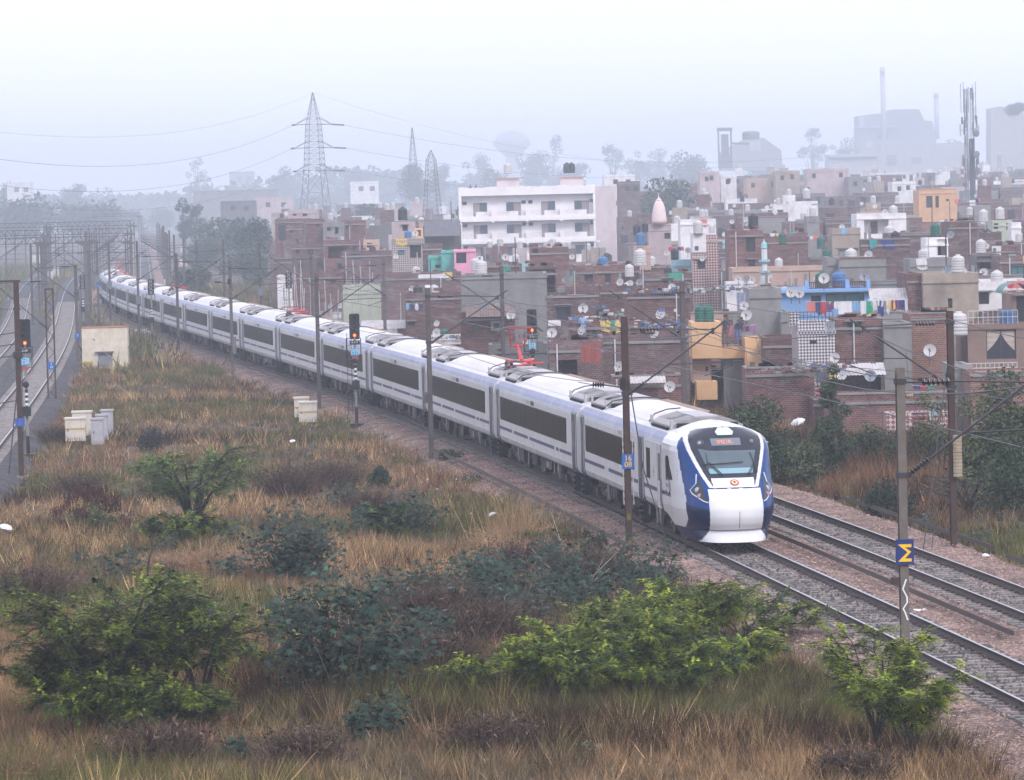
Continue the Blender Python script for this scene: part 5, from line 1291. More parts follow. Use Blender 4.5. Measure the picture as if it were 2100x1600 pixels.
def tree(label, base, Wd, H, seed, n=4200, leaf=.085, col=((.035, .058, .028), (.06, .085, .04), (.02, .036, .022)), name='broadleaf_tree', trunk=.12, shape='round', cat='tree', clumps=26, group=None, squash=1.0):
    r = np.random.default_rng(seed); root = empty(name, base, 0, label, cat, group); mb = MB(); col = np.array(col)
    C = []; 
    for k in range(clumps):
        while True:
            q = r.uniform(-1, 1, 3)
            if np.linalg.norm(q) < 1: break
        q = q / (np.linalg.norm(q) + .2) * r.uniform(.45, 1.0)
        if shape == 'cone': z = r.uniform(.12, .96); w = (1 - z) ** .75 * .62 + .05; c = np.array([q[0] * w * Wd * .8, q[1] * w * Wd * .8, z * H]); rr_ = Wd * (.10 + .13 * (1 - z))
        elif shape == 'tall': z = r.uniform(.25, .97); w = .5 * math.sin(math.pi * min(1, (z - .1))) + .12; c = np.array([q[0] * w * Wd, q[1] * w * Wd, z * H]); rr_ = Wd * r.uniform(.13, .24)
        elif shape == 'shrub': c = np.array([q[0] * Wd * .4, q[1] * Wd * .4, H * (.12 + .72 * abs(q[2]))]); rr_ = Wd * r.uniform(.1, .2)
        else: c = np.array([q[0] * Wd * .4, q[1] * Wd * .4, H * (.60 + .34 * q[2])]); rr_ = Wd * r.uniform(.12, .22)
        C.append((c, rr_))
    th = H * (.55 if shape != 'shrub' else .2); mb.tube([(0, 0, -.5), (.02 * H, 0, th * .5), (0, .01 * H, th)], [trunk, trunk * .8, trunk * .5], 7, 0, False)
    for c, rr_ in C: mb.tube([(0, 0, min(th, c[2]) * r.uniform(.45, .95)), (c[0] * .5, c[1] * .5, c[2] * .75), c], [trunk * .35, trunk * .2, trunk * .06], 4, 0, False)
    ws = np.array([x[1] ** 2 for x in C]); m = r.choice(len(C), n, p=ws / ws.sum()); cc = np.array([x[0] for x in C])[m]; rad = np.array([x[1] for x in C])[m]
    dv = r.normal(size=(n, 3)); dv /= np.linalg.norm(dv, axis=1, keepdims=True); p = cc + dv * (rad * r.uniform(.35, 1.08, n) ** .6)[:, None] * np.array([1, 1, .8])
    p[:, 2] = np.maximum(p[:, 2], .02)
    nz = dv * .6 + r.normal(0, .6, (n, 3)) + np.array([0, 0, .5]); nz /= np.linalg.norm(nz, axis=1, keepdims=True); u = np.cross(nz, r.normal(size=(n, 3))); u /= np.linalg.norm(u, axis=1, keepdims=True); v = np.cross(nz, u)
    s = leaf * r.uniform(.6, 1.4, n)[:, None]
    V = np.stack([p - u * s, p - v * s * .5, p + u * s, p + v * s * .5], 1).reshape(-1, 3); F = np.arange(n * 4).reshape(-1, 4)
    cl = col[r.choice(3, len(C), p=(.5, .28, .22))][m] * np.exp(r.normal(0, .22, (n, 1)))
    mb.build('trunk', BARKG, root); link('crown', np_mesh('crown', V, F, LEAFG, tint=cl), root); return root
def G(x, y, z=-.4):
    p = W(x, y, z); return np.array([p[0], p[1], gz(p[0], p[1])])
# foreground
acacia('large spreading green thorn tree at the lower left, dark trunks showing', [G(245, 1505), G(330, 1490), G(240, 1525), G(330, 1530), G(150, 1500)], [3.0, 2.3, 1.7, 1.5, 1.5], [3.5, 2.9, 1.3, 1.1, 1.6], 31, limbs=15, twigs=28, dens=9, leaf=.034, flat=.3, frl=.2, cat='tree', name='thorn_tree')
acacia('slender leader of sparse green thorn rising above the big lower left thorn tree', [G(290, 1420)], .95, 3.7, 32, limbs=4, twigs=12, dens=5, flat=.15, name='thorn_tree', cat='tree')
acacia('thin dark-stemmed thorn sapling right of the lower left thorn tree', [G(415, 1500)], 1.15, 2.6, 33, limbs=5, twigs=12, dens=4, flat=.25, name='thorn_tree', cat='tree')
acacia('low wide bright green thorn thicket in the bottom centre', [G(1120, 1455), G(1270, 1430), G(1330, 1375), G(1420, 1335), G(1530, 1310), G(1020, 1440), G(1370, 1430), G(1490, 1385), G(1180, 1420)], [1.6, 2.0, 2.1, 2.1, 2.0, 1.3, 1.7, 1.7, 1.7], [1.45, 1.9, 2.1, 2.0, 1.6, 1.0, 1.3, 1.4, 1.8], 34, limbs=9, twigs=24, dens=11, leaf=.034, frl=.2, flat=.45, col=((.22, .27, .025), (.095, .15, .022), (.022, .048, .014)))
acacia('yellow green feathery thorn bush at the foot of the sigma mast', [G(1800, 1530), G(1870, 1560)], [1.5, 1.2], [2.5, 2.1], 35, limbs=12, twigs=18, dens=10, leaf=.032, frl=.2, flat=.1, col=((.24, .29, .026), (.11, .165, .02), (.035, .062, .015)))
acacia('layered green thorn tree in the field left of centre', [G(395, 1085)], 2.7, 3.5, 36, limbs=12, twigs=20, dens=8, leaf=.045, flat=.35, name='thorn_tree', cat='tree', col=((.13, .19, .035), (.07, .125, .03), (.03, .06, .022)))
acacia('low green thorn bush under the layered field thorn tree', [G(375, 1120)], 1.9, 1.5, 37, limbs=9, twigs=18, dens=8, leaf=.055)
acacia('small yellow green thorn sprig in front of the middle castor bush', [G(560, 1400)], 1.1, 1.3, 38, limbs=6, twigs=10, dens=5)
castor('large blue-green castor bush left of centre in the field', G(600, 1185), 3.3, 2.5, 41, 1900, .14, depth=2.4, stems=22)
castor('large dark castor bush in the lower centre, right of the big thorn tree', G(690, 1460), 4.0, 2.9, 42, 2600, .14, depth=2.6, stems=28)
castor('small castor bush on the left shoulder of the field castor bush', G(480, 1130), 1.3, 1.1, 43, 170, .14)
castor('castor bush behind the leader of the lower left thorn tree', G(245, 1185), 1.7, 1.25, 44, 260, .13)
castor('small castor plant left of the hidden castor bush', G(165, 1150), .9, .6, 45, 90, .12)
castor('thin castor plant with bare stem between the field bushes', G(340, 1150), .8, 1.0, 46, 70, .12)
castor('castor bush drooping under the field castor bush', G(470, 1190), 1.5, .9, 47, 190, .14)
castor('castor sprig in the pale grass right of the field castor bush', G(640, 1250), 1.0, .8, 48, 110, .14)
for k, (x, y, w, h, lb) in enumerate(((770, 1265, 1.5, 1.0, 'dark castor plant at the left end of the centre band of bushes'), (850, 1255, 1.6, 1.2, 'dark castor plant second from the left in the centre band'), (940, 1250, 1.7, 1.35, 'taller dark castor bush of the centre band, right of the pale grass'), (1040, 1245, 1.8, 1.3, 'dark castor bush in the middle of the centre band'), (1150, 1215, 1.6, 1.4, 'castor bush behind the bare white sticks'), (1265, 1185, 1.5, 1.3, 'castor bush below the mast in front of the train nose'), (1345, 1190, 1.5, 1.1, 'castor bush nearest to the cowcatcher'), (900, 1330, 1.3, .8, 'dusky castor plant below the centre band'), (1100, 1295, 1.5, .9, 'dusky castor plant left of the bright thorn thicket'), (800, 1410, 1.0, 1.0, 'castor shoots on the right edge of the dark lower castor bush'), (790, 1520, .9, .8, 'castor plant in dry grass under the dark lower castor bush'), (735, 1535, .6, .5, 'small castor seedling beside a taller plant, bottom centre left'), (490, 1565, .5, .4, 'small lone castor sprig at the bottom left'), (870, 1060, 1.9, 1.0, 'dark bushy plant with white bits behind the field castor bush'), (730, 1085, .9, .9, 'pale green plant right of the field castor bush'), (700, 1015, 1.0, .8, 'greyish plant in the purple dry scrub'))):
    castor(lb, G(x, y + 10), w * 1.4, h * 1.5, 60 + k, int(360 * w), .125, name='castor_plant', col=((.025, .055, .035), (.045, .08, .055), (.014, .03, .022)) if k != 8 else ((.05, .05, .045), (.03, .05, .04), (.02, .03, .03)), stems=6, cat='plant')
castor('pale grey-green milkweed sprig in the tan grass, bottom centre right', G(1215, 1565), 1.0, .5, 80, 80, .09, col=((.13, .15, .10), (.20, .22, .17), (.08, .10, .06)), name='milkweed_plant', cat='plant', stems=5)
acacia('round green bush in front of the fifth carriage', [G(790, 1085)], 1.2, 1.2, 81, limbs=8, twigs=12, dens=8, leaf=.07, col=((.07, .115, .03), (.035, .07, .028), (.025, .045, .028)))
tree('upright dark green shrub left of the pale topped mast', G(778, 985), 1.3, 1.5, 82, 1500, .07, shape='shrub', name='shrub', cat='shrub', col=((.035, .065, .028), (.06, .09, .04), (.02, .036, .022)))
tree('low dark shrub just right of the pale topped mast foot', G(925, 945), 1.7, 1.2, 83, 900, .06, shape='shrub', name='shrub', cat='shrub')
tree('dark purple-grey shrub in the grass above the layered thorn tree', G(310, 915), 2.2, 1.7, 84, 1500, .06, shape='shrub', name='shrub', cat='shrub', col=((.03, .035, .032), (.045, .05, .04), (.02, .02, .024)))
tree('olive shrub draped over the near rail in front of the mast by the nose', G(1215, 1145), 1.5, 1.6, 85, 1600, .06, shape='shrub', name='shrub', cat='shrub', col=((.05, .055, .03), (.08, .085, .045), (.03, .035, .022)))
tree('grey green weed clump on the ballast shoulder left of the cowcatcher', G(1375, 1195), 1.4, .8, 86, 900, .05, shape='shrub', name='shrub', cat='shrub', col=((.06, .07, .035), (.09, .10, .05), (.03, .035, .022)))
tree('small green weed tuft on the verge in front of the second mast from the nose', G(970, 985), 1.9, .45, 87, 900, .05, shape='shrub', name='shrub', cat='shrub', col=((.045, .075, .03), (.07, .10, .045), (.03, .045, .022)))
def dry_shrub(label, base, w, h, seed, n=900, cols=((.10, .062, .055), (.06, .038, .038), (.15, .10, .075)), lf=(.05, .05, .03)):
    r = np.random.default_rng(seed); B = np.stack([r.normal(0, w * .16, n), r.normal(0, w * .16, n), r.uniform(-.05, h * .35, n)], 1)
    d = B * np.array([1.6, 1.6, 0]) / w + r.normal(0, .42, (n, 3)) * np.array([1, 1, 0]) + np.array([0, 0, 1]); tip = B + d * (h * r.uniform(.25, .75, n))[:, None]
    V, F = tris_along(B, tip, np.full(n, .022), r); m = n; q = B + (tip - B) * r.uniform(.3, 1, (n, 1)); t2 = q + r.normal(0, .09, (m, 3)); V2, F2 = tris_along(q, t2, np.full(m, .04), r)
    c = np.array(cols)[r.choice(3, n)] * np.exp(r.normal(0, .25, (n, 1))); c2 = np.where(r.random((m, 1)) < .45, np.array([lf]), c) * np.exp(r.normal(0, .2, (m, 1)))
    o = link('dry_shrub', np_mesh('dry_shrub', np.vstack([V, V2]), np.vstack([F, F2 + len(V)]), GRASSM, tint=np.vstack([c, c2]))); o.location = base; tag(o, label, 'shrub', 'dead twiggy shrubs')
for k, (x, y, w, h, lb) in enumerate(((590, 1010, 3.2, 1.5, 'purple brown twiggy shrub above the field castor bush'), (680, 985, 2.8, 1.3, 'purple brown twiggy shrub left of the upright green shrub'), (760, 1040, 2.4, 1.2, 'dead twiggy shrub in front of the upright green shrub'), (900, 1290, 3.0, 1.5, 'dark twiggy shrub under the left of the centre band'), (1000, 1330, 2.8, 1.3, 'dark twiggy shrub between the centre band and the bright thicket'), (1200, 1200, 2.6, 1.6, 'tall grey brown twiggy shrub around the bare white sticks'), (1060, 1170, 2.2, 1.5, 'twiggy shrub behind the centre band'), (1370, 1245, 2.0, 1.1, 'reddish twiggy shrub between thicket and cowcatcher'), (330, 1010, 2.2, 1.2, 'twiggy dead shrub between pod shrub and layered thorn tree'), (60, 1230, 3.0, 1.4, 'dark twiggy shrub behind the left edge of the big thorn tree'), (160, 1010, 2.4, 1.2, 'twiggy shrub above the pod shrub'), (900, 1390, 2.4, 1.2, 'dark twiggy shrub right of the lower castor bush'), (1010, 1560, 2.2, .9, 'dark brown shrub low in the bottom centre grass'), (330, 1580, 2.4, 1.0, 'reddish dead shrub at the bottom left of centre'), (1470, 1260, 1.8, .9, 'twiggy shrub behind the right part of the bright thicket'), (120, 900, 2.4, 1.0, 'brown weeds around the foot of the grass cabinets'), (620, 1590, 2.0, .9, 'dark twiggy weeds at the bottom centre left'), (1750, 1600, 1.8, .8, 'dark weeds at the bottom right'))):
    dry_shrub(lb, G(x, y), w, h, 300 + k, int(600 * w))
for k, (x, y, w, h, lb) in enumerate(((815, 1275, 1.8, 1.4, 'leafy castor clump joining the centre band to the pale grass'), (985, 1275, 2.0, 1.6, 'full dark castor clump low in the centre band'), (1090, 1235, 2.1, 1.7, 'full dark castor clump right of the band middle'), (1205, 1245, 1.9, 1.5, 'castor clump under the twin pale sticks'), (1300, 1225, 2.0, 1.4, 'castor clump between the sticks and the cowcatcher bush'), (1000, 1190, 1.7, 1.4, 'castor clump behind the centre band'), (600, 1330, 1.8, 1.5, 'castor clump between the two big castor bushes'), (860, 1370, 1.8, 1.4, 'castor clump at the right shoulder of the lower castor bush'), (400, 1290, 1.6, 1.1, 'castor clump right behind the big thorn tree'), (1120, 1150, 1.5, 1.2, 'small castor clump near the reeds'))):
    castor(lb, G(x, y + 8), w * 1.15, h, 340 + k, int(420 * w), .13, name='castor_plant', col=((.02, .046, .03), (.04, .07, .05), (.012, .026, .018)), stems=9, cat='plant')
# the shrub with hanging dark red pods
def pod_shrub():
    b = G(190, 1085); r = np.random.default_rng(9); root = tree('straggly shrub hung with dark red pods, left in the field', b, 3.1, 2.0, 88, 900, .06, shape='shrub', name='pod_shrub', cat='shrub', clumps=22, col=((.06, .085, .025), (.08, .11, .035), (.035, .05, .02)))
    PB = []; 
    for k in range(44):
        a = r.uniform(0, 6.28); q = math.sqrt(r.uniform(0, 1)) * 1.5; z = r.uniform(.5, 1.95) * (1 - .15 * q)
        c = np.array([q * math.cos(a), q * math.sin(a), z]); PB.append(c + r.normal(0, 1, (34, 3)) * np.array([.1, .1, .08]))
    B = np.concatenate(PB); tip = B + r.normal(0, .05, B.shape) - np.array([0, 0, .2]) * r.uniform(.6, 1.3, (len(B), 1))
    V, F = tris_along(B, tip, np.full(len(B), .035), r); c = np.array([(.06, .016, .016)]) * np.exp(r.normal(0, .35, (len(B), 1)))
    link('seed_pods', np_mesh('seed_pods', V, F, LEAFG, tint=c), root)
pod_shrub()
def reeds(label, base, Wd, H, n, seed, cols=((.42, .29, .17), (.32, .2, .12))):
    r = np.random.default_rng(seed); m = n; B = np.stack([r.normal(0, Wd * .3, m), r.normal(0, Wd * .25, m), np.full(m, -.1)], 1)
    h = H * r.uniform(.35, 1, m) ** 1.2; lean = r.normal(0, .22, (m, 2)) + B[:, :2] * .12
    tip = B + np.stack([lean[:, 0] * h, lean[:, 1] * h, h], 1); V, F = tris_along(B, tip, np.full(m, .022), r)
    low = int(m * 1.6); B2 = np.stack([r.normal(0, Wd * .36, low), r.normal(0, Wd * .3, low), r.uniform(0, .3, low)], 1); a = r.uniform(0, 6.28, low)
    T2 = B2 + np.stack([np.cos(a) * .55, np.sin(a) * .55, r.uniform(-.05, .35, low)], 1); V2, F2 = tris_along(B2, T2, np.full(low, .018), r)
    c = np.array(cols)[r.choice(2, m + low)] * np.exp(r.normal(0, .2, (m + low, 1)))
    o = link('reed_clump', np_mesh('reed_clump', np.vstack([V, V2]), np.vstack([F, F2 + len(V)]), GRASSM, tint=c)); o.location = base; tag(o, label, 'reeds', 'straw reed clumps')
reeds('tall straw coloured reed clump against the train, beside the third carriage', G(1060, 1085), 2.1, 2.1, 500, 1)
reeds('lower bent straw reed clump in front of the tall reeds', G(1010, 1110), 1.6, 1.0, 500, 2)
reeds('pale straw patch under the layered thorn tree', G(400, 1165), 3.0, .8, 900, 3, ((.34, .22, .14), (.26, .17, .11)))
reeds('arching mound of tan grass at the bottom left corner', G(60, 1600), 1.8, .8, 700, 4, ((.26, .17, .10), (.18, .12, .075)))
# bare sticks
for k, (a, b, lb) in enumerate((((1170, 1180), (1128, 1045), 'upright bare white stick left of the mast by the nose'), ((1175, 1215), (1085, 1120), 'bare stick leaning left in the centre bushes'), ((1172, 1212), (1268, 1130), 'pale twin stick leaning right across the centre bushes'), ((1165, 1222), (1250, 1165), 'short pale stick lying in the centre bushes'))):
    p = G(*a); e = D(b[0], b[1], p[1]); mb = MB(); mid = (p + e) / 2 + np.array([.05, 0, .04]); mb.tube([np.zeros(3), mid - p, e - p], [.022, .016, .007], 5); mb.tube([(mid - p), (mid - p) + (e - p) * .3 + np.array([-.2, 0, .05])], [.01, .004], 4)
    o = mb.build('dead_branch', DEADW); o.location = p; tag(o, lb, 'branch')
# town side of the line
tree('dense dark green tree immediately right of the train nose', G(1552, 1012, -.9), 5.4, 5.3, 101, 12000, .075, squash=.8, shape='shrub')
tree('pointed dark green tree between the dense tree and the mast', G(1712, 1010, -.9), 2.6, 4.9, 102, 5200, .07, shape='cone')
tree('pale green leafy bush left of the pointed tree', G(1655, 1018, -.9), 2.5, 2.7, 103, 2600, .07, shape='shrub', name='leafy_bush', cat='bush', col=((.07, .09, .045), (.11, .13, .07), (.035, .05, .03)))
tree('round dark bush in front of the tiled house front', G(1800, 995, -.9), 2.8, 2.9, 104, 3000, .07, shape='shrub', name='leafy_bush', cat='bush')
tree('dark low bush beside the sigma mast, across the empty track', G(1822, 1070, -.7), 3.0, 2.0, 105, 3200, .06, shape='shrub', name='leafy_bush', cat='bush', col=((.025, .045, .028), (.04, .062, .035), (.016, .028, .02)))
tree('tall green tree at the right edge behind the rusty mast', G(2050, 1040, -.9), 5.0, 6.2, 106, 11000, .085, shape='shrub', clumps=34, col=((.05, .075, .035), (.085, .11, .045), (.025, .042, .026)))
tree('yellow green tree top just right of the sigma mast', G(1915, 1005, -1.2), 3.2, 4.4, 107, 2800, .07, shape='shrub', col=((.085, .10, .035), (.06, .08, .03), (.03, .045, .026)))
tree('dark green bush at the extreme right under the tall tree', G(2085, 1085, -.8), 3.8, 3.6, 108, 4500, .07, shape='shrub', name='leafy_bush', cat='bush')
acacia('bare twigged grey green shrub under the rusty counterweight mast', [G(1990, 1075, -.8)], 1.8, 2.0, 109, limbs=10, twigs=10, dens=2.5, col=((.05, .07, .045), (.07, .08, .05), (.03, .04, .03)))
castor('small green plant on the verge left of the rusty mast foot', G(1900, 1100, -.7), 1.0, .7, 110, 120, .1, name='castor_plant', cat='plant', stems=5, col=((.045, .085, .05), (.07, .11, .07), (.03, .05, .035)))
castor('small green plant on the verge right of the rusty mast foot', G(2010, 1125, -.7), 1.1, .6, 111, 130, .1, name='castor_plant', cat='plant', stems=5, col=((.045, .085, .05), (.07, .11, .07), (.03, .05, .035)))
# mid-distance trees beyond the train
hz = [(430, 560, 12, 8.5, 'wide hazy tree over the far carriages, left of the pylon'), (500, 590, 11, 9, 'hazy bush behind the middle of the train, left of the town edge'), (395, 620, 7, 6, 'hazy bush directly behind the far carriages'), (545, 520, 9, 10, 'dark hazy tree at the left end of the town'), (465, 500, 12, 9, 'hazy tree left of the dark town edge tree'), (600, 640, 3.5, 2.0, 'green scrub bush behind the train by the rubbish slope'), (690, 655, 3.5, 1.8, 'green scrub bush behind the train under the leaning poles'), (900, 730, 3.0, 1.6, 'green bush behind the train roof left of the pantograph')]
for k, (x, y, w, h, lb) in enumerate(hz):
    b = G(x, y, -1.2); tree(lb, b, w, h, 130 + k, 6000 if k < 5 else 2200, .2 if k < 5 else .09, shape='shrub', group='trees behind the train', col=((.04, .07, .04), (.06, .09, .05), (.025, .045, .03)))
# the hazy skyline: (x, top, half-width px, distance, shape)
sk = [(400, 322, 22, 1500, 'tall', 'tall pointed hazy tree left of the pylon'), (374, 386, 20, 900, 'round', 'dark round hazy tree below the tall pointed one'), (398, 400, 26, 920, 'round', 'second dark round hazy tree beside the town wall at the left'),
      (150, 363, 32, 1300, 'round', 'round hazy tree above the left tracks'), (20, 360, 40, 1200, 'round', 'hazy tree at the far left edge'), (215, 395, 60, 1700, 'round', 'low hazy tree line tree right of the round one'), (300, 400, 50, 1900, 'round', 'faint low tree above the vanishing tracks'),
      (90, 395, 50, 1500, 'round', 'low hazy tree between the left edge and the round tree'), (585, 330, 30, 1500, 'round', 'hazy tree touching the left side of the pylon'), (725, 328, 30, 1500, 'round', 'hazy tree right of the pylon'), (790, 345, 50, 1600, 'round', 'wide faint tree between pylon and lattice mast'),
      (850, 312, 42, 1100, 'round', 'broad hazy tree behind the lattice masts'), (905, 318, 26, 1400, 'round', 'slim hazy tree right of the lattice masts'), (975, 285, 34, 1700, 'round', 'hazy tree above the left end of the white block'), (1010, 330, 30, 1300, 'round', 'darker hazy tree just above the white block roof'),
      (1090, 285, 40, 1600, 'round', 'tall hazy tree left of the water tower stem'), (1130, 275, 30, 1700, 'tall', 'tall thin hazy tree right of the water tower'), (1180, 310, 36, 1500, 'round', 'hazy tree over the black roof tank'), (1255, 290, 24, 1500, 'tall', 'slim hazy tree right of the white block'),
      (1310, 290, 30, 1600, 'round', 'hazy tree between the slim tree and the big dark one'), (1345, 280, 26, 1700, 'round', 'faint tree behind the big dark tree'), (1405, 286, 46, 1300, 'round', 'large hazy tree left of the plant hopper'), (1375, 345, 62, 780, 'round', 'big darker tree right of the white block, above the temple spire'),
      (1665, 262, 22, 1600, 'tall', 'left one of three hazy trees beside the factory'), (1698, 268, 18, 1650, 'tall', 'middle one of three hazy trees beside the factory'), (1738, 258, 30, 1600, 'round', 'right one of three hazy trees beside the factory'), (1950, 265, 34, 1700, 'round', 'hazy tree between the short chimney and the telecom tower'), (2080, 212, 26, 1100, 'round', 'small tree growing on top of the right edge ruin'), (955, 395, 30, 800, 'round', 'dark hazy tree hugging the left wall of the white block'), (1800, 400, 40, 900, 'round', 'hazy tree in front of the factory'), (1915, 412, 30, 850, 'round', 'hazy tree left of the telecom tower foot'), (1560, 318, 40, 1500, 'round', 'low hazy tree right of the plant dome'),
      (50, 402, 85, 1400, 'round', 'broad hazy tree low at the left edge behind the portals'), (175, 415, 80, 1500, 'round', 'broad hazy tree behind the middle of the portals'), (255, 432, 45, 1100, 'round', 'hazy tree behind the small far portal'), (330, 425, 34, 1250, 'round', 'faint bush at the vanishing point of the tracks'), (455, 425, 55, 800, 'round', 'hazy tree covering the foot of the warehouse wall'), (525, 438, 45, 700, 'round', 'hazy tree right of the warehouse foot tree'), (640, 405, 60, 1300, 'round', 'hazy tree behind the pylon feet'), (745, 410, 55, 1000, 'round', 'hazy tree right of the pylon feet'), (790, 420, 40, 800, 'round', 'hazy tree left of the lattice mast feet'), (700, 395, 45, 1500, 'round', 'pale tree between the pylon and the flat roofed house')]
for k, (x, yt, hw, Y, sh, lb) in enumerate(sk):
    Y *= 1.7 if 1050 < Y and hw < 75 else 1.0
    t = D(x, yt, Y); w = 2.5 * hw * Y / FPX
    if 'ruin' in lb: base = D(x, 245, Y); H = t[2] - base[2]; b = (t[0], Y, base[2])
    else: b = (t[0], Y, -1.5); H = t[2] + 1.5
    tree(lb, b, w, H, 160 + k, 2300, .028 * w + .05, shape=sh, trunk=.02 * H, group='hazy skyline trees', clumps=20, col=((.035, .06, .04), (.05, .08, .05), (.025, .045, .03)))
# far woodland as one mass
def woods():
    r = np.random.default_rng(77); n = 40000; Y = r.uniform(2600, 4200, n); X = r.uniform(-.15, .15, n) * Y; Z = -2 + r.uniform(0, 1, n) * (24 + 10 * fbm(X, np.zeros(n), 90, 4)); s = r.uniform(1.2, 3.2, n)
    P0 = np.stack([X, Y, Z], 1); u = r.normal(size=(n, 3)); u /= np.linalg.norm(u, axis=1, keepdims=True); v = np.cross(u, r.normal(size=(n, 3))); v /= np.linalg.norm(v, axis=1, keepdims=True)
    V = np.stack([P0 - u * s[:, None], P0 - v * s[:, None], P0 + u * s[:, None], P0 + v * s[:, None]], 1).reshape(-1, 3)
    tag(link('woods', np_mesh('woods', V, np.arange(n * 4).reshape(-1, 4), LEAFG, tint=np.array([(.04, .065, .045)]) * np.exp(r.normal(0, .2, (n, 1))))), 'far hazy woodland on the horizon', kind='stuff')
woods()
# litter
def litter():
    r = random.Random(3)
    for k, (x, y, s, lb) in enumerate(((1880, 1255, .22, 'crumpled white bag between the rails left of the gap'), (1895, 1252, .16, 'smaller white scrap beside the crumpled bag'), (1570, 1010, .3, 'pale stone beside the second track'), (10, 1085, .35, 'white bag at the left edge of the field'), (1530, 1222, .3, 'torn white rag at the edge of the thorn thicket'), (1010, 1055, .2, 'white scraps on the ballast by the reeds'), (600, 905, .2, 'white scrap near the white cabinets'), (2020, 1140, .2, 'white scrap on the far verge'), (1640, 868, .5, 'white sack on the bank behind the dense tree'))):
        b = W(x, y, -.3); mb = MB(); prof = [(.02, 0), (s * .6, s * .1), (s * .8, s * .3), (s * .5, s * .5), (.02, s * .6)]
        mb.disc((0, 0, -.05), (r.uniform(-.4, .4), r.uniform(-.3, .3), 1), prof, 9)
        mb.v = [(a + r.uniform(-.15, .15) * s, b_ + r.uniform(-.15, .15) * s, c + r.uniform(-.1, .1) * s) for a, b_, c in mb.v]
        o = mb.build('litter_bag' if k != 2 else 'stone', PWHT if k != 2 else P('pale_stone', (.3, .28, .27))); o.location = b; tag(o, lb, 'litter' if k != 2 else 'stone')
litter()
def scraps():
    r = np.random.default_rng(8); n = 420; s = r.uniform(-50, 180, n); o = np.where(r.random(n) < .5, r.uniform(2.0, 6.5, n), -D2 - r.uniform(2.0, 7, n)); P0 = np.array([T(a, b) for a, b in zip(s, o)]); P0[:, 2] = np.maximum(ground_z(P0[:, 0], P0[:, 1]), -.6) + .12
    u = r.normal(size=(n, 3)); u /= np.linalg.norm(u, axis=1, keepdims=True); v = np.cross(u, r.normal(size=(n, 3))); v /= np.linalg.norm(v, axis=1, keepdims=True); q = r.uniform(.015, .07, n)[:, None]
    V = np.stack([P0 - u * q, P0 - v * q, P0 + u * q, P0 + v * q], 1).reshape(-1, 3); pal = np.array([(.6, .6, .62), (.45, .42, .4), (.2, .3, .45)])
    tag(link('litter_scraps', np_mesh('litter_scraps', V, np.arange(n * 4).reshape(-1, 4), LEAFG, tint=pal[r.choice(3, n, p=(.6, .3, .1))])), 'small scraps of litter along the tracks', kind='stuff')
scraps()
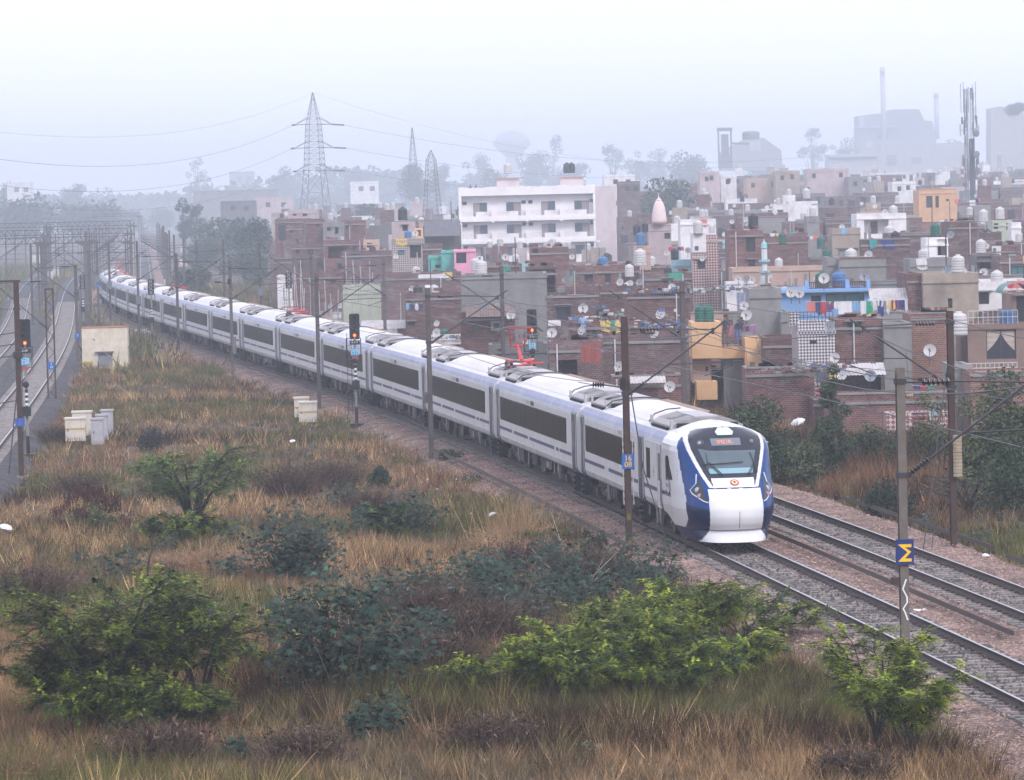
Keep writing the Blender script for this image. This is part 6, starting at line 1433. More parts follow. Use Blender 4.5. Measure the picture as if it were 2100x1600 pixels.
# ------------------------------------------------------------------ the town
def brick_mat(name, c1, c2, mort, rough_amt=.5, plaster=0.0):
    m, nt, b = new_mat(name); L = nt.links.new; N = nt.nodes.new
    tc = N('ShaderNodeTexCoord'); sp = N('ShaderNodeSeparateXYZ'); L(tc.outputs['Object'], sp.inputs[0])
    ad = N('ShaderNodeMath'); L(sp.outputs[0], ad.inputs[0]); L(sp.outputs[1], ad.inputs[1]); cb = N('ShaderNodeCombineXYZ'); L(ad.outputs[0], cb.inputs[0]); L(sp.outputs[2], cb.inputs[1])
    br = N('ShaderNodeTexBrick'); br.inputs['Scale'].default_value = 1.0; br.inputs['Brick Width'].default_value = .25; br.inputs['Row Height'].default_value = .105
    br.inputs['Mortar Size'].default_value = .016; br.inputs['Color1'].default_value = (*c1, 1); br.inputs['Color2'].default_value = (*c2, 1); br.inputs['Mortar'].default_value = (*mort, 1)
    L(cb.outputs[0], br.inputs[0])
    n = N('ShaderNodeTexNoise'); n.inputs['Scale'].default_value = 1.3; n.inputs['Detail'].default_value = 8; n.inputs['Roughness'].default_value = .7
    mp = N('ShaderNodeMapping'); mp.inputs['Scale'].default_value = (1, 1, 2.6); L(tc.outputs['Object'], mp.inputs[0])
    oi = N('ShaderNodeObjectInfo'); av = N('ShaderNodeVectorMath'); av.operation = 'ADD'; L(mp.outputs[0], av.inputs[0]); sc = N('ShaderNodeMath'); sc.operation = 'MULTIPLY'; sc.inputs[1].default_value = 50; L(oi.outputs['Random'], sc.inputs[0]); L(sc.outputs[0], av.inputs[1]); L(av.outputs[0], n.inputs[0])
    mr = N('ShaderNodeMapRange'); mr.inputs[1].default_value = .3; mr.inputs[2].default_value = .7; mr.inputs[3].default_value = 1 - rough_amt; mr.inputs[4].default_value = 1 + rough_amt; L(n.outputs['Fac'], mr.inputs[0])
    r2 = N('ShaderNodeMapRange'); r2.inputs[3].default_value = .78; r2.inputs[4].default_value = 1.22; L(oi.outputs['Random'], r2.inputs[0]); mm = N('ShaderNodeMath'); mm.operation = 'MULTIPLY'; L(mr.outputs[0], mm.inputs[0]); L(r2.outputs[0], mm.inputs[1])
    s = N('ShaderNodeVectorMath'); s.operation = 'SCALE'; L(br.outputs['Color'], s.inputs[0]); L(mm.outputs[0], s.inputs['Scale'])
    n2 = N('ShaderNodeTexNoise'); n2.inputs['Scale'].default_value = .5; n2.inputs['Detail'].default_value = 10; n2.inputs['Roughness'].default_value = .8; L(av.outputs[0], n2.inputs[0])
    r = N('ShaderNodeMapRange'); r.inputs[1].default_value = .55 - plaster; r.inputs[2].default_value = .62 - plaster; r.inputs[4].default_value = .75; L(n2.outputs['Fac'], r.inputs[0])
    mx = N('ShaderNodeMix'); mx.data_type = 'RGBA'; mx.inputs[7].default_value = (.23, .20, .20, 1); L(r.outputs[0], mx.inputs[0]); L(s.outputs[0], mx.inputs[6])
    L(mx.outputs[2], b.inputs['Base Color']); b.inputs['Roughness'].default_value = .95
    bp = N('ShaderNodeBump'); bp.inputs['Strength'].default_value = .6; bp.inputs['Distance'].default_value = .02; L(br.outputs['Fac'], bp.inputs['Height']); bp.invert = True; L(bp.outputs[0], b.inputs['Normal'])
    return m
BK = [brick_mat('brick_red', (.175, .064, .055), (.115, .048, .046), (.19, .14, .135)), brick_mat('brick_mauve', (.15, .07, .068), (.105, .055, .056), (.18, .15, .15), .4, .02), brick_mat('brick_orange', (.24, .095, .06), (.17, .07, .052), (.24, .19, .17), .35)]
def tile_mat(name, ca, cb_, sc):
    m, nt, b = new_mat(name); L = nt.links.new; N = nt.nodes.new
    tc = N('ShaderNodeTexCoord'); mp = N('ShaderNodeMapping'); mp.inputs['Rotation'].default_value = (0, math.radians(45), 0); L(tc.outputs['Object'], mp.inputs[0])
    ck = N('ShaderNodeTexChecker'); ck.inputs['Scale'].default_value = sc; ck.inputs[1].default_value = (*ca, 1); ck.inputs[2].default_value = (*cb_, 1); L(mp.outputs[0], ck.inputs[0]); L(ck.outputs[0], b.inputs['Base Color']); b.inputs['Roughness'].default_value = .4; return m
def pl(name, c, d=None, da=.6): return P('plaster_' + name, c, .9, .12, .9, .05, dirt=d or (c[0] * .45, c[1] * .45, c[2] * .48), dirt_amt=da, rnd=.08)
WM = {'brick': BK[0], 'brickm': BK[1], 'bricko': BK[2], 'grey': pl('grey', (.24, .235, .235)), 'dgrey': pl('dark_grey', (.14, .135, .14)), 'tan': pl('tan', (.36, .30, .25)), 'brown': pl('brown', (.24, .165, .14)), 'white': pl('white', (.74, .72, .74)),
      'blue': pl('sky_blue', (.22, .40, .68), None, .25), 'turq': pl('turquoise', (.12, .42, .37), None, .3), 'pink': pl('pink', (.72, .33, .48), None, .25), 'pinkw': pl('pale_pink', (.46, .37, .385), None, .5), 'cream': pl('cream_orange', (.70, .44, .24), None, .2), 'peach': pl('peach', (.50, .35, .29), None, .45),
      'orange': pl('orange', (.60, .36, .20), None, .3), 'lime': pl('pale_lime', (.42, .45, .36), None, .3), 'tile': tile_mat('tile_lattice', (.60, .58, .60), (.10, .085, .10), 8.5), 'tiler': tile_mat('tile_lattice_red', (.55, .46, .44), (.22, .09, .09), 6), 'tileg': tile_mat('tile_speckled', (.45, .40, .38), (.18, .15, .15), 7), 'whiteb': P('apartment_white', (.86, .83, .85), .85, .05, .8, dirt=(.5, .46, .47), dirt_amt=.35), 'whites': P('apartment_pinkish_side', (.62, .53, .54), .9, .08, .7, dirt=(.4, .34, .35), dirt_amt=.5), 'cyan': pl('pale_cyan', (.30, .50, .55), None, .3)}
ROOFM = P('roof_slab_grey', (.20, .185, .18), .95, .25, .8, dirt=(.09, .08, .08), dirt_amt=.6, rnd=.2)
PANE = P('dark_window', (.018, .022, .032), .35, .3); FRM = P('window_frame_dark', (.05, .05, .06), .6, .1); FRL = P('window_frame_pale', (.5, .47, .45), .7, .1); RAIL = P('railing_dark', (.06, .05, .055), .6, .1); RAILW = P('railing_white', (.55, .55, .57), .6, .1)
GLT = P('teal_glass', (.05, .20, .22), .3, .2); WOODD = P('old_door_wood', (.16, .08, .055), .7, .3); TIN = P('tin_sheet', (.45, .43, .44), .6, .15, 2, dirt=(.2, .14, .11), dirt_amt=.7); CURT = P('curtain_cloth', (.45, .38, .34), .9, .1)
COLN = {'brick': 'red brick', 'brickm': 'mauve brick', 'bricko': 'orange brick', 'grey': 'grey plastered', 'dgrey': 'dark grey', 'tan': 'tan plastered', 'brown': 'brown plastered', 'white': 'white', 'blue': 'sky blue', 'turq': 'turquoise', 'pink': 'bright pink', 'pinkw': 'pale pink', 'cream': 'cream orange', 'peach': 'peach', 'orange': 'orange', 'lime': 'pale lime', 'tile': 'lattice tiled', 'tiler': 'red lattice tiled', 'tileg': 'speckled tile', 'cyan': 'pale cyan'}
HOUSES = []; CLEAR = []; LABELS = set(); GZT = -1.85
def gzt(x, Y): return GZT + float(rise((x - 1050) / FPX * Y, Y))
def house(label, x0, x1, yt, Y, mat, ops=(), depth=6.0, rz=0.0, par=.45, clear=None, yb=None, cap=None, slab=True, hrec=None, sidemat=None):
    sc = FPX / Y; xc = (x0 + x1) / 2; c = D(xc, yt, Y); w = (x1 - x0) / sc; ztop = c[2]; zb = gzt(xc, Y) if yb is None else D(xc, yb, Y)[2]
    H = ztop - zb; o = empty('house', (c[0], Y, zb), rz, label, 'house', None)
    def fx(x): return (x - xc) / sc
    def fz(y, x): return H - (y - (yt - (x - xc) * _sr)) / sc
    xs = {-w / 2, w / 2}; zz = {0.0, H}; holes = []
    for q in ops:
        a, b_, c0, c1, k = q[:5]; X0, X1 = fx(a), fx(b_); Z1, Z0 = fz(c0, (a + b_) / 2), fz(c1, (a + b_) / 2)
        X0, X1 = max(X0, -w / 2 + .08), min(X1, w / 2 - .08); Z0 = max(Z0, .03); Z1 = min(Z1, H - .1)
        if X1 - X0 < .15 or Z1 - Z0 < .15: continue
        holes.append((X0, X1, Z0, Z1, k)); xs |= {X0, X1}; zz |= {Z0, Z1}
    xs = sorted(xs); zz = sorted(zz); mb = MB()
    for i in range(len(xs) - 1):
        for j in range(len(zz) - 1):
            xm, zm = (xs[i] + xs[i + 1]) / 2, (zz[j] + zz[j + 1]) / 2
            if any(h[0] < xm < h[1] and h[2] < zm < h[3] for h in holes): continue
            mb.quad((xs[i], 0, zz[j]), (xs[i + 1], 0, zz[j]), (xs[i + 1], 0, zz[j + 1]), (xs[i], 0, zz[j + 1]))
    rh = H - par
    mb.quad((-w / 2, depth, 0), (-w / 2, 0, 0), (-w / 2, 0, H), (-w / 2, depth, H), 1); mb.quad((w / 2, 0, 0), (w / 2, depth, 0), (w / 2, depth, H), (w / 2, 0, H), 1); mb.quad((w / 2, depth, 0), (-w / 2, depth, 0), (-w / 2, depth, H), (w / 2, depth, H), 1)
    t = .22
    if par > .05:
        mb.quad((-w / 2, 0, H), (w / 2, 0, H), (w / 2 - t, t, H), (-w / 2 + t, t, H)); mb.quad((w / 2, 0, H), (w / 2, depth, H), (w / 2 - t, depth - t, H), (w / 2 - t, t, H)); mb.quad((-w / 2, depth, H), (-w / 2, 0, H), (-w / 2 + t, t, H), (-w / 2 + t, depth - t, H)); mb.quad((w / 2, depth, H), (-w / 2, depth, H), (-w / 2 + t, depth - t, H), (w / 2 - t, depth - t, H))
        mb.quad((-w / 2 + t, t, H), (w / 2 - t, t, H), (w / 2 - t, t, rh), (-w / 2 + t, t, rh)); mb.quad((w / 2 - t, depth - t, H), (-w / 2 + t, depth - t, H), (-w / 2 + t, depth - t, rh), (w / 2 - t, depth - t, rh))
        mb.quad((w / 2 - t, t, H), (w / 2 - t, depth - t, H), (w / 2 - t, depth - t, rh), (w / 2 - t, t, rh)); mb.quad((-w / 2 + t, depth - t, H), (-w / 2 + t, t, H), (-w / 2 + t, t, rh), (-w / 2 + t, depth - t, rh))
    mb.quad((-w / 2, 0, 0), (-w / 2, depth, 0), (w / 2, depth, 0), (w / 2, 0, 0))
    for X0, X1, Z0, Z1, k in holes:
        dd = 1.6 if k == 'v' else .2
        mb.quad((X0, 0, Z0), (X1, 0, Z0), (X1, dd, Z0), (X0, dd, Z0)); mb.quad((X0, dd, Z1), (X1, dd, Z1), (X1, 0, Z1), (X0, 0, Z1)); mb.quad((X0, 0, Z1), (X0, 0, Z0), (X0, dd, Z0), (X0, dd, Z1)); mb.quad((X1, dd, Z1), (X1, dd, Z0), (X1, 0, Z0), (X1, 0, Z1))
        if k == 'v': mb.quad((X0, dd, Z0), (X1, dd, Z0), (X1, dd, Z1), (X0, dd, Z1))
    mb.build('wall', [WM[mat], WM[sidemat or mat]], o)
    mb = MB(); mb.quad((-w / 2 + t * .9, t * .9, rh), (w / 2 - t * .9, t * .9, rh), (w / 2 - t * .9, depth - t * .9, rh), (-w / 2 + t * .9, depth - t * .9, rh)); mb.build('roof', ROOFM, o)
    if slab and H > 2.5:
        mb = MB(); zs_ = max(.4, rh - .05); mb.b2(-w / 2 - .05, w / 2 + .05, -.09, -.003, zs_ - .09, zs_ + .05); mb.build('floor_slab_edge', WM['grey'] if mat.startswith('brick') else WM[mat], o)
    if cap: mb = MB(); mb.b2(-w / 2 - .03, w / 2 + .03, -.06, t, H + .003, H + .10); mb.build('parapet_cap', WM[cap], o)
    for X0, X1, Z0, Z1, k in holes:
        if k == 'v': 
            mb = MB(); mb.b2(X0 + (X1 - X0) * .3, X0 + (X1 - X0) * .3 + min(.8, (X1 - X0) * .3), 1.57, 1.59, Z0 + .02, Z0 + min(1.9, (Z1 - Z0) * .85)); mb.build('door', WOODD, o); continue
        m = {'w': PANE, 'g': PANE, 'd': WOODD, 't': GLT, 'o': PANE, 'l': PANE, 'c': PANE}[k]
        mb = MB(); mb.b2(X0 + .02, X1 - .02, .17, .19, Z0 + .02, Z1 - .02); wdw = mb.build('window' if k not in 'd' else 'door', m, o)
        if k in 'wgtlc' and sc > 14:
            mb = MB(); f = .06; fm = FRL if k in 'l' else FRM
            for a, b_, c0, c1 in ((X0, X0 + f, Z0, Z1), (X1 - f, X1, Z0, Z1), (X0 + f, X1 - f, Z0, Z0 + f), (X0 + f, X1 - f, Z1 - f, Z1)): mb.b2(a + .004, b_ - .004, .08, .15, c0 + .004, c1 - .004)
            if X1 - X0 > .7: mb.b2((X0 + X1) / 2 - .025, (X0 + X1) / 2 + .025, .09, .14, Z0 + f, Z1 - f)
            if k in 'g': 
                for q in range(1, 4): mb.b2(X0 + f, X1 - f, .10, .12, Z0 + (Z1 - Z0) * q / 4 - .012, Z0 + (Z1 - Z0) * q / 4 + .012)
            mb.build('window_frame', fm, wdw)
        if k == 'l':
            mb = MB(); 
            for a, b_, c0, c1 in ((X0 - .12, X0, Z0 - .12, Z1 + .12), (X1, X1 + .12, Z0 - .12, Z1 + .12), (X0, X1, Z0 - .12, Z0), (X0, X1, Z1, Z1 + .12)): mb.b2(a, b_, -.03, -.002, c0, c1)
            mb.build('window_surround', FRL, o)
        if k == 'c':
            mb = MB(); xm = (X0 + X1) / 2; n = 8
            for s in (-1, 1):
                V = []; 
                for i in range(n + 1):
                    q = i / n; xe = xm + s * (X1 - X0) / 2 * (q ** 1.7) ; V += [(xm + s * (X1 - X0) / 2, .12 + .02 * (i % 2), Z1 - (Z1 - Z0) * .75 * q), (xe, .12 + .02 * (i % 2), Z1 - (Z1 - Z0) * .75 * q)]
                mb.add(V, [(2 * i, 2 * i + 1, 2 * i + 3, 2 * i + 2) for i in range(n)])
            mb.build('curtain', CURT, o)
        if k in 'wg' and (Z1 - Z0) < 1.8 and sc > 20 and X1 - X0 > .5:
            mb = MB(); mb.b2(X0 - .15, X1 + .15, -.32, -.003, Z1 + .05, Z1 + .12); mb.build('window_canopy', WM['grey'], o)
    o['_'] = 1; del o['_']
    HOUSES.append(dict(o=o, x0=x0, x1=x1, yt=yt, Y=Y, w=w, H=H, zb=zb, rh=rh, depth=depth, c=c, mat=mat, label=label, rz=rz)); LABELS.add(label)
    if clear: CLEAR.append((x0, x1, yt, clear, Y))
    return o
def railing(o, x0, x1, y, z, h=.9, m=RAIL, n=None, name='balcony_railing', slab=True, back=.8):
    mb = MB(); mb.b2(x0, x1, y - .02, y + .02, z + h - .04, z + h); mb.b2(x0, x1, y - .015, y + .015, z + h * .5 - .02, z + h * .5 + .02); n = n or int((x1 - x0) / .22)
    for i in range(n + 1): x = x0 + (x1 - x0) * i / n; mb.b2(x - .015, x + .015, y - .012, y + .012, z, z + h - .04)
    mb.build(name, m, o)
    if slab: mb = MB(); mb.b2(x0 - .05, x1 + .05, y - .05, y + back, z - .14, z - .001); mb.build('balcony_slab', WM['grey'], o)
hs = house
# ---- nearest houses, right to left
hs('tan plastered blind block with dark water stains, at the right', 1893, 2006, 561, 252, 'tan', [(1943, 1952, 612, 632, 'o')], 8, clear=690, sidemat='tan')
hs('narrow red brick end wall joined to the tan blind block', 1861, 1893, 561, 253, 'brick', (), 7, clear=640)
hs('white house behind the brown house, with a square dark window', 2004, 2125, 577, 262, 'white', [(2006, 2028, 600, 624, 'g')], 8, clear=635)
b_ = hs('brown plastered house with a large grilled curtained window', 1984, 2125, 664, 226, 'brown', [(2022, 2083, 677, 737, 'c')], 6, clear=740, par=.15)
hs('upper right room of the brown house with tall dark panes', 2072, 2125, 602, 228, 'brown', [(2084, 2108, 608, 660, 'g')], 4, clear=660, yb=664)
hs('orange brick house left of the rusty counterweight mast', 1868, 1950, 644, 225, 'bricko', [(1893, 1900, 775, 790, 'o')], 5, clear=840, par=.2, cap='grey')
hs('tall stained grey wall house beside the orange brick house', 1812, 1869, 662, 223, 'grey', [(1822, 1827, 682, 690, 'o')], 5, clear=800, par=.1)
hs('red brick house with a dark upper window, below the hanging washing', 1713, 1811, 654, 224, 'brick', [(1737, 1766, 661, 687, 'w')], 5, clear=745)
hs('low dark brick shack under a tin awning', 1716, 1812, 757, 214, 'brickm', [(1719, 1741, 764, 783, 'w'), (1771, 1806, 762, 806, 'v')], 3, clear=812, par=.1)
hs('tiled house with lattice pattern front and small black name plate', 1636, 1712, 662, 220, 'tile', [], 5, clear=745)
hs('left tiled pillar of the lattice balcony', 1618, 1637, 640, 221, 'tile', (), 1.0, clear=665, yb=668, par=.0, slab=False)
hs('sky blue house with roof lattice rail and turquoise recess', 1600, 1783, 592, 262, 'blue', [(1663, 1684, 606, 640, 'o'), (1693, 1772, 602, 622, 't')], 7, clear=640, par=.2)
hs('plain grey plastered tower house with three small holes', 1536, 1602, 592, 248, 'grey', [(1553, 1555, 629, 631, 'o'), (1561, 1563, 629, 631, 'o'), (1574, 1576, 629, 631, 'o')], 6, clear=690)
hs('pale grey narrow wall between the tower house and the blue house', 1602, 1622, 640, 246, 'grey', (), 5, clear=690)
hs('cream orange house front, left block', 1418, 1479, 661, 232, 'cream', (), 4, clear=735, yb=735, par=.3)
hs('cream orange terrace of the two standing people', 1479, 1528, 711, 233, 'cream', (), 4, clear=722, yb=735, par=.05)
hs('cream orange right block beside the terrace', 1528, 1567, 693, 231.5, 'cream', (), 3.5, clear=752, yb=754, par=.3)
hs('pink walled lower storey under the cream orange house', 1420, 1458, 735.5, 233, 'peach', [(1446, 1452, 752, 762, 't')], 3, clear=785, yb=786, par=0)
hs('yellow orange lowest balcony wall under the pink storey', 1428, 1471, 783, 230.5, 'cream', (), 2, clear=820, yb=820, par=.3)
hs('grey shop front with small window under the cream terrace', 1483, 1527, 736, 233.5, 'grey', [(1501, 1507, 736, 744, 'w')], 3, clear=757, par=0)
hs('dark brick passage house under the cream house', 1416, 1530, 758, 236, 'brickm', (), 3, clear=800, par=.1)
hs('red brick house with mossy grey parapet right of the cream house', 1530, 1670, 755, 213, 'brick', (), 4, clear=900, cap='grey', par=.3)
hs('mauve brick wall house above the mossy parapet', 1566, 1640, 692, 229, 'brick', (), 5, clear=750)
hs('long red brick house with a single dark window near the middle', 1168, 1290, 655, 238, 'brick', [(1187, 1207, 677, 702, 'd'), (1214, 1222, 678, 692, 't')], 6, clear=735)
hs('red brick house with white framed bright green window', 1285, 1415, 600, 262, 'brick', [(1306, 1324, 596, 612, 't')], 6, clear=690, par=.25)
hs('broad red brick house with blue drying things on its roof', 1230, 1412, 690, 226, 'brickm', [(1300, 1304, 730, 740, 'o')], 6, clear=800, par=.25)
hs('brick house with corrugated canopy above the train cab', 1256, 1400, 772, 214, 'brick', (), 4, clear=840, cap='grey')
hs('small brick house with plank door and hanging red sheet', 1126, 1236, 701, 224, 'brickm', [(1142, 1183, 738, 800, 'v'), (1187, 1232, 790, 800, 'o')], 4, clear=790)
hs('large blind grey plastered wall house behind the pantograph', 946, 1121, 562, 288, 'grey', (), 7, clear=690, par=.2)
hs('brick and red plaster ground floor with round teal window', 944, 1056, 640, 276, 'brick', [(970, 982, 668, 676, 't'), (1010, 1025, 662, 674, 'l')], 4, clear=720, cap='grey')
hs('grey ground floor with dark doorway under the blind wall', 1002, 1122, 706, 262, 'dgrey', [(1020, 1032, 716, 740, 'd')], 4, clear=745)
hs('brick house with open porch left of the green framed window house', 1078, 1142, 548, 300, 'brickm', [(1084, 1138, 552, 600, 'v')], 5, clear=600)
hs('brick stair room with doors left of the smoky gap', 1086, 1166, 508, 352, 'brick', [(1092, 1104, 512, 522, 'w')], 5, clear=548)
hs('red brick house with white window surround in its upper wall', 1232, 1420, 585, 300, 'brick', [(1304, 1328, 596, 616, 'l')], 6, clear=640)
hs('brick house with two dark doors and a small white railing', 1218, 1312, 545, 330, 'brick', [(1274, 1290, 566, 592, 'd'), (1240, 1252, 562, 590, 'o')], 5, clear=585)
hs('brick house with a bright green sheet on its terrace', 1312, 1420, 560, 326, 'brickm', [(1360, 1378, 572, 586, 'g')], 5, clear=585)
hs('turquoise house with a raised right corner, beside the pink one', 905, 931, 514, 366, 'turq', (), 5, clear=545, par=.1)
hs('low turquoise wall house joined left of the raised corner', 878, 906, 525, 367, 'turq', [(892, 903, 543, 550, 'w')], 5, clear=550, par=.1)
hs('bright pink house with a dark upper window', 931, 975, 512, 362, 'pink', [(935, 956, 514, 540, 'o'), (966, 970, 515, 518, 'o')], 5, clear=560, par=.1)
hs('speckled tile house with two dark windows, left of the turquoise house', 803, 868, 489, 388, 'tileg', [(840, 863, 503, 529, 'w'), (815, 829, 513, 523, 't')], 5, clear=548, par=.2)
hs('pale pink upper room on the speckled tile house', 803, 850, 455, 392, 'pinkw', [(825, 836, 462, 474, 'w')], 4, clear=485, yb=489, par=.2)
hs('cream stair room beside the pale pink upper room', 850, 866, 468, 392, 'cream', [(854, 863, 472, 484, 'd')], 3, clear=486, yb=489, par=.1)
hs('brick house with tin shed roof left of the white block', 868, 944, 462, 420, 'dgrey', (), 6, clear=500, par=.1)
hs('dark brick house between the tile house and the turquoise house', 866, 905, 500, 372, 'brickm', (), 4, clear=540)
hs('long brick house with a roofed terrace at the left of the town', 664, 742, 492, 440, 'brick', [(672, 716, 506, 530, 'v'), (722, 732, 506, 518, 'w'), (690, 700, 540, 552, 'w')], 6, clear=560)
hs('small peach room on the long brick house terrace', 745, 776, 492, 438, 'peach', [(752, 762, 498, 508, 'w')], 4, clear=512)
hs('brick house with a turquoise sheet, left of the speckled tile house', 700, 803, 515, 420, 'brickm', [(717, 737, 521, 531, 't')], 5, clear=580)
hs('brick house with small windows left of the roofed terrace house', 598, 663, 500, 448, 'brickm', [(606, 614, 510, 520, 'w'), (630, 642, 510, 522, 'w'), (648, 656, 530, 545, 'd'), (610, 620, 540, 550, 'w')], 6, clear=560)
hs('brick house behind the leaning bamboo poles', 600, 700, 560, 415, 'brick', [(612, 622, 570, 582, 'w'), (640, 652, 572, 590, 'd'), (676, 686, 570, 582, 'w')], 5, clear=640)
hs('mauve brick corner house with two small windows at the left edge of the town', 586, 622, 462, 500, 'brickm', [(594, 600, 470, 478, 'w'), (606, 612, 490, 500, 'w')], 6, clear=490)
hs('brick house with a dark doorway second from the left corner of the town', 622, 662, 449, 512, 'brick', [(632, 640, 458, 470, 'd'), (648, 655, 458, 466, 'w')], 6, clear=490)
hs('grey plastered house third from the left corner of the town', 662, 702, 456, 506, 'grey', [(670, 678, 464, 474, 'w'), (686, 694, 464, 480, 'v')], 6, clear=488)
hs('brick house with several openings just right of the corner houses', 700, 748, 452, 515, 'brick', [(708, 715, 460, 470, 'w'), (724, 734, 460, 476, 'd')], 6, clear=488)
hs('hazy white and pink house standing at the left of the town', 590, 650, 430, 640, 'pinkw', [(600, 608, 436, 443, 'w'), (620, 630, 436, 444, 'w')], 7, clear=440)
hs('broad brick house with blue grey door, below the speckled tile house', 780, 944, 560, 350, 'brickm', [(918, 930, 600, 630, 'w')], 6, clear=650)
hs('brick house with washing and steps at the train roof line', 830, 944, 600, 322, 'brick', [(835, 850, 660, 668, 'w')], 5, clear=680)
hs('low flat brick shed along the track with rusty roof sheets', 700, 880, 668, 330, 'brickm', (), 4, clear=700, par=.1)
hs('long low brick shed behind the train roofs', 870, 1000, 700, 286, 'brickm', (), 4, clear=730, par=.1, cap='grey')
# ---- middle distance
hs('long peach wall house around the minaret', 1502, 1697, 548, 332, 'peach', (), 6, clear=590, par=.2)
hs('tall brick house with two dark windows one above the other', 1495, 1564, 472, 350, 'brick', [(1529, 1548, 487, 516, 'w'), (1533, 1548, 533, 560, 'w')], 7, clear=560)
hs('pink tiled house column beside a white upper wall', 1448, 1473, 482, 362, 'tiler', (), 4, clear=570)
hs('white upper wall under a white tank, beside the pink tiled column', 1420, 1448, 478, 361, 'white', [(1424, 1432, 505, 514, 't')], 4, clear=516, yb=520)
hs('pink tiled lower wall with a grey window', 1420, 1449, 518, 361, 'tiler', [(1430, 1446, 533, 552, 'w')], 4, clear=570)
hs('pale cyan room with long white ledge', 1380, 1420, 533, 366, 'cyan', [(1394, 1398, 538, 541, 'w')], 4, clear=548)
hs('white hall with open dark verandah and a side wall', 1757, 1858, 438, 430, 'white', [(1772, 1822, 450, 480, 'v')], 7, clear=478)
hs('orange house with two tall arches by the telecom tower', 1884, 1962, 389, 570, 'orange', [(1899, 1912, 402, 426, 'w'), (1918, 1925, 402, 426, 'w'), (1940, 1946, 408, 413, 'w')], 8, clear=425, cap='orange')
hs('pale lime room with two doors at the right', 2035, 2076, 452, 400, 'lime', [(2038, 2047, 458, 470, 'w'), (2063, 2073, 457, 472, 'd')], 4, clear=476)
hs('white stair box with bird shaped vent at the right edge', 2074, 2094, 456, 384, 'white', (), 3, clear=495)
hs('tall plain brick block right of the white washing wall', 1945, 2004, 455, 334, 'brickm', (), 6, clear=560)
hs('small white stair room with dark door in front of the tall plain brick block', 1899, 1944, 488, 302, 'white', [(1922, 1942, 490, 524, 'v')], 4, clear=527)
hs('grey plastered wall house behind the tan block', 1866, 1960, 530, 296, 'grey', (), 5, clear=560)
hs('grey wall house topped with loose brick rubble', 1722, 1817, 530, 288, 'grey', (), 5, clear=575, cap='bricko')
hs('grey ribbed wall house beside the rubble topped house', 1697, 1724, 528, 290, 'grey', (), 5, clear=575)
hs('square grey room with a tiny window carrying a tank on a stand', 1654, 1680, 444, 440, 'grey', [(1668, 1674, 451, 454, 'w')], 4, clear=478)
hs('brick house with half plastered flank, centre right', 1706, 1764, 468, 400, 'tan', (), 5, clear=500)
hs('white walled long house with a grey flat roof behind the tiled column', 1395, 1468, 450, 420, 'white', (), 6, clear=480)
hs('grey temple base room with pink parapet under the spire', 1330, 1376, 462, 440, 'pinkw', [(1362, 1374, 478, 490, 'w')], 5, clear=492, cap='peach')
hs('orange tinted blank room left of the blue tank', 1301, 1334, 506, 372, 'peach', (), 4, clear=528)
hs('grey room with open doorway at the right, under a white tank', 2000, 2050, 522, 318, 'dgrey', [(2004, 2034, 526, 552, 'v')], 4, clear=555)
hs('brick terrace house with white tanks at the right', 1980, 2090, 505, 345, 'brick', (), 5, clear=522)
hs('white panelled wall with two dishes in front of the peach wall', 1490, 1544, 578, 300, 'white', (), 3, clear=598, par=.05)
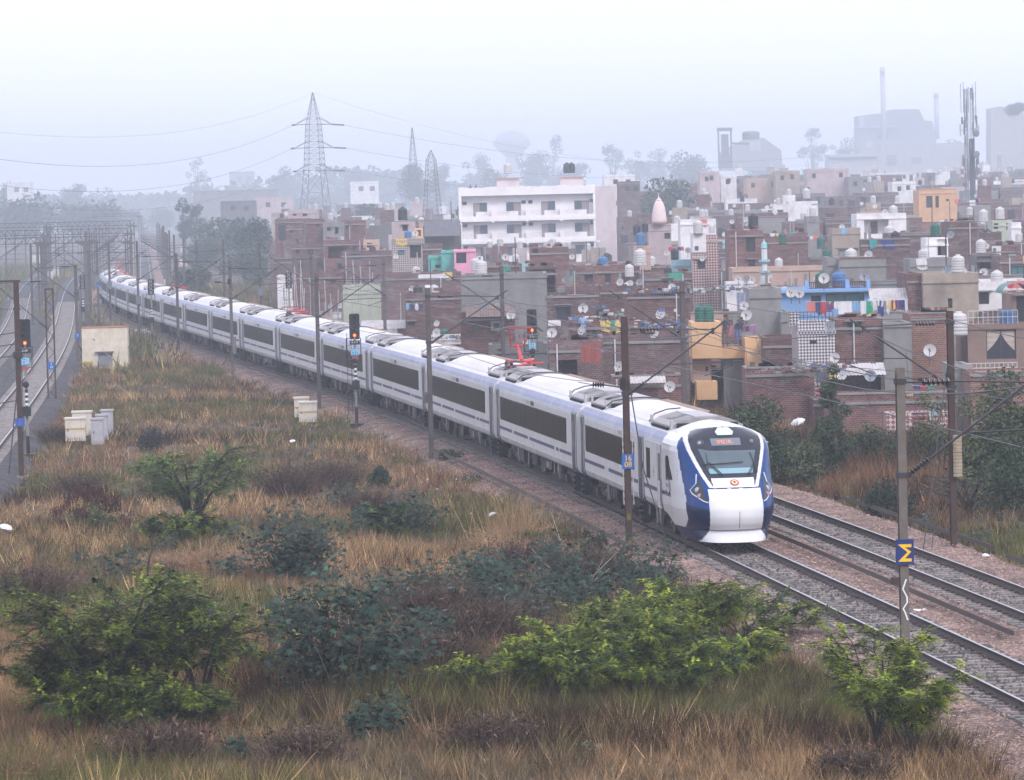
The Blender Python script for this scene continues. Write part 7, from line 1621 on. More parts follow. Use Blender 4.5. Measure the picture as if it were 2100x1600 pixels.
# ---- the white apartment block
def apartments():
    Y = 655.0; sc = FPX / Y; x0, x1, yt = 940, 1220, 388; xc = (x0 + x1) / 2; c = D(xc, yt, Y); w = (x1 - x0) / sc; zb = GZT; H = c[2] - zb
    o = empty('apartment_block', (c[0], Y, zb), -.0, 'large white four storey apartment block with balconies and wavy parapet', 'apartment block'); dep = 13.0; fh = 3.52
    skew = math.tan(math.radians(15)); R = lambda x, y: (x + y * 0, y)
    mb = MB()
    bw = w / 4
    # body set back behind the balconies
    mb.b2(-w / 2, w / 2, 1.5, dep, 0, H - .9, 0)
    mb.b2(-w / 2, -w / 2 + .45, -.02, 1.5, 0, H - .9, 0); mb.b2(w / 2 - .35, w / 2, -.02, 1.5, 0, H - .9, 0)
    mb.build('wall', [WM['whiteb']], o)
    # the pinkish side wall turned towards the viewer
    sw = 44 / sc; mb = MB(); mb.add([(w / 2, 0, 0), (w / 2 + sw, 4.5, 0), (w / 2 + sw, 4.5, H + .2), (w / 2, 0, H + .2), (w / 2, 13, 0), (w / 2 + sw, 13, 0), (w / 2 + sw, 13, H + .2), (w / 2, 13, H + .2)], [(0, 1, 2, 3), (1, 5, 6, 2), (3, 2, 6, 7), (4, 0, 3, 7), (5, 4, 7, 6)]); mb.build('side_wall', WM['whites'], o)
    # parapet with a wavy top
    V = []; n = 56
    for i in range(n + 1):
        u = i / n; x = -w / 2 + w * u; ph = (u * 4) % 1; top = H + .12 + .38 * abs(math.sin(math.pi * (u * 4 + .5))) ** .8 + (.25 if abs(ph - .5) < .09 else 0)
        V += [(x, -.05, H - .9), (x, -.05, top), (x, .2, top), (x, .2, H - .9)]
    mb = MB(); mb.add(V, [f for i in range(n) for f in ((4 * i, 4 * i + 4, 4 * i + 5, 4 * i + 1), (4 * i + 1, 4 * i + 5, 4 * i + 6, 4 * i + 2), (4 * i + 2, 4 * i + 6, 4 * i + 7, 4 * i + 3))]); mb.b2(-w / 2, w / 2, .2, dep, H - .9, H - .85); mb.build('parapet', WM['whiteb'], o)
    for f in range(4):
        z = H - .9 - (f + 1) * fh
        mb = MB(); mb.b2(-w / 2 - .002, w / 2 + .002, -.12, 1.49, z + .0 - .55, z); mb.b2(-w / 2, w / 2, -.06, .06, z, z + .3); mb.build('balcony_slab', WM['whiteb'], o)
        for b in range(4):
            xb = -w / 2 + b * bw; m = b in (1, 3)
            dx = xb + (bw * .50 if m else bw * .44); 
            lay = [(xb + bw * .42, xb + bw * .62), (xb + bw * .62, xb + bw * .82)] if not m else [(xb + bw * .40, xb + bw * .60), (xb + bw * .60, xb + bw * .82)]
            (wa, wb), (da, db) = (lay if m else (lay[1], lay[0]))
            mb = MB(); mb.b2(da, db, 1.44, 1.49, z + .05, z + 2.4); d = mb.build('door', P('lattice_door', (.20, .15, .17), .7, .3, 8), o)
            mb = MB(); mb.b2(da + .08, db - .08, 1.42, 1.435, z + .3, z + 2.2); mb.build('door_grille', P('door_grille', (.30, .24, .25), .6, .5, 30), d)
            mb = MB(); mb.b2(wa, wb, 1.44, 1.49, z + 1.0, z + 2.4); wi = mb.build('window', P('blue_window', (.05, .075, .115), .3, .3), o)
            mb = MB(); 
            for q in (0, .33, .66, 1): mb.b2(wa + (wb - wa) * q - .03, wa + (wb - wa) * q + .03, 1.41, 1.438, z + 1.0, z + 2.4)
            mb.b2(wa, wb, 1.405, 1.438, z + 2.34, z + 2.42); mb.build('window_frame', FRM, wi)
            vx = xb + bw * (.17 if b == 0 else (.90 if m else .10)); mb = MB(); mb.b2(vx - .33, vx + .33, 1.42, 1.49, z + 2.15, z + 2.65); mb.build('ventilator', PANE, o)
            mb = MB(); a0, a1 = xb + bw * .12, xb + bw * .96
            mb.b2(a0 + bw * .38, a0 + bw * .62, -.06, .04, z + .3, z + 1.0); mb.build('balcony_panel', WM['whiteb'], o)
            mb = MB(); 
            for z2 in (.55, .8, 1.02): mb.b2(a0, a1, -.03, .0, z + z2, z + z2 + .035)
            for q in range(12): xx = a0 + (a1 - a0) * q / 11; mb.b2(xx - .015, xx + .015, -.03, .0, z + .3, z + 1.02)
            mb.build('balcony_railing', P('steel_rail', (.4, .4, .44), .5, .1), o)
        for b in range(1, 4): xx = -w / 2 + b * bw; mb = MB(); mb.b2(xx - .25, xx + .25, -.1, 1.49, z, z + 1.15); mb.b2(xx - .15, xx + .15, -.16, .0, z - .75, z - .552); mb.build('balcony_divider', WM['whiteb'], o)
    for cx, wv, tk in ((1042, 46, 'w'), (1173, 46, 'b')):
        X = (cx - xc) / sc; mb = MB(); mb.b2(X - wv / sc / 2, X + wv / sc / 2, 4, 9, H - .85, H + 1.75); q = mb.build('stair_room', WM['whites'], o); mb = MB(); mb.b2(X - wv / sc / 2 - .55, X + wv / sc / 2 + .55, 3.6, 9.4, H + 1.752, H + 1.9); mb.build('roof_slab', WM['peach'], q)
    CLEAR.append((938, 1266, 330, 538, Y)); return o, c, H, sc, xc
APT, aC, aH, aSC, aXC = apartments()
LM = [('white apartment block', 1090, 450), ('temple spire', 1352, 440), ('minaret', 1569, 540), ('sky blue house', 1690, 600), ('telecom tower', 1993, 400), ('cream orange house', 1490, 700), ('orange arched house', 1922, 405), ('tan blind block', 1945, 600), ('white verandah hall', 1805, 455), ('pink tiled column', 1450, 520),
      ('bright pink house', 952, 540), ('speckled tile house', 835, 510), ('lattice mast', 887, 400), ('transmission pylon', 645, 350), ('town corner', 590, 480), ('brown curtained house', 2050, 690), ('big grey blind wall', 1030, 620), ('tall two-window brick house', 1528, 510), ('peach wall', 1600, 565)]
# ---- filler houses in receding rows
def blocked(x0, x1, Y):
    """lowest allowed roof line (px) for a house at distance Y between x0 and x1"""
    lim = 0
    for a, b, t, cb, yy in CLEAR:
        if yy > Y - 1 and a < x1 - 3 and b > x0 + 3: lim = max(lim, cb)
    return lim
def overlap(x0, x1, Y):
    for h in HOUSES:
        if abs(h['Y'] - Y) < 8 and h['x0'] < x1 - 4 and h['x1'] > x0 + 4: return True
    return False
fr = random.Random(12)
def relate(x, y, used):
    ds = sorted(LM, key=lambda l: abs(l[1] - x) + 1.2 * abs(l[2] - y))
    for l in ds:
        dx, dy = x - l[1], y - l[2]
        rel = ('right of' if dx > 0 else 'left of') if abs(dx) > 1.2 * abs(dy) else ('below' if dy > 0 else 'behind')
        far = '' if math.hypot(dx, dy) < 70 else 'well '
        yield f'{far}{rel} the {l[0]}'
rowY = 232.0; nfill = 0; YC = 500.0
FARM = ['brick', 'brickm', 'grey', 'white', 'tan', 'dgrey', 'pinkw', 'peach', 'cyan']; FMB = MB(); fr3 = random.Random(3)
def far_house(x, x1, Y, H, gb):
    sc = FPX / Y; xc = (x + x1) / 2; c = (xc - 1050) / FPX * Y; w = (x1 - x) / sc; d = fr3.uniform(4, 8); m = fr3.choices(range(9), [30, 28, 12, 11, 6, 5, 2, 2, 1])[0]
    FMB.b2(c - w / 2, c + w / 2, Y, Y + d, gb - 1, gb + H, m); FMB.b2(c - w / 2 + .2, c + w / 2 - .2, Y + .2, Y + d - .2, gb + H + .002, gb + H + .02, 9)
    if fr3.random() < .6: FMB.b2(c - w / 2 - .1, c + w / 2 + .1, Y - .12, Y - .003, gb + H - .55, gb + H - .42, 2)
    for f in range(max(1, int(H / 3))):
        for k in range(int(w / 2)):
            if fr3.random() < .5: xx = c - w / 2 + (k + .5) * 2; ww = fr3.uniform(.35, .6); zt = gb + H - .8 - 3 * f; FMB.b2(xx - ww, xx + ww, Y - .03, Y - .003, zt - fr3.choice([1.1, 1.3, 2.0]), zt, 10)
    q = fr3.random(); xx = c + fr3.uniform(-.3, .3) * w
    if q < .3: FMB.b2(xx - 1, xx + 1, Y + 1, Y + 3, gb + H, gb + H + 2.2, fr3.choice([0, 1, 2, 3, 4, 6])); 
    if q < .42: FMB.disc((xx, Y + 1.5, gb + H + (2.2 if q < .3 else .3)), (0, 0, 1), [(.38, 0), (.4, .8), (.16, 1.0)], 8, 11 if q < .33 else 12)
    elif q < .62: FMB.disc((xx, Y + .5, gb + H + .7), (-.3, -1, .4), [(.05, -.08), (.32, 0)], 8, 11)
while rowY < 1500:
    x = 560 + fr.uniform(0, 20)
    while x < (2150 if rowY < YC and rowY > 300 else 2290):
        Y = rowY * fr.uniform(.985, 1.015); sc = FPX / Y; wm = fr.uniform(3.0, 6.6) if Y < 600 else fr.uniform(3.5, 8); wpx = wm * sc; x1 = x + wpx; xm = (x + x1) / 2
        wx = (xm - 1050) / FPX * Y; lx = float(np.interp(Y, LINE_2[:, 1], LINE_2[:, 0]))
        if wx - wm / 2 < lx + 9.5 or overlap(x, x1, Y): x = x1 + 2; continue
        hz_ = 420 - (xm - 1050) * _sr - 17
        H = fr.choice([3.2, 5.6, 6.2, 6.6, 8.8, 9.4]) + fr.uniform(-.4, .5); 
        if Y > 420: H += fr.uniform(0, 1.6)
        gb = gzt(xm, Y); yt = project((wx, Y, gb + H))[1]; lim = blocked(x, x1, Y)
        if yt < lim: yt = lim + fr.uniform(0, 6); H = D(xm, yt, Y)[2] - gb
        if H < 2.3: x = x1 + 2; continue
        mt = fr.choices(['brick', 'brickm', 'bricko', 'grey', 'dgrey', 'white', 'pinkw', 'peach', 'tan', 'cyan', 'lime', 'turq'], [38, 32, 6, 10, 4, 5, 1, 1, 2, .4, .3, .2] if Y < 650 else [30, 28, 3, 12, 5, 11, 2, 2, 5, 1, .5, 0])[0]
        nf = max(1, int(H / 3.0)); ops = []; used = 0
        kinds = []
        for f in range(nf):
            if Y > 800 and fr.random() < .4: continue
            for k in range(int(wm / 2.2)):
                if fr.random() < .5:
                    a = x + (k + fr.uniform(.25, .45)) * 2.2 * sc; ww = fr.choice([.9, 1.0, 1.4]) * sc; kd = fr.choice('wwgdltvo' if Y < 500 else 'wwod'); hh = {'d': 2.0, 'v': 2.1}.get(kd, fr.uniform(.9, 1.2)); ww = ww if kd != 'v' else 2.0 * sc
                    ytop = yt + (.75 + f * 3.0) * sc; ops.append((a, min(a + ww, x1 - 4), ytop, ytop + hh * sc, kd)); kinds.append(kd)
        feat = 'blank-walled' if not kinds else ('with an open verandah' if 'v' in kinds else ('with a teal window' if 't' in kinds else ('with a pale framed window' if 'l' in kinds else ('with a wooden door' if 'd' in kinds else ('with several dark windows' if len(kinds) > 2 else ('with two dark windows' if len(kinds) == 2 else 'with one dark window'))))))
        st = 'one-storey' if H < 4.4 else ('two-storey' if H < 7.6 else 'three-storey')
        lab = None
        for rel in relate(xm, yt, None):
            l = f'{COLN[mt]} {st} house {feat}, {rel}' if feat != 'blank-walled' else f'blank-walled {COLN[mt]} {st} house, {rel}'
            if l not in LABELS and len(l.replace('-', ' ').split()) <= 16: lab = l; break
        if lab is None: x = x1; continue
        if Y > YC: far_house(x, x1, Y, H, gb); x = x1 + fr.choice([0, 0, 2, 5]); continue
        house(lab, x, x1, yt, Y, mt, ops, fr.uniform(4, 7), fr.uniform(-.05, .05), fr.choice([.05, .4, .7, .9]), cap=fr.choice([None, None, 'grey'])); nfill += 1
        if Y < 480:
            h_ = HOUSES[-1]; hw = h_['w'] / 2; mb = MB()
            for q in range(fr.randint(3, 9)): xx = fr.uniform(-hw + .2, hw - .4); mb.b2(xx, xx + fr.uniform(.2, .6), .03, .2, h_['H'] + .002, h_['H'] + fr.choice([.08, .16, .25]))
            mb.build('parapet_bricks', WM['brick' if fr.random() < .6 else 'grey'], h_['o'])['kind'] = 'stuff'
            if fr.random() < .45: xx = fr.uniform(-hw + .2, hw - .2); mb = MB(); mb.tube([(xx, -.08, fr.uniform(0, h_['H'] * .4)), (xx, -.08, h_['H'] - .1)], .05, 6); mb.build('drain_pipe', RAILW, h_['o'])
            if fr.random() < .5:
                for q in range(fr.randint(1, 3)): xx = fr.uniform(-hw + .2, hw - .2); mb = MB(); mb.b2(xx - .11, xx + .11, .05, .27, h_['H'] + .003, h_['H'] + fr.uniform(.4, 1.3)); mb.build('pillar_stub', WM['grey'], h_['o'])
        x = x1 + fr.choice([0, 0, 2, 6, 16]) * 1.0
    rowY *= 1.055 if rowY < 600 else 1.045
tag(FMB.build('far_houses', [WM[k] for k in FARM] + [ROOFM, PANE, P('far_tank_white', (.48, .47, .48), .6, .06), P('far_tank_black', (.018, .022, .03), .6, .1)]), 'hazy mass of small brick and plaster houses in the far rows of the town', kind='stuff')
print('filler houses', nfill, 'all', len(HOUSES))
# ------------------------------------------------------------------ roof furniture
TW = P('tank_white', (.52, .51, .52), .6, .1, 3, dirt=(.3, .28, .26), dirt_amt=.5); TB = P('tank_black', (.018, .022, .03), .6, .1); TG = P('tank_green', (.015, .11, .08), .6, .1); TBL = P('tank_blue', (.05, .15, .34), .6, .1)
def tank_mesh(m):
    mb = MB(); r = .5; prof = [(r * .95, 0)]
    for k in range(5): z = .08 + k * .2; prof += [(r, z), (r, z + .13), (r * .93, z + .165)]
    prof += [(r, 1.1), (r * .8, 1.22), (r * .4, 1.3), (r * .36, 1.3), (r * .36, 1.38), (r * .3, 1.4)]
    mb.disc((0, 0, 0), (0, 0, 1), prof, 14); return mb.mesh('water_tank', [m], True)
TM = {'white': tank_mesh(TW), 'black': tank_mesh(TB), 'green': tank_mesh(TG), 'blue': tank_mesh(TBL)}
DW, DG_ = P('dish_white', (.46, .45, .46), .5, .06), P('dish_grey', (.22, .24, .28), .5, .1)
def dish_mesh():
    mb = MB(); ax = np.array([-.35, -1, .35]); c = np.array([0, -.05, .75]); prof = [(.02, -.10), (.14, -.085), (.26, -.045), (.34, 0)]
    a = ax / np.linalg.norm(ax); u = np.cross(a, [0, 0, 1.]); u /= np.linalg.norm(u); v = np.cross(a, u); k = 16
    V = [c + a * h + r * (math.cos(2 * math.pi * j / k) * u + math.sin(2 * math.pi * j / k) * v) for r, h in prof for j in range(k)]
    mb.add(V, [(i * k + j, i * k + (j + 1) % k, (i + 1) * k + (j + 1) % k, (i + 1) * k + j) for i in range(3) for j in range(k)] + [tuple(range(k))[::-1]])
    r = mb.mesh('reflector', [DW], True)
    m2 = MB(); m2.tube([c - v * .3 if v[2] > 0 else c + v * .3, c + a * .36 + np.array([0, 0, -.05])], .014, 4); m2.box(c + a * .38 + np.array([0, 0, -.05]), (.07, .07, .07)); arm = m2.mesh('feed_arm', [RAIL])
    m3 = MB(); m3.tube([(0, .05, 0), (0, .05, .72)], .025, 5); mt = m3.mesh('stand', [RAIL])
    m4 = MB(); p = c + a * .0 + v * .0; m4.disc(c + a * (-.07), a, [(.055, 0), (.05, .008)], 10); lg = m4.mesh('round_mark', [P('dish_mark', (.12, .07, .08), .6, .1)])
    return r, arm, mt, lg
DR, DA, DS, DL = dish_mesh()
DRG = DR.copy(); DRG.materials[0] = DG_
def dish(loc, label, grey=False, s=1.0, rz=0.0, mark=True):
    o = empty('satellite_dish', loc, rz, label, 'satellite dish', 'satellite dishes on the roofs'); s *= .82; o.scale = (s, s, s)
    link('reflector', DRG if grey else DR, o); link('feed_arm', DA, o); link('stand', DS, o)
    if mark and s > .8: link('mark', DL, o)
    return o
def tank(loc, label, col='white', s=1.0):
    o = link('water_tank', TM[col]); s *= .8; o.location = tuple(float(v) for v in loc); o.scale = (s, s, s); return tag(o, label, 'water tank', 'water tanks on the roofs')
def roofpt(h, u, v):
    x = (u - .5) * (h['w'] - 1.0); y = .6 + v * (h['depth'] - 1.4); ca, sa = math.cos(h['rz']), math.sin(h['rz'])
    return (h['c'][0] + x * ca - y * sa, h['Y'] + x * sa + y * ca, h['zb'] + h['rh'])
def short(l): return l if len(l.split()) <= 9 else l
def hl(h):
    w_ = h['label'].replace(',', '').split(); return ' '.join(w_[:11])
seen = set()
def ulabel(t):
    t = ' '.join(t.split()[:16])
    if t in seen or t in LABELS: return None
    seen.add(t); return t
fr2 = random.Random(5); nt_ = nd = 0
GAR = [P('cloth_' + n, c, .9, .1) for n, c in (('red', (.5, .05, .06)), ('navy', (.03, .05, .2)), ('white', (.65, .65, .68)), ('purple', (.16, .05, .16)), ('teal', (.03, .28, .28)), ('orange', (.7, .16, .06)), ('salmon', (.55, .18, .18)), ('mauve', (.3, .16, .32)), ('yellow', (.65, .45, .12)), ('sky', (.2, .4, .6)), ('green', (.03, .3, .2)))]
GN = ['red', 'navy', 'white', 'purple', 'teal', 'orange', 'salmon', 'mauve', 'yellow', 'sky blue', 'green']
def garment_mesh(i, w, h, kind):
    mb = MB(); n = 5; V = []; r = random.Random(i * 7 + int(w * 100))
    rows = 5
    for a in range(rows + 1):
        q = a / rows
        for b in range(n + 1):
            p = b / n; ww = w * ((1 - .25 * q) if kind == 1 else 1.0); V.append(((p - .5) * ww + (.1 * q * w if kind == 2 else 0), .04 * math.sin(p * 9 + q * 2 + i), -q * h * (1 - (.12 * math.sin(p * 5 + i)))))
    mb.add(V, [(a * (n + 1) + b, a * (n + 1) + b + 1, (a + 1) * (n + 1) + b + 1, (a + 1) * (n + 1) + b) for a in range(rows) for b in range(n)]); return mb.mesh('garment', [GAR[i]])
def clothesline(px0, px1, y0, Y, items, where):
    """items: (x px, width px, height px, colour)"""
    a = D(px0, y0, Y); b = D(px1, y0 - (px1 - px0) * _sr, Y); mb = MB(); mid = (a + b) / 2 - np.array([0, 0, .08]); mb.tube([np.zeros(3), mid - a, b - a], .012, 4); o = mb.build('washing_line', RAILW); o.location = a; tag(o, f'washing line {where}', 'washing line')
    sc = FPX / Y
    for k, (x, w, h, c) in enumerate(items):
        p = D(x, y0 - (x - px0) * _sr + 1, Y); g = link('garment', garment_mesh(c, w / sc, h / sc, k % 3)); g.location = p
        lab = ulabel(f'{GN[c]} cloth drying on the line {where}') or ulabel(f'{GN[c]} cloth, farther right on the line {where}') or ulabel(f'{GN[c]} cloth, third of its colour on the line {where}') or next(t for t in (ulabel(f'{GN[c]} cloth, {q} of its colour on the line {where}') for q in ('fourth', 'fifth', 'sixth', 'seventh', 'eighth')) if t)
        tag(g, lab, 'cloth', 'washing on the lines')
clothesline(1652, 1862, 619, 236, [(1663, 18, 22, 6), (1678, 10, 26, 1), (1687, 12, 27, 0), (1702, 17, 18, 3), (1699, 10, 5, 8), (1714, 10, 14, 2), (1733, 28, 32, 2), (1755, 10, 20, 9), (1770, 12, 30, 2), (1783, 14, 26, 10), (1790, 12, 12, 2), (1805, 12, 12, 2), (1806, 12, 30, 1), (1821, 8, 26, 2), (1827, 16, 18, 8), (1835, 14, 20, 3), (1849, 12, 14, 1), (1858, 6, 22, 2)], 'across the blue house front')
clothesline(1480, 1550, 668, 236, [(1486, 10, 16, 5), (1499, 12, 22, 6), (1513, 14, 10, 1), (1515, 10, 16, 4), (1504, 8, 22, 7), (1531, 10, 12, 3), (1543, 12, 16, 7)], 'over the cream terrace')
clothesline(832, 866, 622, 318, [(836, 7, 12, 9), (845, 7, 14, 1), (854, 7, 13, 2), (862, 6, 11, 1)], 'at the brick house behind the train')
clothesline(1370, 1402, 506, 370, [(1375, 8, 10, 0), (1384, 7, 9, 5), (1392, 7, 7, 1), (1399, 6, 8, 0)], 'right of the temple base')
clothesline(1576, 1632, 478, 380, [(1584, 10, 6, 2), (1594, 8, 6, 8), (1608, 14, 6, 0), (1622, 10, 6, 4)], 'above the minaret')
clothesline(1652, 1702, 484, 390, [(1656, 6, 7, 3), (1664, 7, 6, 2), (1672, 6, 8, 5), (1682, 8, 7, 0), (1692, 9, 8, 3)], 'left of the half plastered house')
clothesline(1870, 1920, 790, 210, [(1880, 12, 34, 1), (1894, 9, 10, 0), (1910, 14, 20, 10)], 'below the orange brick house')
clothesline(1956, 2010, 408, 560, [(1960, 5, 9, 5), (1967, 5, 7, 0), (2003, 6, 7, 1), (2008, 5, 6, 6)], 'at the foot of the telecom tower')
for h_ in HOUSES:
    if 'storey' in h_['label'] or h_['Y'] > 480 or h_['w'] < 2 or 'brick' not in h_['mat']: continue
    hw = h_['w'] / 2; mb = MB()
    for q in range(fr2.randint(4, 14)): xx = fr2.uniform(-hw + .1, hw - .5); mb.b2(xx, xx + fr2.uniform(.15, .5), .04, .2, h_['H'] + .102, h_['H'] + .1 + fr2.choice([.08, .16, .25]))
    tag(mb.build('parapet_bricks', WM['brick'], h_['o']), kind='stuff')
    if fr2.random() < .5: xx = fr2.uniform(-hw + .2, hw - .2); mb = MB(); mb.tube([(xx, -.12, h_['H'] * .25), (xx, -.12, h_['H'] - .1)], .045, 6); mb.build('drain_pipe', RAILW, h_['o'])
# big hanging sheets
def sheet(label, x, y, w, h, Y, mat):
    sc = FPX / Y; mb = MB(); n = 8; V = [((b / n - .5) * w / sc * (1 - .1 * a), -.03 + .05 * math.sin(b * 1.7 + a), -a * h / sc * (1 - .05 * math.sin(b))) for a in (0, .33, .66, 1) for b in range(n + 1)]
    mb.add(V, [(a * 9 + b, a * 9 + b + 1, (a + 1) * 9 + b + 1, (a + 1) * 9 + b) for a in range(3) for b in range(n)]); o = mb.build('hanging_sheet', mat); o.location = D(x, y, Y); tag(o, label, 'cloth')
STRP = bpy.data.materials.new('striped_cloth'); STRP.use_nodes = True
def _str():
    nt = STRP.node_tree; b = nt.nodes['Principled BSDF']; tc = nt.nodes.new('ShaderNodeTexCoord'); sp = nt.nodes.new('ShaderNodeSeparateXYZ'); m = nt.nodes.new('ShaderNodeMath'); m.operation = 'MULTIPLY'; m.inputs[1].default_value = 4.2; f = nt.nodes.new('ShaderNodeMath'); f.operation = 'FRACT'; cr = nt.nodes.new('ShaderNodeValToRGB'); cr.color_ramp.interpolation = 'CONSTANT'
    e = cr.color_ramp.elements; e[0].color = (.45, .10, .07, 1); e[1].position = .7; e[1].color = (.05, .06, .16, 1); x = e.new(.3); x.color = (.5, .3, .2, 1); x = e.new(.5); x.color = (.16, .05, .10, 1)
    L = nt.links.new; L(tc.outputs['Object'], sp.inputs[0]); L(sp.outputs[2], m.inputs[0]); L(m.outputs[0], f.inputs[0]); L(f.outputs[0], cr.inputs[0]); L(cr.outputs[0], b.inputs['Base Color']); b.inputs['Roughness'].default_value = .95
_str()
sheet('dull red sheet hanging from the small brick house roof', 1211, 704, 44, 40, 222.5, P('sheet_dull_red', (.28, .075, .065), .95, .15))
sheet('red and navy striped rug hanging on the mossy parapet brick house', 1685, 790, 28, 30, 211, STRP)
sheet('long striped rug over the red tiled balcony by the sigma mast', 1885, 846, 32, 36, 197, STRP)
sheet('grey canvas hanging left of the low tin awning shack', 1686, 762, 30, 24, 211.5, P('canvas_grey', (.09, .09, .11), .95, .15))
sheet('yellow cloth beside the grey canvas', 1708, 764, 14, 12, 211.2, GAR[8])
sheet('pale striped blanket hanging on the tall brick wall left of the tower house', 1520, 600, 20, 34, 247, P('blanket_blue_grey', (.26, .28, .38), .9, .2, 9))
# tiled balcony over the lower right brick house
hs_ = house('red tiled overhanging balcony house behind the sigma mast', 1818, 1945, 846, 199, 'tiler', (), 1.6, yb=880, par=.5)
house('red tiled ground floor under the overhanging balcony', 1822, 1912, 882, 201, 'tiler', (), 3, par=.0, slab=False)
house('long red brick house front right of the conical tree', 1700, 1962, 808, 205, 'brick', [(1705, 1713, 850, 870, 'o')], 4, par=.35, cap='grey')
house('orange brick house at the right edge under the tin roof terrace', 1990, 2125, 762, 208, 'bricko', [], 4, par=.1)
house('grey porch wall house beside the rusty mast', 1948, 1992, 748, 212, 'grey', [(1988, 1991, 770, 800, 'o')], 4, par=.1)
house('orange brick house with grey band peeping over the dense dark tree', 1670, 1722, 820, 209, 'brick', (), 4, par=.2)
# blue house trims: dark lattice rail, cornice, pillars
bh = [h for h in HOUSES if h['label'].startswith('sky blue')][0]
def L3(h, x, y): sc = FPX / h['Y']; xc = (h['x0'] + h['x1']) / 2; return (x - xc) / sc, h['H'] - (y - (h['yt'] - (x - xc) * _sr)) / sc
for a, b_ in ((1657, 1732), (1744, 1779)):
    x0, z0 = L3(bh, a, 592); x1, _z = L3(bh, b_, 592); mb = MB(); z0 = bh['H']; hh = 14 / (FPX / 262); mb.b2(x0, x1, .0, .08, z0 + .003, z0 + .06); mb.b2(x0, x1, .0, .08, z0 + hh - .06, z0 + hh)
    k = 0; x = x0
    while x < x1: mb.b2(x, x + .05, .01, .07, z0 + .06, z0 + hh - .06); x += .11
    mb.build('lattice_rail', P('lattice_dark_red', (.09, .04, .045), .8, .2), bh['o'])
for a in (1655, 1738, 1781):
    x0, _z = L3(bh, a, 592); mb = MB(); mb.b2(x0 - .12, x0 + .12, -.02, .2, bh['H'] + .003, bh['H'] + .55); mb.build('roof_pillar', WM['blue'], bh['o'])
mb = MB(); mb.b2(-bh['w'] / 2 - .2, bh['w'] / 2 + .1, -.5, -.003, bh['H'] - .22, bh['H'] - .04); mb.build('cornice', WM['blue'], bh['o'])
th = [h for h in HOUSES if h['label'].startswith('tiled house')][0]
railing(th['o'], -th['w'] / 2 - .45, th['w'] / 2 - .1, -.02, th['H'], .6, RAIL, 12, slab=False)
x0, z0 = L3(th, 1667, 701); mb = MB(); mb.b2(x0 - .19, x0 + .19, -.03, -.004, z0 - .1, z0 + .08); mb.build('name_plate', BLK, th['o'])
bw_ = [h for h in HOUSES if h['label'].startswith('brown plastered house with')][0]
railing(bw_['o'], -bw_['w'] / 2 + .05, bw_['w'] / 2 - 1.0, 0, bw_['H'], .75, RAILW, 10, slab=False)
mb = MB(); mb.b2(-bw_['w'] / 2 - .6, bw_['w'] / 2 - .5, -1.1, -.02, bw_['H'] - 2.75, bw_['H'] - 2.65); mb.build('tin_awning', TIN, bw_['o'])
railing(bw_['o'], -bw_['w'] / 2 - .4, bw_['w'] / 2 - 1.2, -1.0, bw_['H'] - 2.62, .55, RAILW, 12, slab=False)
tk = link('bucket', TM['blue']); tk.location = D(2066, 664, 227.5); tk.scale = (.9, .9, .55); tag(tk, 'blue tub on the brown house terrace', 'tub')
o = empty('arched_roof', D(2078, 602, 224), 0, 'green curved corrugated canopy at the right edge', 'canopy'); mb = MB(); V = []; n = 14
for i in range(n + 1):
    a = math.pi * (1 - i / n * .9); 
    for y in (0, 3.0): V.append((math.cos(a) * .75 + .15, y, math.sin(a) * .55))
mb.add(V, [(2 * i, 2 * i + 1, 2 * i + 3, 2 * i + 2) for i in range(n)]); mb.build('canopy_sheet', P('canopy_green', (.06, .20, .17), .6, .2), o)
ch_ = [h for h in HOUSES if h['label'].startswith('cream orange terrace')][0]
railing(ch_['o'], -ch_['w'] / 2 - .4, ch_['w'] / 2, -.03, ch_['H'], .9, P('railing_bronze', (.20, .14, .10), .6, .1), 9, slab=False)
pt = D(1488, 712, 234.6); person('person in dark clothes bending on the cream terrace', (pt[0], 234.8, ch_['zb'] + ch_['rh']), -.3, (.06, .05, .09), (.12, .06, .07), 'stand')
pt = D(1514, 712, 234.6); person('person in a dark top and blue trousers sitting on the cream terrace', (pt[0], 234.9, ch_['zb'] + ch_['rh'] + .0), .5, (.05, .06, .12), (.05, .12, .35), 'bend')
for x, lb, c in ((965, 'person in blue looking out from the white block roof', (.08, .14, .25)), (976, 'person in brown standing on the white block roof', (.14, .07, .06))):
    person(lb, (D(x, 380, 657)[0], 657.2, GZT + aH - .85), .3 if x < 970 else -.4, c, (.05, .05, .07), 'arms' if x < 970 else 'stand')
pt = D(1196, 700, 238.3)
person('person in pale blue standing in the brick house doorway', (pt[0], 237.6, D(1196, 704, 237.6)[2]), 0, (.25, .38, .6), (.15, .2, .3), 'arms')
# tin sheets and canopies
def tin(label, x0, x1, y, Y, d=1.6, tilt=.35, mat=TIN):
    sc = FPX / Y; w = (x1 - x0) / sc; mb = MB(); n = int(w / .09); V = []
    for i in range(n + 1): x = -w / 2 + w * i / n; z = .03 * (i % 2); V += [(x, -d * .6, z - d * .6 * tilt), (x, d * .4, z + d * .4 * tilt)]
    mb.add(V, [(2 * i, 2 * i + 2, 2 * i + 3, 2 * i + 1) for i in range(n)]); o = mb.build('corrugated_sheet', mat); o.location = D((x0 + x1) / 2, y, Y); tag(o, label, 'roof sheet')
tin('corrugated tin awning over the low dark shack', 1716, 1814, 755, 213.5)
tin('pile of corrugated sheets over the brick wall above the cab', 1292, 1365, 778, 213, 1.2, .25)
tin('slanting corrugated roof sheet by the red brick house with plank door', 1124, 1150, 662, 240, 1.0, .3)
tin('small tin awning beside the tan block', 1782, 1862, 602, 254, 1.5, .5)
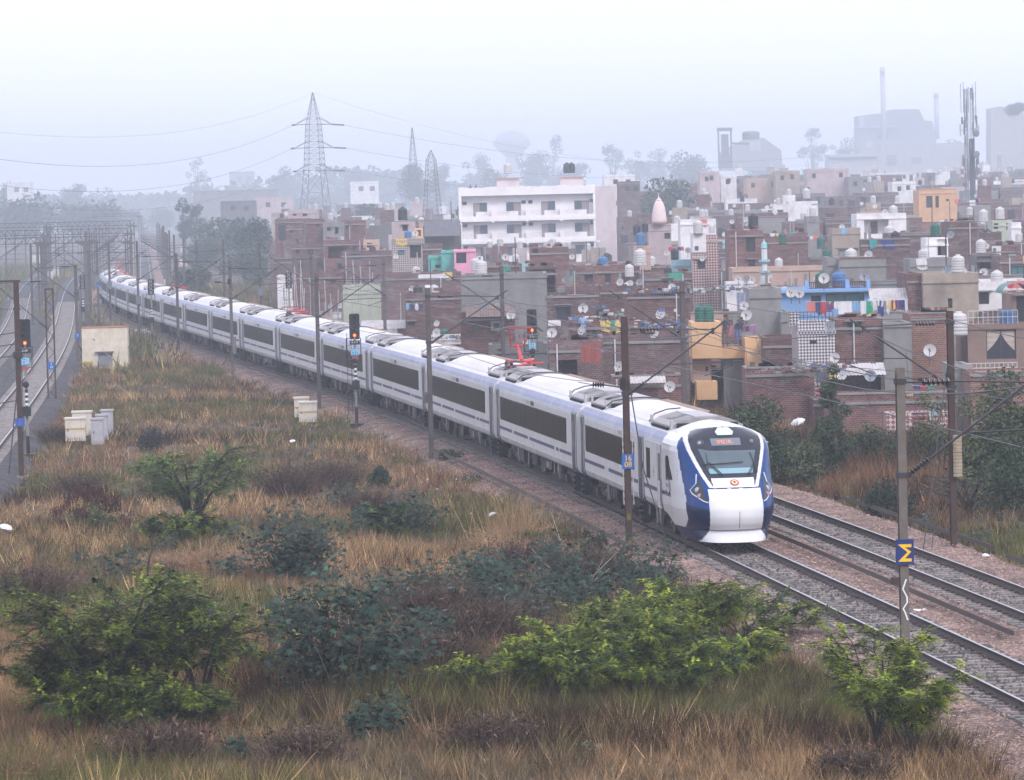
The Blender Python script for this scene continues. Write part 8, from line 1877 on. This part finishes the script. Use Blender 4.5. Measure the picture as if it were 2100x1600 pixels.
tin('long pale roof sheet behind the train roof, left of the mast', 740, 850, 664, 326, 3.0, .2)
tin('grey roof sheets on the shed at the foot of the blind wall', 880, 990, 694, 284, 3.0, .2)
tin('brown tiled ledge roof on the big blind grey wall', 955, 1060, 636, 275, 1.2, .6, P('ledge_tiles', (.17, .12, .11), .9, .3))
tin('white sheet roof left of the tall leaning poles', 858, 920, 566, 345, 1.2, .25)
tin('tin roof sheet over the dark shed left of the white block', 870, 944, 466, 418, 3.0, .5, P('tin_dark', (.12, .12, .14), .7, .2))
# leaning bamboo poles at the left of the town
rp = random.Random(8); POLEM = P('bamboo_pale', (.42, .40, .38), .8, .2)
for k in range(26):
    x = 604 + k * 7.0 + rp.uniform(-3, 3); Y = 398 + rp.uniform(-14, 8) - k * .8; yb = 660 + k * 1.6 + rp.uniform(-14, 10); h = rp.uniform(3.6, 8)
    b = D(x, yb, Y); zz = -1.85; b = np.array([(x - 1050) / FPX * Y, Y, zz]); mb = MB(); l = rp.uniform(-.06, .06); mb.tube([(0, 0, 0), (l * h * .5, .1, h * .5), (l * h, 0, h)], .05, 5); o = mb.build('bamboo_pole', POLEM); o.location = b
    tag(o, 'thin pale pole standing in front of the brick houses at the town edge', 'pole', 'pale poles at the town edge')
# hand placed tanks and dishes: (x, y of base, distance, kind)
for x, y, Y, c, s, lb in ((1041, 357, 660, 'white', 1.6, 'white tank on the left stair room of the white block'), (1163, 355, 660, 'black', 1.5, 'left one of two black tanks on the white block'), (1172, 355, 660, 'black', 1.5, 'right one of two black tanks on the white block'),
        (1967, 688, 221, 'white', 1.15, 'tall ribbed white tank just right of the rusty mast top'), (1437, 660, 233, 'green', .85, 'left one of two green tanks on the cream house'), (1452, 660, 233, 'green', .85, 'right one of two green tanks on the cream house'),
        (1686, 596, 263, 'green', 1.1, 'green tank on the sky blue house roof'), (975, 556, 350, 'white', 1.0, 'white ribbed tank right of the bright pink house'), (1313, 546, 328, 'white', 1.25, 'white tank left of the green sheet terrace'), (1291, 568, 322, 'white', .9, 'white tank on the two door brick house'),
        (1432, 480, 361, 'white', 1.1, 'white tank on the white upper wall'), (1314, 502, 372, 'blue', 1.0, 'blue tank left of the temple base'), (1306, 482, 430, 'black', 1.0, 'black tank left of the temple spire'), (1323, 476, 436, 'black', .9, 'round black tank at the temple foot'), (1654, 408, 470, 'white', 1.1, 'white tank raised on the orange tinted roofs'),
        (1667, 444, 441, 'white', 1.0, 'white tank on the square grey room'), (1824, 492, 380, 'white', 1.2, 'white tank below the white verandah hall'), (1918, 485, 310, 'green', .9, 'green tank beside the white stair room'), (1965, 560, 250, 'white', 1.0, 'round white tank on the tan blind block'), (2017, 455, 400, 'white', 1.1, 'white tank above the lime room, left'), (2051, 450, 402, 'white', 1.1, 'white tank right on top of the lime room'),
        (2012, 520, 320, 'white', 1.0, 'white tank on the room with open doorway'), (1478, 484, 520, 'black', 1.0, 'dark tank above the pink tiled column'), (1545, 468, 352, 'black', 1.1, 'dark tank on the two-window brick house'), (864, 462, 560, 'white', 1.0, 'white tank on the turquoise roof room'), (826, 452, 450, 'black', 1.3, 'black tank above the speckled tile house'), (1605, 500, 370, 'green', .9, 'green tank right of the minaret'), (1684, 510, 380, 'green', 1.0, 'bright green tub tank above the peach wall'), (1696, 536, 334, 'green', .9, 'green tank at the right end of the peach wall'), (1384, 533, 367, 'black', .9, 'black tank by the cyan room'), (1460, 478, 365, 'white', .7, 'small white tank on the pink tiled column')):
    seen.add(lb); p = D(x, y, Y); tank(p, lb, c, s)
for x, y, Y, g, s, lb in ((1907, 740, 221, 0, 1.25, 'large white dish on the orange brick house wall'), (1374, 812, 212, 0, 1.1, 'white dish low on the brick wall above the cab'), (1270, 768, 224, 0, 1.05, 'white dish left of the mast by the train nose'), (1623, 616, 260, 0, 1.2, 'left dish of the pair on the blue house'), (1640, 616, 260, 0, 1.1, 'right dish of the pair on the blue house'), (1690, 588, 259, 0, 1.25, 'dish on the blue house roof rail'), (1773, 582, 259, 1, 1.15, 'dark dish at the right end of the blue house roof'),
        (1526, 640, 246, 0, 1.0, 'white dish on the tall wall left of the tower house'), (1531, 664, 244, 0, 1.2, 'lower pale dish left of the tower house'), (1193, 690, 236, 0, .9, 'dish on a tilted stand at the brick house corner'), (1132, 698, 224, 0, 1.0, 'white dish on the small brick house with the red sheet'), (1702, 688, 217, 1, 1.1, 'grey dish at the right side of the tiled house'), (1712, 750, 216, 0, 1.0, 'white dish at the tiled house foot'), (1727, 786, 210, 0, 1.0, 'white dish in front of the tin awning shack'), (1785, 790, 210, 1, 1.1, 'grey dish in front of the shack doorway'), (1918, 866, 196, 1, 1.3, 'grey dish behind the striped rug balcony'), (1272, 588, 300, 0, 1.0, 'white dish above the white framed window'), (1355, 660, 240, 0, 1.1, 'white dish behind the tall grey mast'), (1342, 700, 226, 0, 1.1, 'white dish over the broad brick house'), (1196, 648, 268, 0, 1.2, 'white dish right of the blind grey wall'), (1048, 660, 274, 0, 1.1, 'white dish on the red plaster ground floor'), (896, 670, 320, 0, .9, 'white dish above the train roofs'), (845, 600, 340, 0, 1.0, 'white dish on the brick house left of the turquoise house'), (812, 530, 386, 0, .9, 'dish on the speckled tile house'), (1515, 582, 299, 0, 1.0, 'left dish on the white panelled wall'), (1531, 582, 299, 1, 1.0, 'right grey dish on the white panelled wall'), (1411, 520, 364, 0, 1.0, 'white dish left of the pink tiled column'), (1368, 524, 360, 0, .9, 'white dish by the square white tank'), (1440, 535, 355, 0, .8, 'small dish on the pink tiled wall'), (1950, 492, 330, 1, 1.2, 'grey dish on the tall plain brick block'), (1530, 455, 420, 0, 1.0, 'white dish above the two-window brick house'), (1501, 458, 420, 0, .9, 'white dish left above the two-window brick house'), (1815, 438, 431, 0, 1.0, 'dish on the white verandah hall'), (2022, 512, 330, 0, 1.0, 'dish right of the white tanks'), (1580, 570, 325, 0, .7, 'small dish near the minaret foot')):
    seen.add(lb); p = D(x, y + 8, Y); dish(p, lb, bool(g), s, random.uniform(-.3, .3))
# roof furniture on the filler houses
for h in sorted(HOUSES, key=lambda h: h['Y']):
    if h['Y'] > 820 or h['w'] < 2.5 or h['Y'] < 228 or 'cream' in h['label']: continue
    n = 0
    for k in range(3):
        q = fr2.random(); p = roofpt(h, fr2.uniform(.1, .9), fr2.uniform(0, .5)); L_ = hl(h); L_ = L_.replace(' house', '')
        if q < .22 and nt_ < 60:
            c = fr2.choices(['white', 'black', 'green', 'blue'], [8, 4, 1, .6])[0]; lb = ulabel(f'{c} tank on the {L_}')
            if lb: tank(p, lb, c, fr2.uniform(.8, 1.15)); nt_ += 1
        elif q < .46 and h['Y'] < 560 and nd < 60:
            g = fr2.random() < .15; lb = ulabel(f'{"grey" if g else "white"} dish on the {L_}')
            if lb: dish(p, lb, g, fr2.uniform(.85, 1.15), fr2.uniform(-.4, .4)); nd += 1
        elif q < .72 and h['Y'] < 600:
            lb = ulabel(f'thin pole on the roof of {L_}')
            if lb: mb = MB(); mb.tube([(0, 0, 0), (0, 0, fr2.uniform(1.5, 3))], .04, 5); o = mb.build('roof_pole', POLEM if fr2.random() < .5 else RAIL); o.location = p; tag(o, lb, 'pole', 'poles on the roofs')
        elif q < .84 and h['Y'] < 700 and h['w'] > 4:
            lb = ulabel(f'small stair room on the {L_}')
            tx, ty = project((p[0], p[1], p[2] + 2.4))
            if lb and ty > blocked(tx - 40, tx + 40, h['Y'] - 2):
                mt = fr2.choice(['brick', 'brickm', 'white', 'grey', 'peach', 'pinkw']); mb = MB(); w2 = fr2.uniform(1.6, 2.4); mb.b2(-w2 / 2, w2 / 2, 0, 2.0, 0, 2.2); o = mb.build('stair_room', WM[mt]); mb = MB(); mb.b2(-w2 / 2 - .2, w2 / 2 + .2, -.25, 2.2, 2.203, 2.32); mb.build('roof', ROOFM, o); mb = MB(); mb.b2(-.35, .35, -.03, -.003, .02, 1.8); mb.build('door', fr2.choice([PANE, WOODD, GLT]), o); o.location = p; o.location.y += .4; tag(o, lb, 'stair room')
        elif q < .92 and h['Y'] < 520:
            ci = fr2.randrange(11); lb = ulabel(f'{GN[ci]} cloth hung on the {L_}')
            if lb: g = link('garment', garment_mesh(ci, fr2.uniform(.5, 1.2), fr2.uniform(.5, .9), k)); g.location = (p[0], h['Y'] - .06, h['zb'] + h['H']); tag(g, lb, 'cloth', 'washing on the roofs')
def pile(label, x, y, Y, n, mats, sp=.5, hgt=.3, name='rubble_pile'):
    r = random.Random(x); mb = MB()
    for _ in range(n): mb.box((r.gauss(0, sp), r.gauss(0, .25), abs(r.gauss(0, hgt))), (r.uniform(.1, .4), r.uniform(.1, .3), r.uniform(.05, .2)), r.randrange(len(mats)), r.uniform(0, 3))
    o = mb.build(name, mats); o.location = D(x, y, Y); tag(o, label, kind='stuff')
MIXM = [P('scrap_white', (.55, .54, .56)), P('scrap_blue', (.06, .16, .4)), P('scrap_brown', (.2, .12, .1)), P('scrap_grey', (.2, .2, .22))]
pile('scrap heaped on the brick roof above the cab', 1365, 672, 239, 60, MIXM, 1.2)
pile('rubble lined roof edge left of the white walled panel', 1450, 598, 262, 90, MIXM, 2.2, .15)
pile('scrap on the roof behind the signal', 1250, 662, 232, 40, MIXM, 1.0)
pile('scrap on the shed roofs beside the train', 960, 694, 283, 60, MIXM, 2.0, .15)
pile('brick rubble on the parapet near the mossy brick house', 1640, 762, 212, 40, [BK[0], MIXM[3]], 1.2, .1)
pile('household scrap beside the low tin shack', 1690, 758, 213, 50, MIXM, .8, .15)
def slope():
    r = np.random.default_rng(5); n = 5200; Y = r.uniform(300, 470, n); lx = np.interp(Y, LINE_2[:, 1], LINE_2[:, 0]); X = lx + r.uniform(6.5, 13, n); Z = -1.5 + r.uniform(0, .35, n)
    P0 = np.stack([X, Y, Z], 1); u = r.normal(size=(n, 3)); u /= np.linalg.norm(u, axis=1, keepdims=True); v = np.cross(u, r.normal(size=(n, 3))); v /= np.linalg.norm(v, axis=1, keepdims=True); s = r.uniform(.06, .22, n)[:, None]
    V = np.stack([P0 - u * s, P0 - v * s, P0 + u * s, P0 + v * s], 1).reshape(-1, 3); pal = np.array([(.5, .5, .53), (.2, .25, .35), (.3, .12, .1), (.15, .13, .12), (.4, .38, .36)])
    tag(link('rubbish_slope', np_mesh('rubbish_slope', V, np.arange(n * 4).reshape(-1, 4), LEAFG, tint=pal[r.choice(5, n, p=(.25, .12, .1, .38, .15))])), 'scattered rubbish on the bank below the pale poles', kind='stuff')
slope()
# ------------------------------------------------------------------ temple, minaret, towers, factory
TPM = P('temple_pinkish_white', (.72, .58, .58), .8, .06); MNM = P('minaret_white', (.62, .66, .66), .7, .06); MNB = P('minaret_cyan', (.25, .5, .55), .6, .1)
p = D(1352, 458, 440); o = empty('temple_spire', p, 0, 'tapering pinkish white temple spire with a finial', 'temple spire'); mb = MB(); mb.disc((0, 0, 0), (0, 0, 1), [(.80, 0), (.80, .3), (.74, 1.0), (.62, 1.7), (.44, 2.2), (.30, 2.4)], 12); mb.build('spire', TPM, o, True); mb = MB(); mb.disc((0, 0, 2.4), (0, 0, 1), [(.28, 0), (.34, .08), (.2, .18), (.1, .3), (.04, .45), (.03, .8)], 10); mb.build('finial', TPM, o)
p = D(1569, 602, 322); o = empty('minaret', (p[0], 322, p[2]), 0, 'slim white and pale blue minaret with tiered balconies', 'minaret')
mb = MB(); mb.disc((0, 0, 0), (0, 0, 1), [(.5, 0), (.5, .5), (.34, .6), (.34, 1.35)], 10); mb.build('base', MNM, o)
mb = MB(); mb.disc((0, 0, 1.35), (0, 0, 1), [(.2, 0), (.2, 2.2)], 10); mb.build('shaft', MNM, o)
for z in (.62, 1.5, 2.35): mb = MB(); mb.disc((0, 0, z), (0, 0, 1), [(.28, 0), (.44, .1), (.44, .28), (.38, .28), (.38, .14)], 12); mb.build('balcony', MNB if z > 1 else MNM, o)
for k in range(8): a = k * math.pi / 4; mb = MB(); mb.tube([(.19 * math.cos(a), .19 * math.sin(a), 2.6), (.19 * math.cos(a), .19 * math.sin(a), 3.5)], .035, 5); mb.build('column', MNM, o)
mb = MB(); mb.disc((0, 0, 3.5), (0, 0, 1), [(.26, 0), (.26, .08), (.22, .1), (.25, .25), (.2, .42), (.06, .56), (.03, .7)], 12); mb.build('dome', MNB, o, True)
PYM = P('pylon_steel', (.16, .165, .18), .6, .1)
def lattice(o, w0, w1, z0, z1, n, r=.09, name='lattice'):
    mb = MB()
    cs = [(-1, -1), (1, -1), (1, 1), (-1, 1)]
    for sx, sy in cs: r_ = r * .62; mb.tube([(sx * w0, sy * w0, z0), (sx * w1, sy * w1, z1)], r_, 4, 0, False)
    # panels shrink with the width
    zz = [z0]; 
    for i in range(n): zz.append(z0 + (z1 - z0) * (i + 1) / n)
    for i in range(n):
        a, b = zz[i], zz[i + 1]; wa = w0 + (w1 - w0) * (a - z0) / (z1 - z0); wb = w0 + (w1 - w0) * (b - z0) / (z1 - z0)
        for k in range(4):
            (x0, y0), (x1, y1) = cs[k], cs[(k + 1) % 4]
            mb.tube([(x0 * wa, y0 * wa, a), (x1 * wb, y1 * wb, b)], r * .36, 3, 0, False); mb.tube([(x1 * wa, y1 * wa, a), (x0 * wb, y0 * wb, b)], r * .36, 3, 0, False); mb.tube([(x0 * wb, y0 * wb, b), (x1 * wb, y1 * wb, b)], r * .34, 3, 0, False)
    mb.build(name, PYM, o)
Y = 1000; sc = FPX / Y; b = D(647, 415, Y); p = empty('transmission_pylon', (b[0], Y, -1.8), .35, 'tall steel transmission pylon with three pairs of arms', 'pylon'); ht = D(640, 190, Y)[2] + 1.8; zA = [D(640, y, Y)[2] + 1.8 for y in (255, 303, 350)]
lattice(p, 4.0, 2.1, 0, zA[2], 4, .16, 'lower_lattice'); lattice(p, 2.1, 1.5, zA[2], zA[0], 8, .13, 'upper_lattice'); lattice(p, 1.5, .08, zA[0], ht, 6, .11, 'peak_lattice')
arms = []
for z, L_ in zip(zA, (3.2, 3.6, 3.2)):
    mb = MB()
    for s in (-1, 1):
        for dy in (-1.4, 1.4): mb.tube([(s * 1.4, dy, z), (s * (1.5 + L_), 0, z - .1)], .09, 4); mb.tube([(s * 1.4, dy, z + 1.6), (s * (1.5 + L_), 0, z - .1)], .07, 4)
    mb.build('cross_arm', PYM, p)
def place(o, v): ca, sa = math.cos(o.rotation_euler[2]), math.sin(o.rotation_euler[2]); return np.array([o.location[0] + v[0] * ca - v[1] * sa, o.location[1] + v[0] * sa + v[1] * ca, o.location[2] + v[2]])
def span(label, a, b, sag, r=.035):
    n = 16; mb = MB(); mb.tube([(b - a) * t - np.array([0, 0, sag * 4 * t * (1 - t)]) for t in np.linspace(0, 1, n + 1)], r, 3, 0, False); o = mb.build('power_line', WIRE); o.location = a; tag(o, label, 'power line', 'power lines of the pylon')
names = ['top', 'middle', 'bottom']
for k, (z, L_, yl, yr) in enumerate(zip(zA, (3.2, 3.6, 3.2), (318, 372, 405), (318, 345, 362))):
    for s, (xt, yt, Yt) in ((-1, (-60, yl, 640)), (1, (1700, yr, 1150))):
        a = place(p, (s * (1.5 + L_), 0, z - .1)); c = D(xt, yt, Yt); mb = MB(); dd = (c - a) / np.linalg.norm(c - a) * 4.2
        insulator(mb, np.zeros(3), dd, 0, 9, .22); q = mb.build('insulator_string', INSB); q.location = a; tag(q, f'insulator string on the {names[k]} {"left" if s < 0 else "right"} pylon arm', 'insulator')
        span(f'power line running {"left" if s < 0 else "right"} from the {names[k]} pylon arm', a + dd, c, 5)
span('thin earth wire running right from the pylon tip', place(p, (0, 0, ht)), D(1750, 330, 1150), 8, .02); span('thin earth wire running left from the pylon tip', place(p, (0, 0, ht)), D(-80, 262, 620), 5, .02)
for x, yt, yb, Y, w0, w1, lb in ((849, 262, 420, 1150, 1.9, .1, 'faint pointed lattice tower among the hazy trees'), (887, 308, 452, 640, 1.25, .55, 'dark lattice communication mast left of the white block')):
    b = D(x, yb, Y); o = empty('lattice_tower', (b[0], Y, b[2]), .3, lb, 'lattice tower'); h = D(x, yt, Y)[2] - b[2]
    if 'dark' in lb: lattice(o, w0, .62, 0, h * .86, 12, .07, 'shaft'); lattice(o, .62, .04, h * .86, h, 3, .05, 'peak')
    else: lattice(o, w0, w1, 0, h, 12, .1, 'shaft')
# telecom tower
Y = 700; b = D(1990, 452, Y); h = D(1992, 182, Y)[2] - b[2]; o = empty('telecom_tower', (b[0], Y, b[2]), .2, 'telecom tower crowded with panel antennas at the right', 'telecom tower')
for s in range(3):
    a = s * 2.1; mb = MB(); mb.tube([(1.0 * math.cos(a), 1.0 * math.sin(a), 0), (.85 * math.cos(a), .85 * math.sin(a), h)], .08, 5); mb.build('leg', PYM, o)
lattice(o, .62, .55, 0, h, 26, .05, 'lattice')
mb = MB(); mb.b2(.1, .9, -.3, .3, 0, h * .62); mb.build('cable_duct', P('duct_dark', (.06, .07, .09), .7, .1), o)
rt = random.Random(2); AW = P('antenna_pale', (.5, .5, .53), .6, .1)
for k in range(34):
    a = rt.uniform(0, 6.28); z = h * rt.choice([.97, .9, .8, .72, .62, .5, .4]) - rt.uniform(0, 1.5); R_ = rt.uniform(1.2, 1.7); mb = MB()
    mb.box((R_ * math.cos(a), R_ * math.sin(a), z), (.26, .18, rt.uniform(1.2, 2.0)), 0, a); mb.tube([(R_ * math.cos(a), R_ * math.sin(a), z), (.6 * math.cos(a), .6 * math.sin(a), z)], .04, 4, 1); mb.build('panel_antenna', [AW if rt.random() < .5 else PYM, PYM], o)
for z in (.66, .5): mb = MB(); mb.disc((.9, -1.1, h * z), (.3, -1, 0), [(.6, 0), (.62, .12), (.3, .25)], 14); mb.build('dish_antenna', PYM, o)
for k in range(5): a = k * 1.25; mb = MB(); mb.tube([(1.3 * math.cos(a), 1.3 * math.sin(a), h - 4), (1.3 * math.cos(a), 1.3 * math.sin(a), h + rt.uniform(.3, 1.8))], .05, 4); mb.build('whip_antenna', PYM, o)
# chimneys
CHM = P('chimney_pale', (.50, .48, .50), .8, .1, 1); FCM = P('factory_grey', (.20, .205, .22), .85, .12, .3); FCL = P('factory_pale', (.36, .35, .37), .85, .1, .3)
for x, yt, yb, Y, w, lb in ((1813, 138, 290, 2800, 1.45, 'tall pale chimney with a dark ringed top, beside the factory'), (1922, 190, 285, 3000, 1.55, 'shorter chimney with dark band and thin smoke, right of the factory')):
    b = D(x, yb, Y); h = D(x, yt, Y)[2] - b[2]; o = empty('chimney', (b[0], Y, b[2]), 0, lb, 'chimney'); mb = MB(); mb.disc((0, 0, 0), (0, 0, 1), [(w * 1.15, 0), (w, h)], 14); mb.build('stack', CHM, o, True)
    mb = MB(); mb.disc((0, 0, h - (4.5 if yt < 160 else 3.2)), (0, 0, 1), [(w * 1.04, 0), (w * 1.04, 1.6)], 14); mb.build('dark_band', FCM, o); mb = MB(); mb.disc((0, 0, h * .9), (0, 0, 1), [(w * 1.7, 0), (w * 1.7, .15)], 14); mb.build('platform', FCM, o)
    mb = MB(); mb.tube([(-w * 1.1, 0, 0), (-w * 1.1, 0, h)], .12, 4); mb.build('ladder', FCM, o)
def block(name, label, cat, Y, poly, depth, mat, ybase=None, extra=()):
    """building extruded from its front outline given in pixels"""
    x0 = sum(p[0] for p in poly) / len(poly); c = D(x0, max(p[1] for p in poly), Y); zb = c[2] if ybase is None else D(x0, ybase, Y)[2]
    o = empty(name, (c[0], Y, zb), 0, label, cat); pts = [(D(x, y, Y)[0] - c[0], D(x, y, Y)[2] - zb) for x, y in poly]
    mb = MB(); mb.extr(pts, 0, depth); mb.build('wall', mat, o)
    for nm, x0_, x1_, y0_, y1_, m2, pr in extra:
        a = D(x0_, y1_, Y); b2 = D(x1_, y0_, Y); mb = MB(); mb.b2(a[0] - c[0], b2[0] - c[0], -pr, -.02, a[2] - zb, b2[2] - zb); mb.build(nm, m2, o)
    return o
block('factory', 'hazy stepped factory hall with sloping roof on the skyline', 'factory', 2900, [(1761, 350), (1761, 238), (1826, 230), (1828, 225), (1885, 224), (1896, 247), (1912, 248), (1920, 285), (1922, 350)], 40, FCM, extra=[('pale_frame', 1762, 1772, 240, 262, FCL, .6), ('ledge', 1752, 1836, 258, 263, FCL, 3), ('window', 1775, 1790, 290, 302, FCL, .4), ('window', 1800, 1822, 275, 285, PANE, .4)])
block('factory_annex', 'long low pale annex in front of the factory', 'factory', 2200, [(1700, 372), (1700, 318), (1808, 312), (1808, 298), (1990, 292), (1990, 372)], 30, FCL, extra=[('window', 1820, 1838, 318, 338, FCM, .5), ('window', 1870, 1890, 322, 334, FCM, .5), ('ledge', 1700, 1800, 320, 324, FCM, 2)])
block('grain_dryer', 'hazy hip roofed plant building with a round vent drum', 'factory', 2500, [(1478, 350), (1478, 312), (1530, 284), (1566, 283), (1602, 308), (1606, 350)], 24, FCM, extra=[('wall_panel', 1537, 1560, 290, 310, FCL, .4)])
p_ = D(1545, 285, 1590); mb = MB(); mb.disc((0, 0, 0), (0, 0, 1), [(3.3, 0), (3.4, 2.2), (3.2, 2.8), (2.2, 3.2), (.2, 3.3)], 16); o = mb.build('vent_drum', FCM); o.location = (p_[0], 1606, p_[2]); tag(o, 'round ribbed vent drum on the hip roofed plant', 'vent drum')
b = D(1488, 345, 1590); o = empty('hopper_tower', (b[0], 1590, b[2]), 0, 'open framed hopper tower left of the hip roofed plant', 'tower'); hh = D(1488, 262, 1590)[2] - b[2]
for sx in (-2.4, 2.4): 
    for sy in (0, 3): mb = MB(); mb.b2(sx - .25, sx + .25, sy - .25, sy + .25, 0, hh - 1); mb.build('leg', FCM, o)
mb = MB(); mb.b2(-2.9, 2.9, -.4, 3.4, hh - 1.3, hh); mb.build('roof', FCM, o); mb = MB(); mb.b2(-1.4, 1.4, .5, 2.4, 4, hh - 2.5); mb.build('hopper', FCM, o); mb = MB(); mb.b2(-2.4, 2.4, -.2, 3.2, 0, 5); mb.tube([(2.4, 1, hh - 6), (9.5, 1, hh - 6.3)], .4, 5); mb.build('conveyor', FCM, o)
block('ruined_building', 'tall hazy blank building at the right edge with plants on top', 'building', 2000, [(2032, 345), (2032, 222), (2052, 218), (2068, 222), (2070, 234), (2130, 230), (2130, 345)], 20, FCL)
block('factory_shed', 'long pale shed roofs below the right edge building', 'shed', 1900, [(2055, 345), (2055, 318), (2130, 314), (2130, 345)], 20, FCL)
for k, a in enumerate(((1530, 1602, 365, 405, 'peach'), (1590, 1640, 350, 380, 'tan'), (1665, 1700, 378, 400, 'white'), (1655, 1740, 346, 370, 'pinkw'), (1740, 1790, 362, 392, 'grey'), (1478, 1510, 358, 392, 'white'), (1435, 1475, 352, 380, 'pinkw'), (1830, 1878, 372, 396, 'white'))):
    words_ = ['peach house under the plant hopper', 'tan flat house right of the hopper', 'white house below the factory trees', 'long pale pink house below the factory trees', 'grey house in front of the long annex', 'white tiered house beside the big dark tree', 'pale pink house behind the tiered white one', 'white awninged house left of the orange arches']
    house('hazy ' + words_[k], a[0], a[1], a[2], 880 - k * 9, a[4], [(a[0] + 10, a[0] + 18, a[2] + 10, a[2] + 20, 'w'), (a[1] - 20, a[1] - 12, a[2] + 8, a[2] + 18, 'w')], 10)
# water tower
Y = 4200; b = D(1052, 395, Y); o = empty('water_tower', (b[0], Y, b[2]), 0, 'faint mushroom shaped water tower on the skyline', 'water tower'); h = D(1052, 305, Y)[2] - b[2]; t = D(1052, 266, Y)[2] - b[2]
mb = MB(); mb.disc((0, 0, 0), (0, 0, 1), [(7.5, 0), (6, h)], 12); mb.build('stem', FCL, o); mb = MB(); mb.disc((0, 0, h - 1), (0, 0, 1), [(6, -8), (19, .2 * (t - h) + 1), (18.0, .5 * (t - h)), (11, .85 * (t - h)), (.3, t - h)], 20); mb.build('tank', FCL, o, True)
# far left hazy buildings
for k, (x0, x1, yt, Y, m, lb) in enumerate(((396, 566, 390, 1500, 'grey', 'long hazy blank warehouse wall behind the tall pointed tree'), (470, 520, 352, 3200, 'grey', 'faint square building on the skyline left of the pylon'), (452, 520, 412, 1000, 'dgrey', 'dark hazy block in front of the warehouse wall'), (520, 600, 405, 1200, 'pinkw', 'pale hazy house behind the town corner'), (718, 775, 372, 1700, 'white', 'hazy white flat roofed house between the pylon and the lattice masts'), (14, 62, 374, 1900, 'white', 'hazy white terrace house at the far left'), (488, 560, 462, 1100, 'tan', 'low pale walled yard left of the town'), (690, 830, 418, 1100, 'grey', 'hazy low factory wall right of the pylon'), (1238, 1302, 358, 880, 'white', 'hazy white house with a water tank, right of the white block'), (1268, 1312, 372, 760, 'brickm', 'hazy brick house right beside the white block'), (556, 596, 436, 900, 'tan', 'hazy tan house left of the town corner'))):
    house(lb, x0, x1, yt, Y, m, [(x0 + (x1 - x0) * .3, x0 + (x1 - x0) * .3 + 10, yt + 10, yt + 20, 'w'), (x0 + (x1 - x0) * .7, x0 + (x1 - x0) * .7 + 10, yt + 10, yt + 20, 'w')] if k not in (0, 6) else (), 12, par=.3)
print('tanks', nt_, 'dishes', nd, 'objects', len(scene.objects))
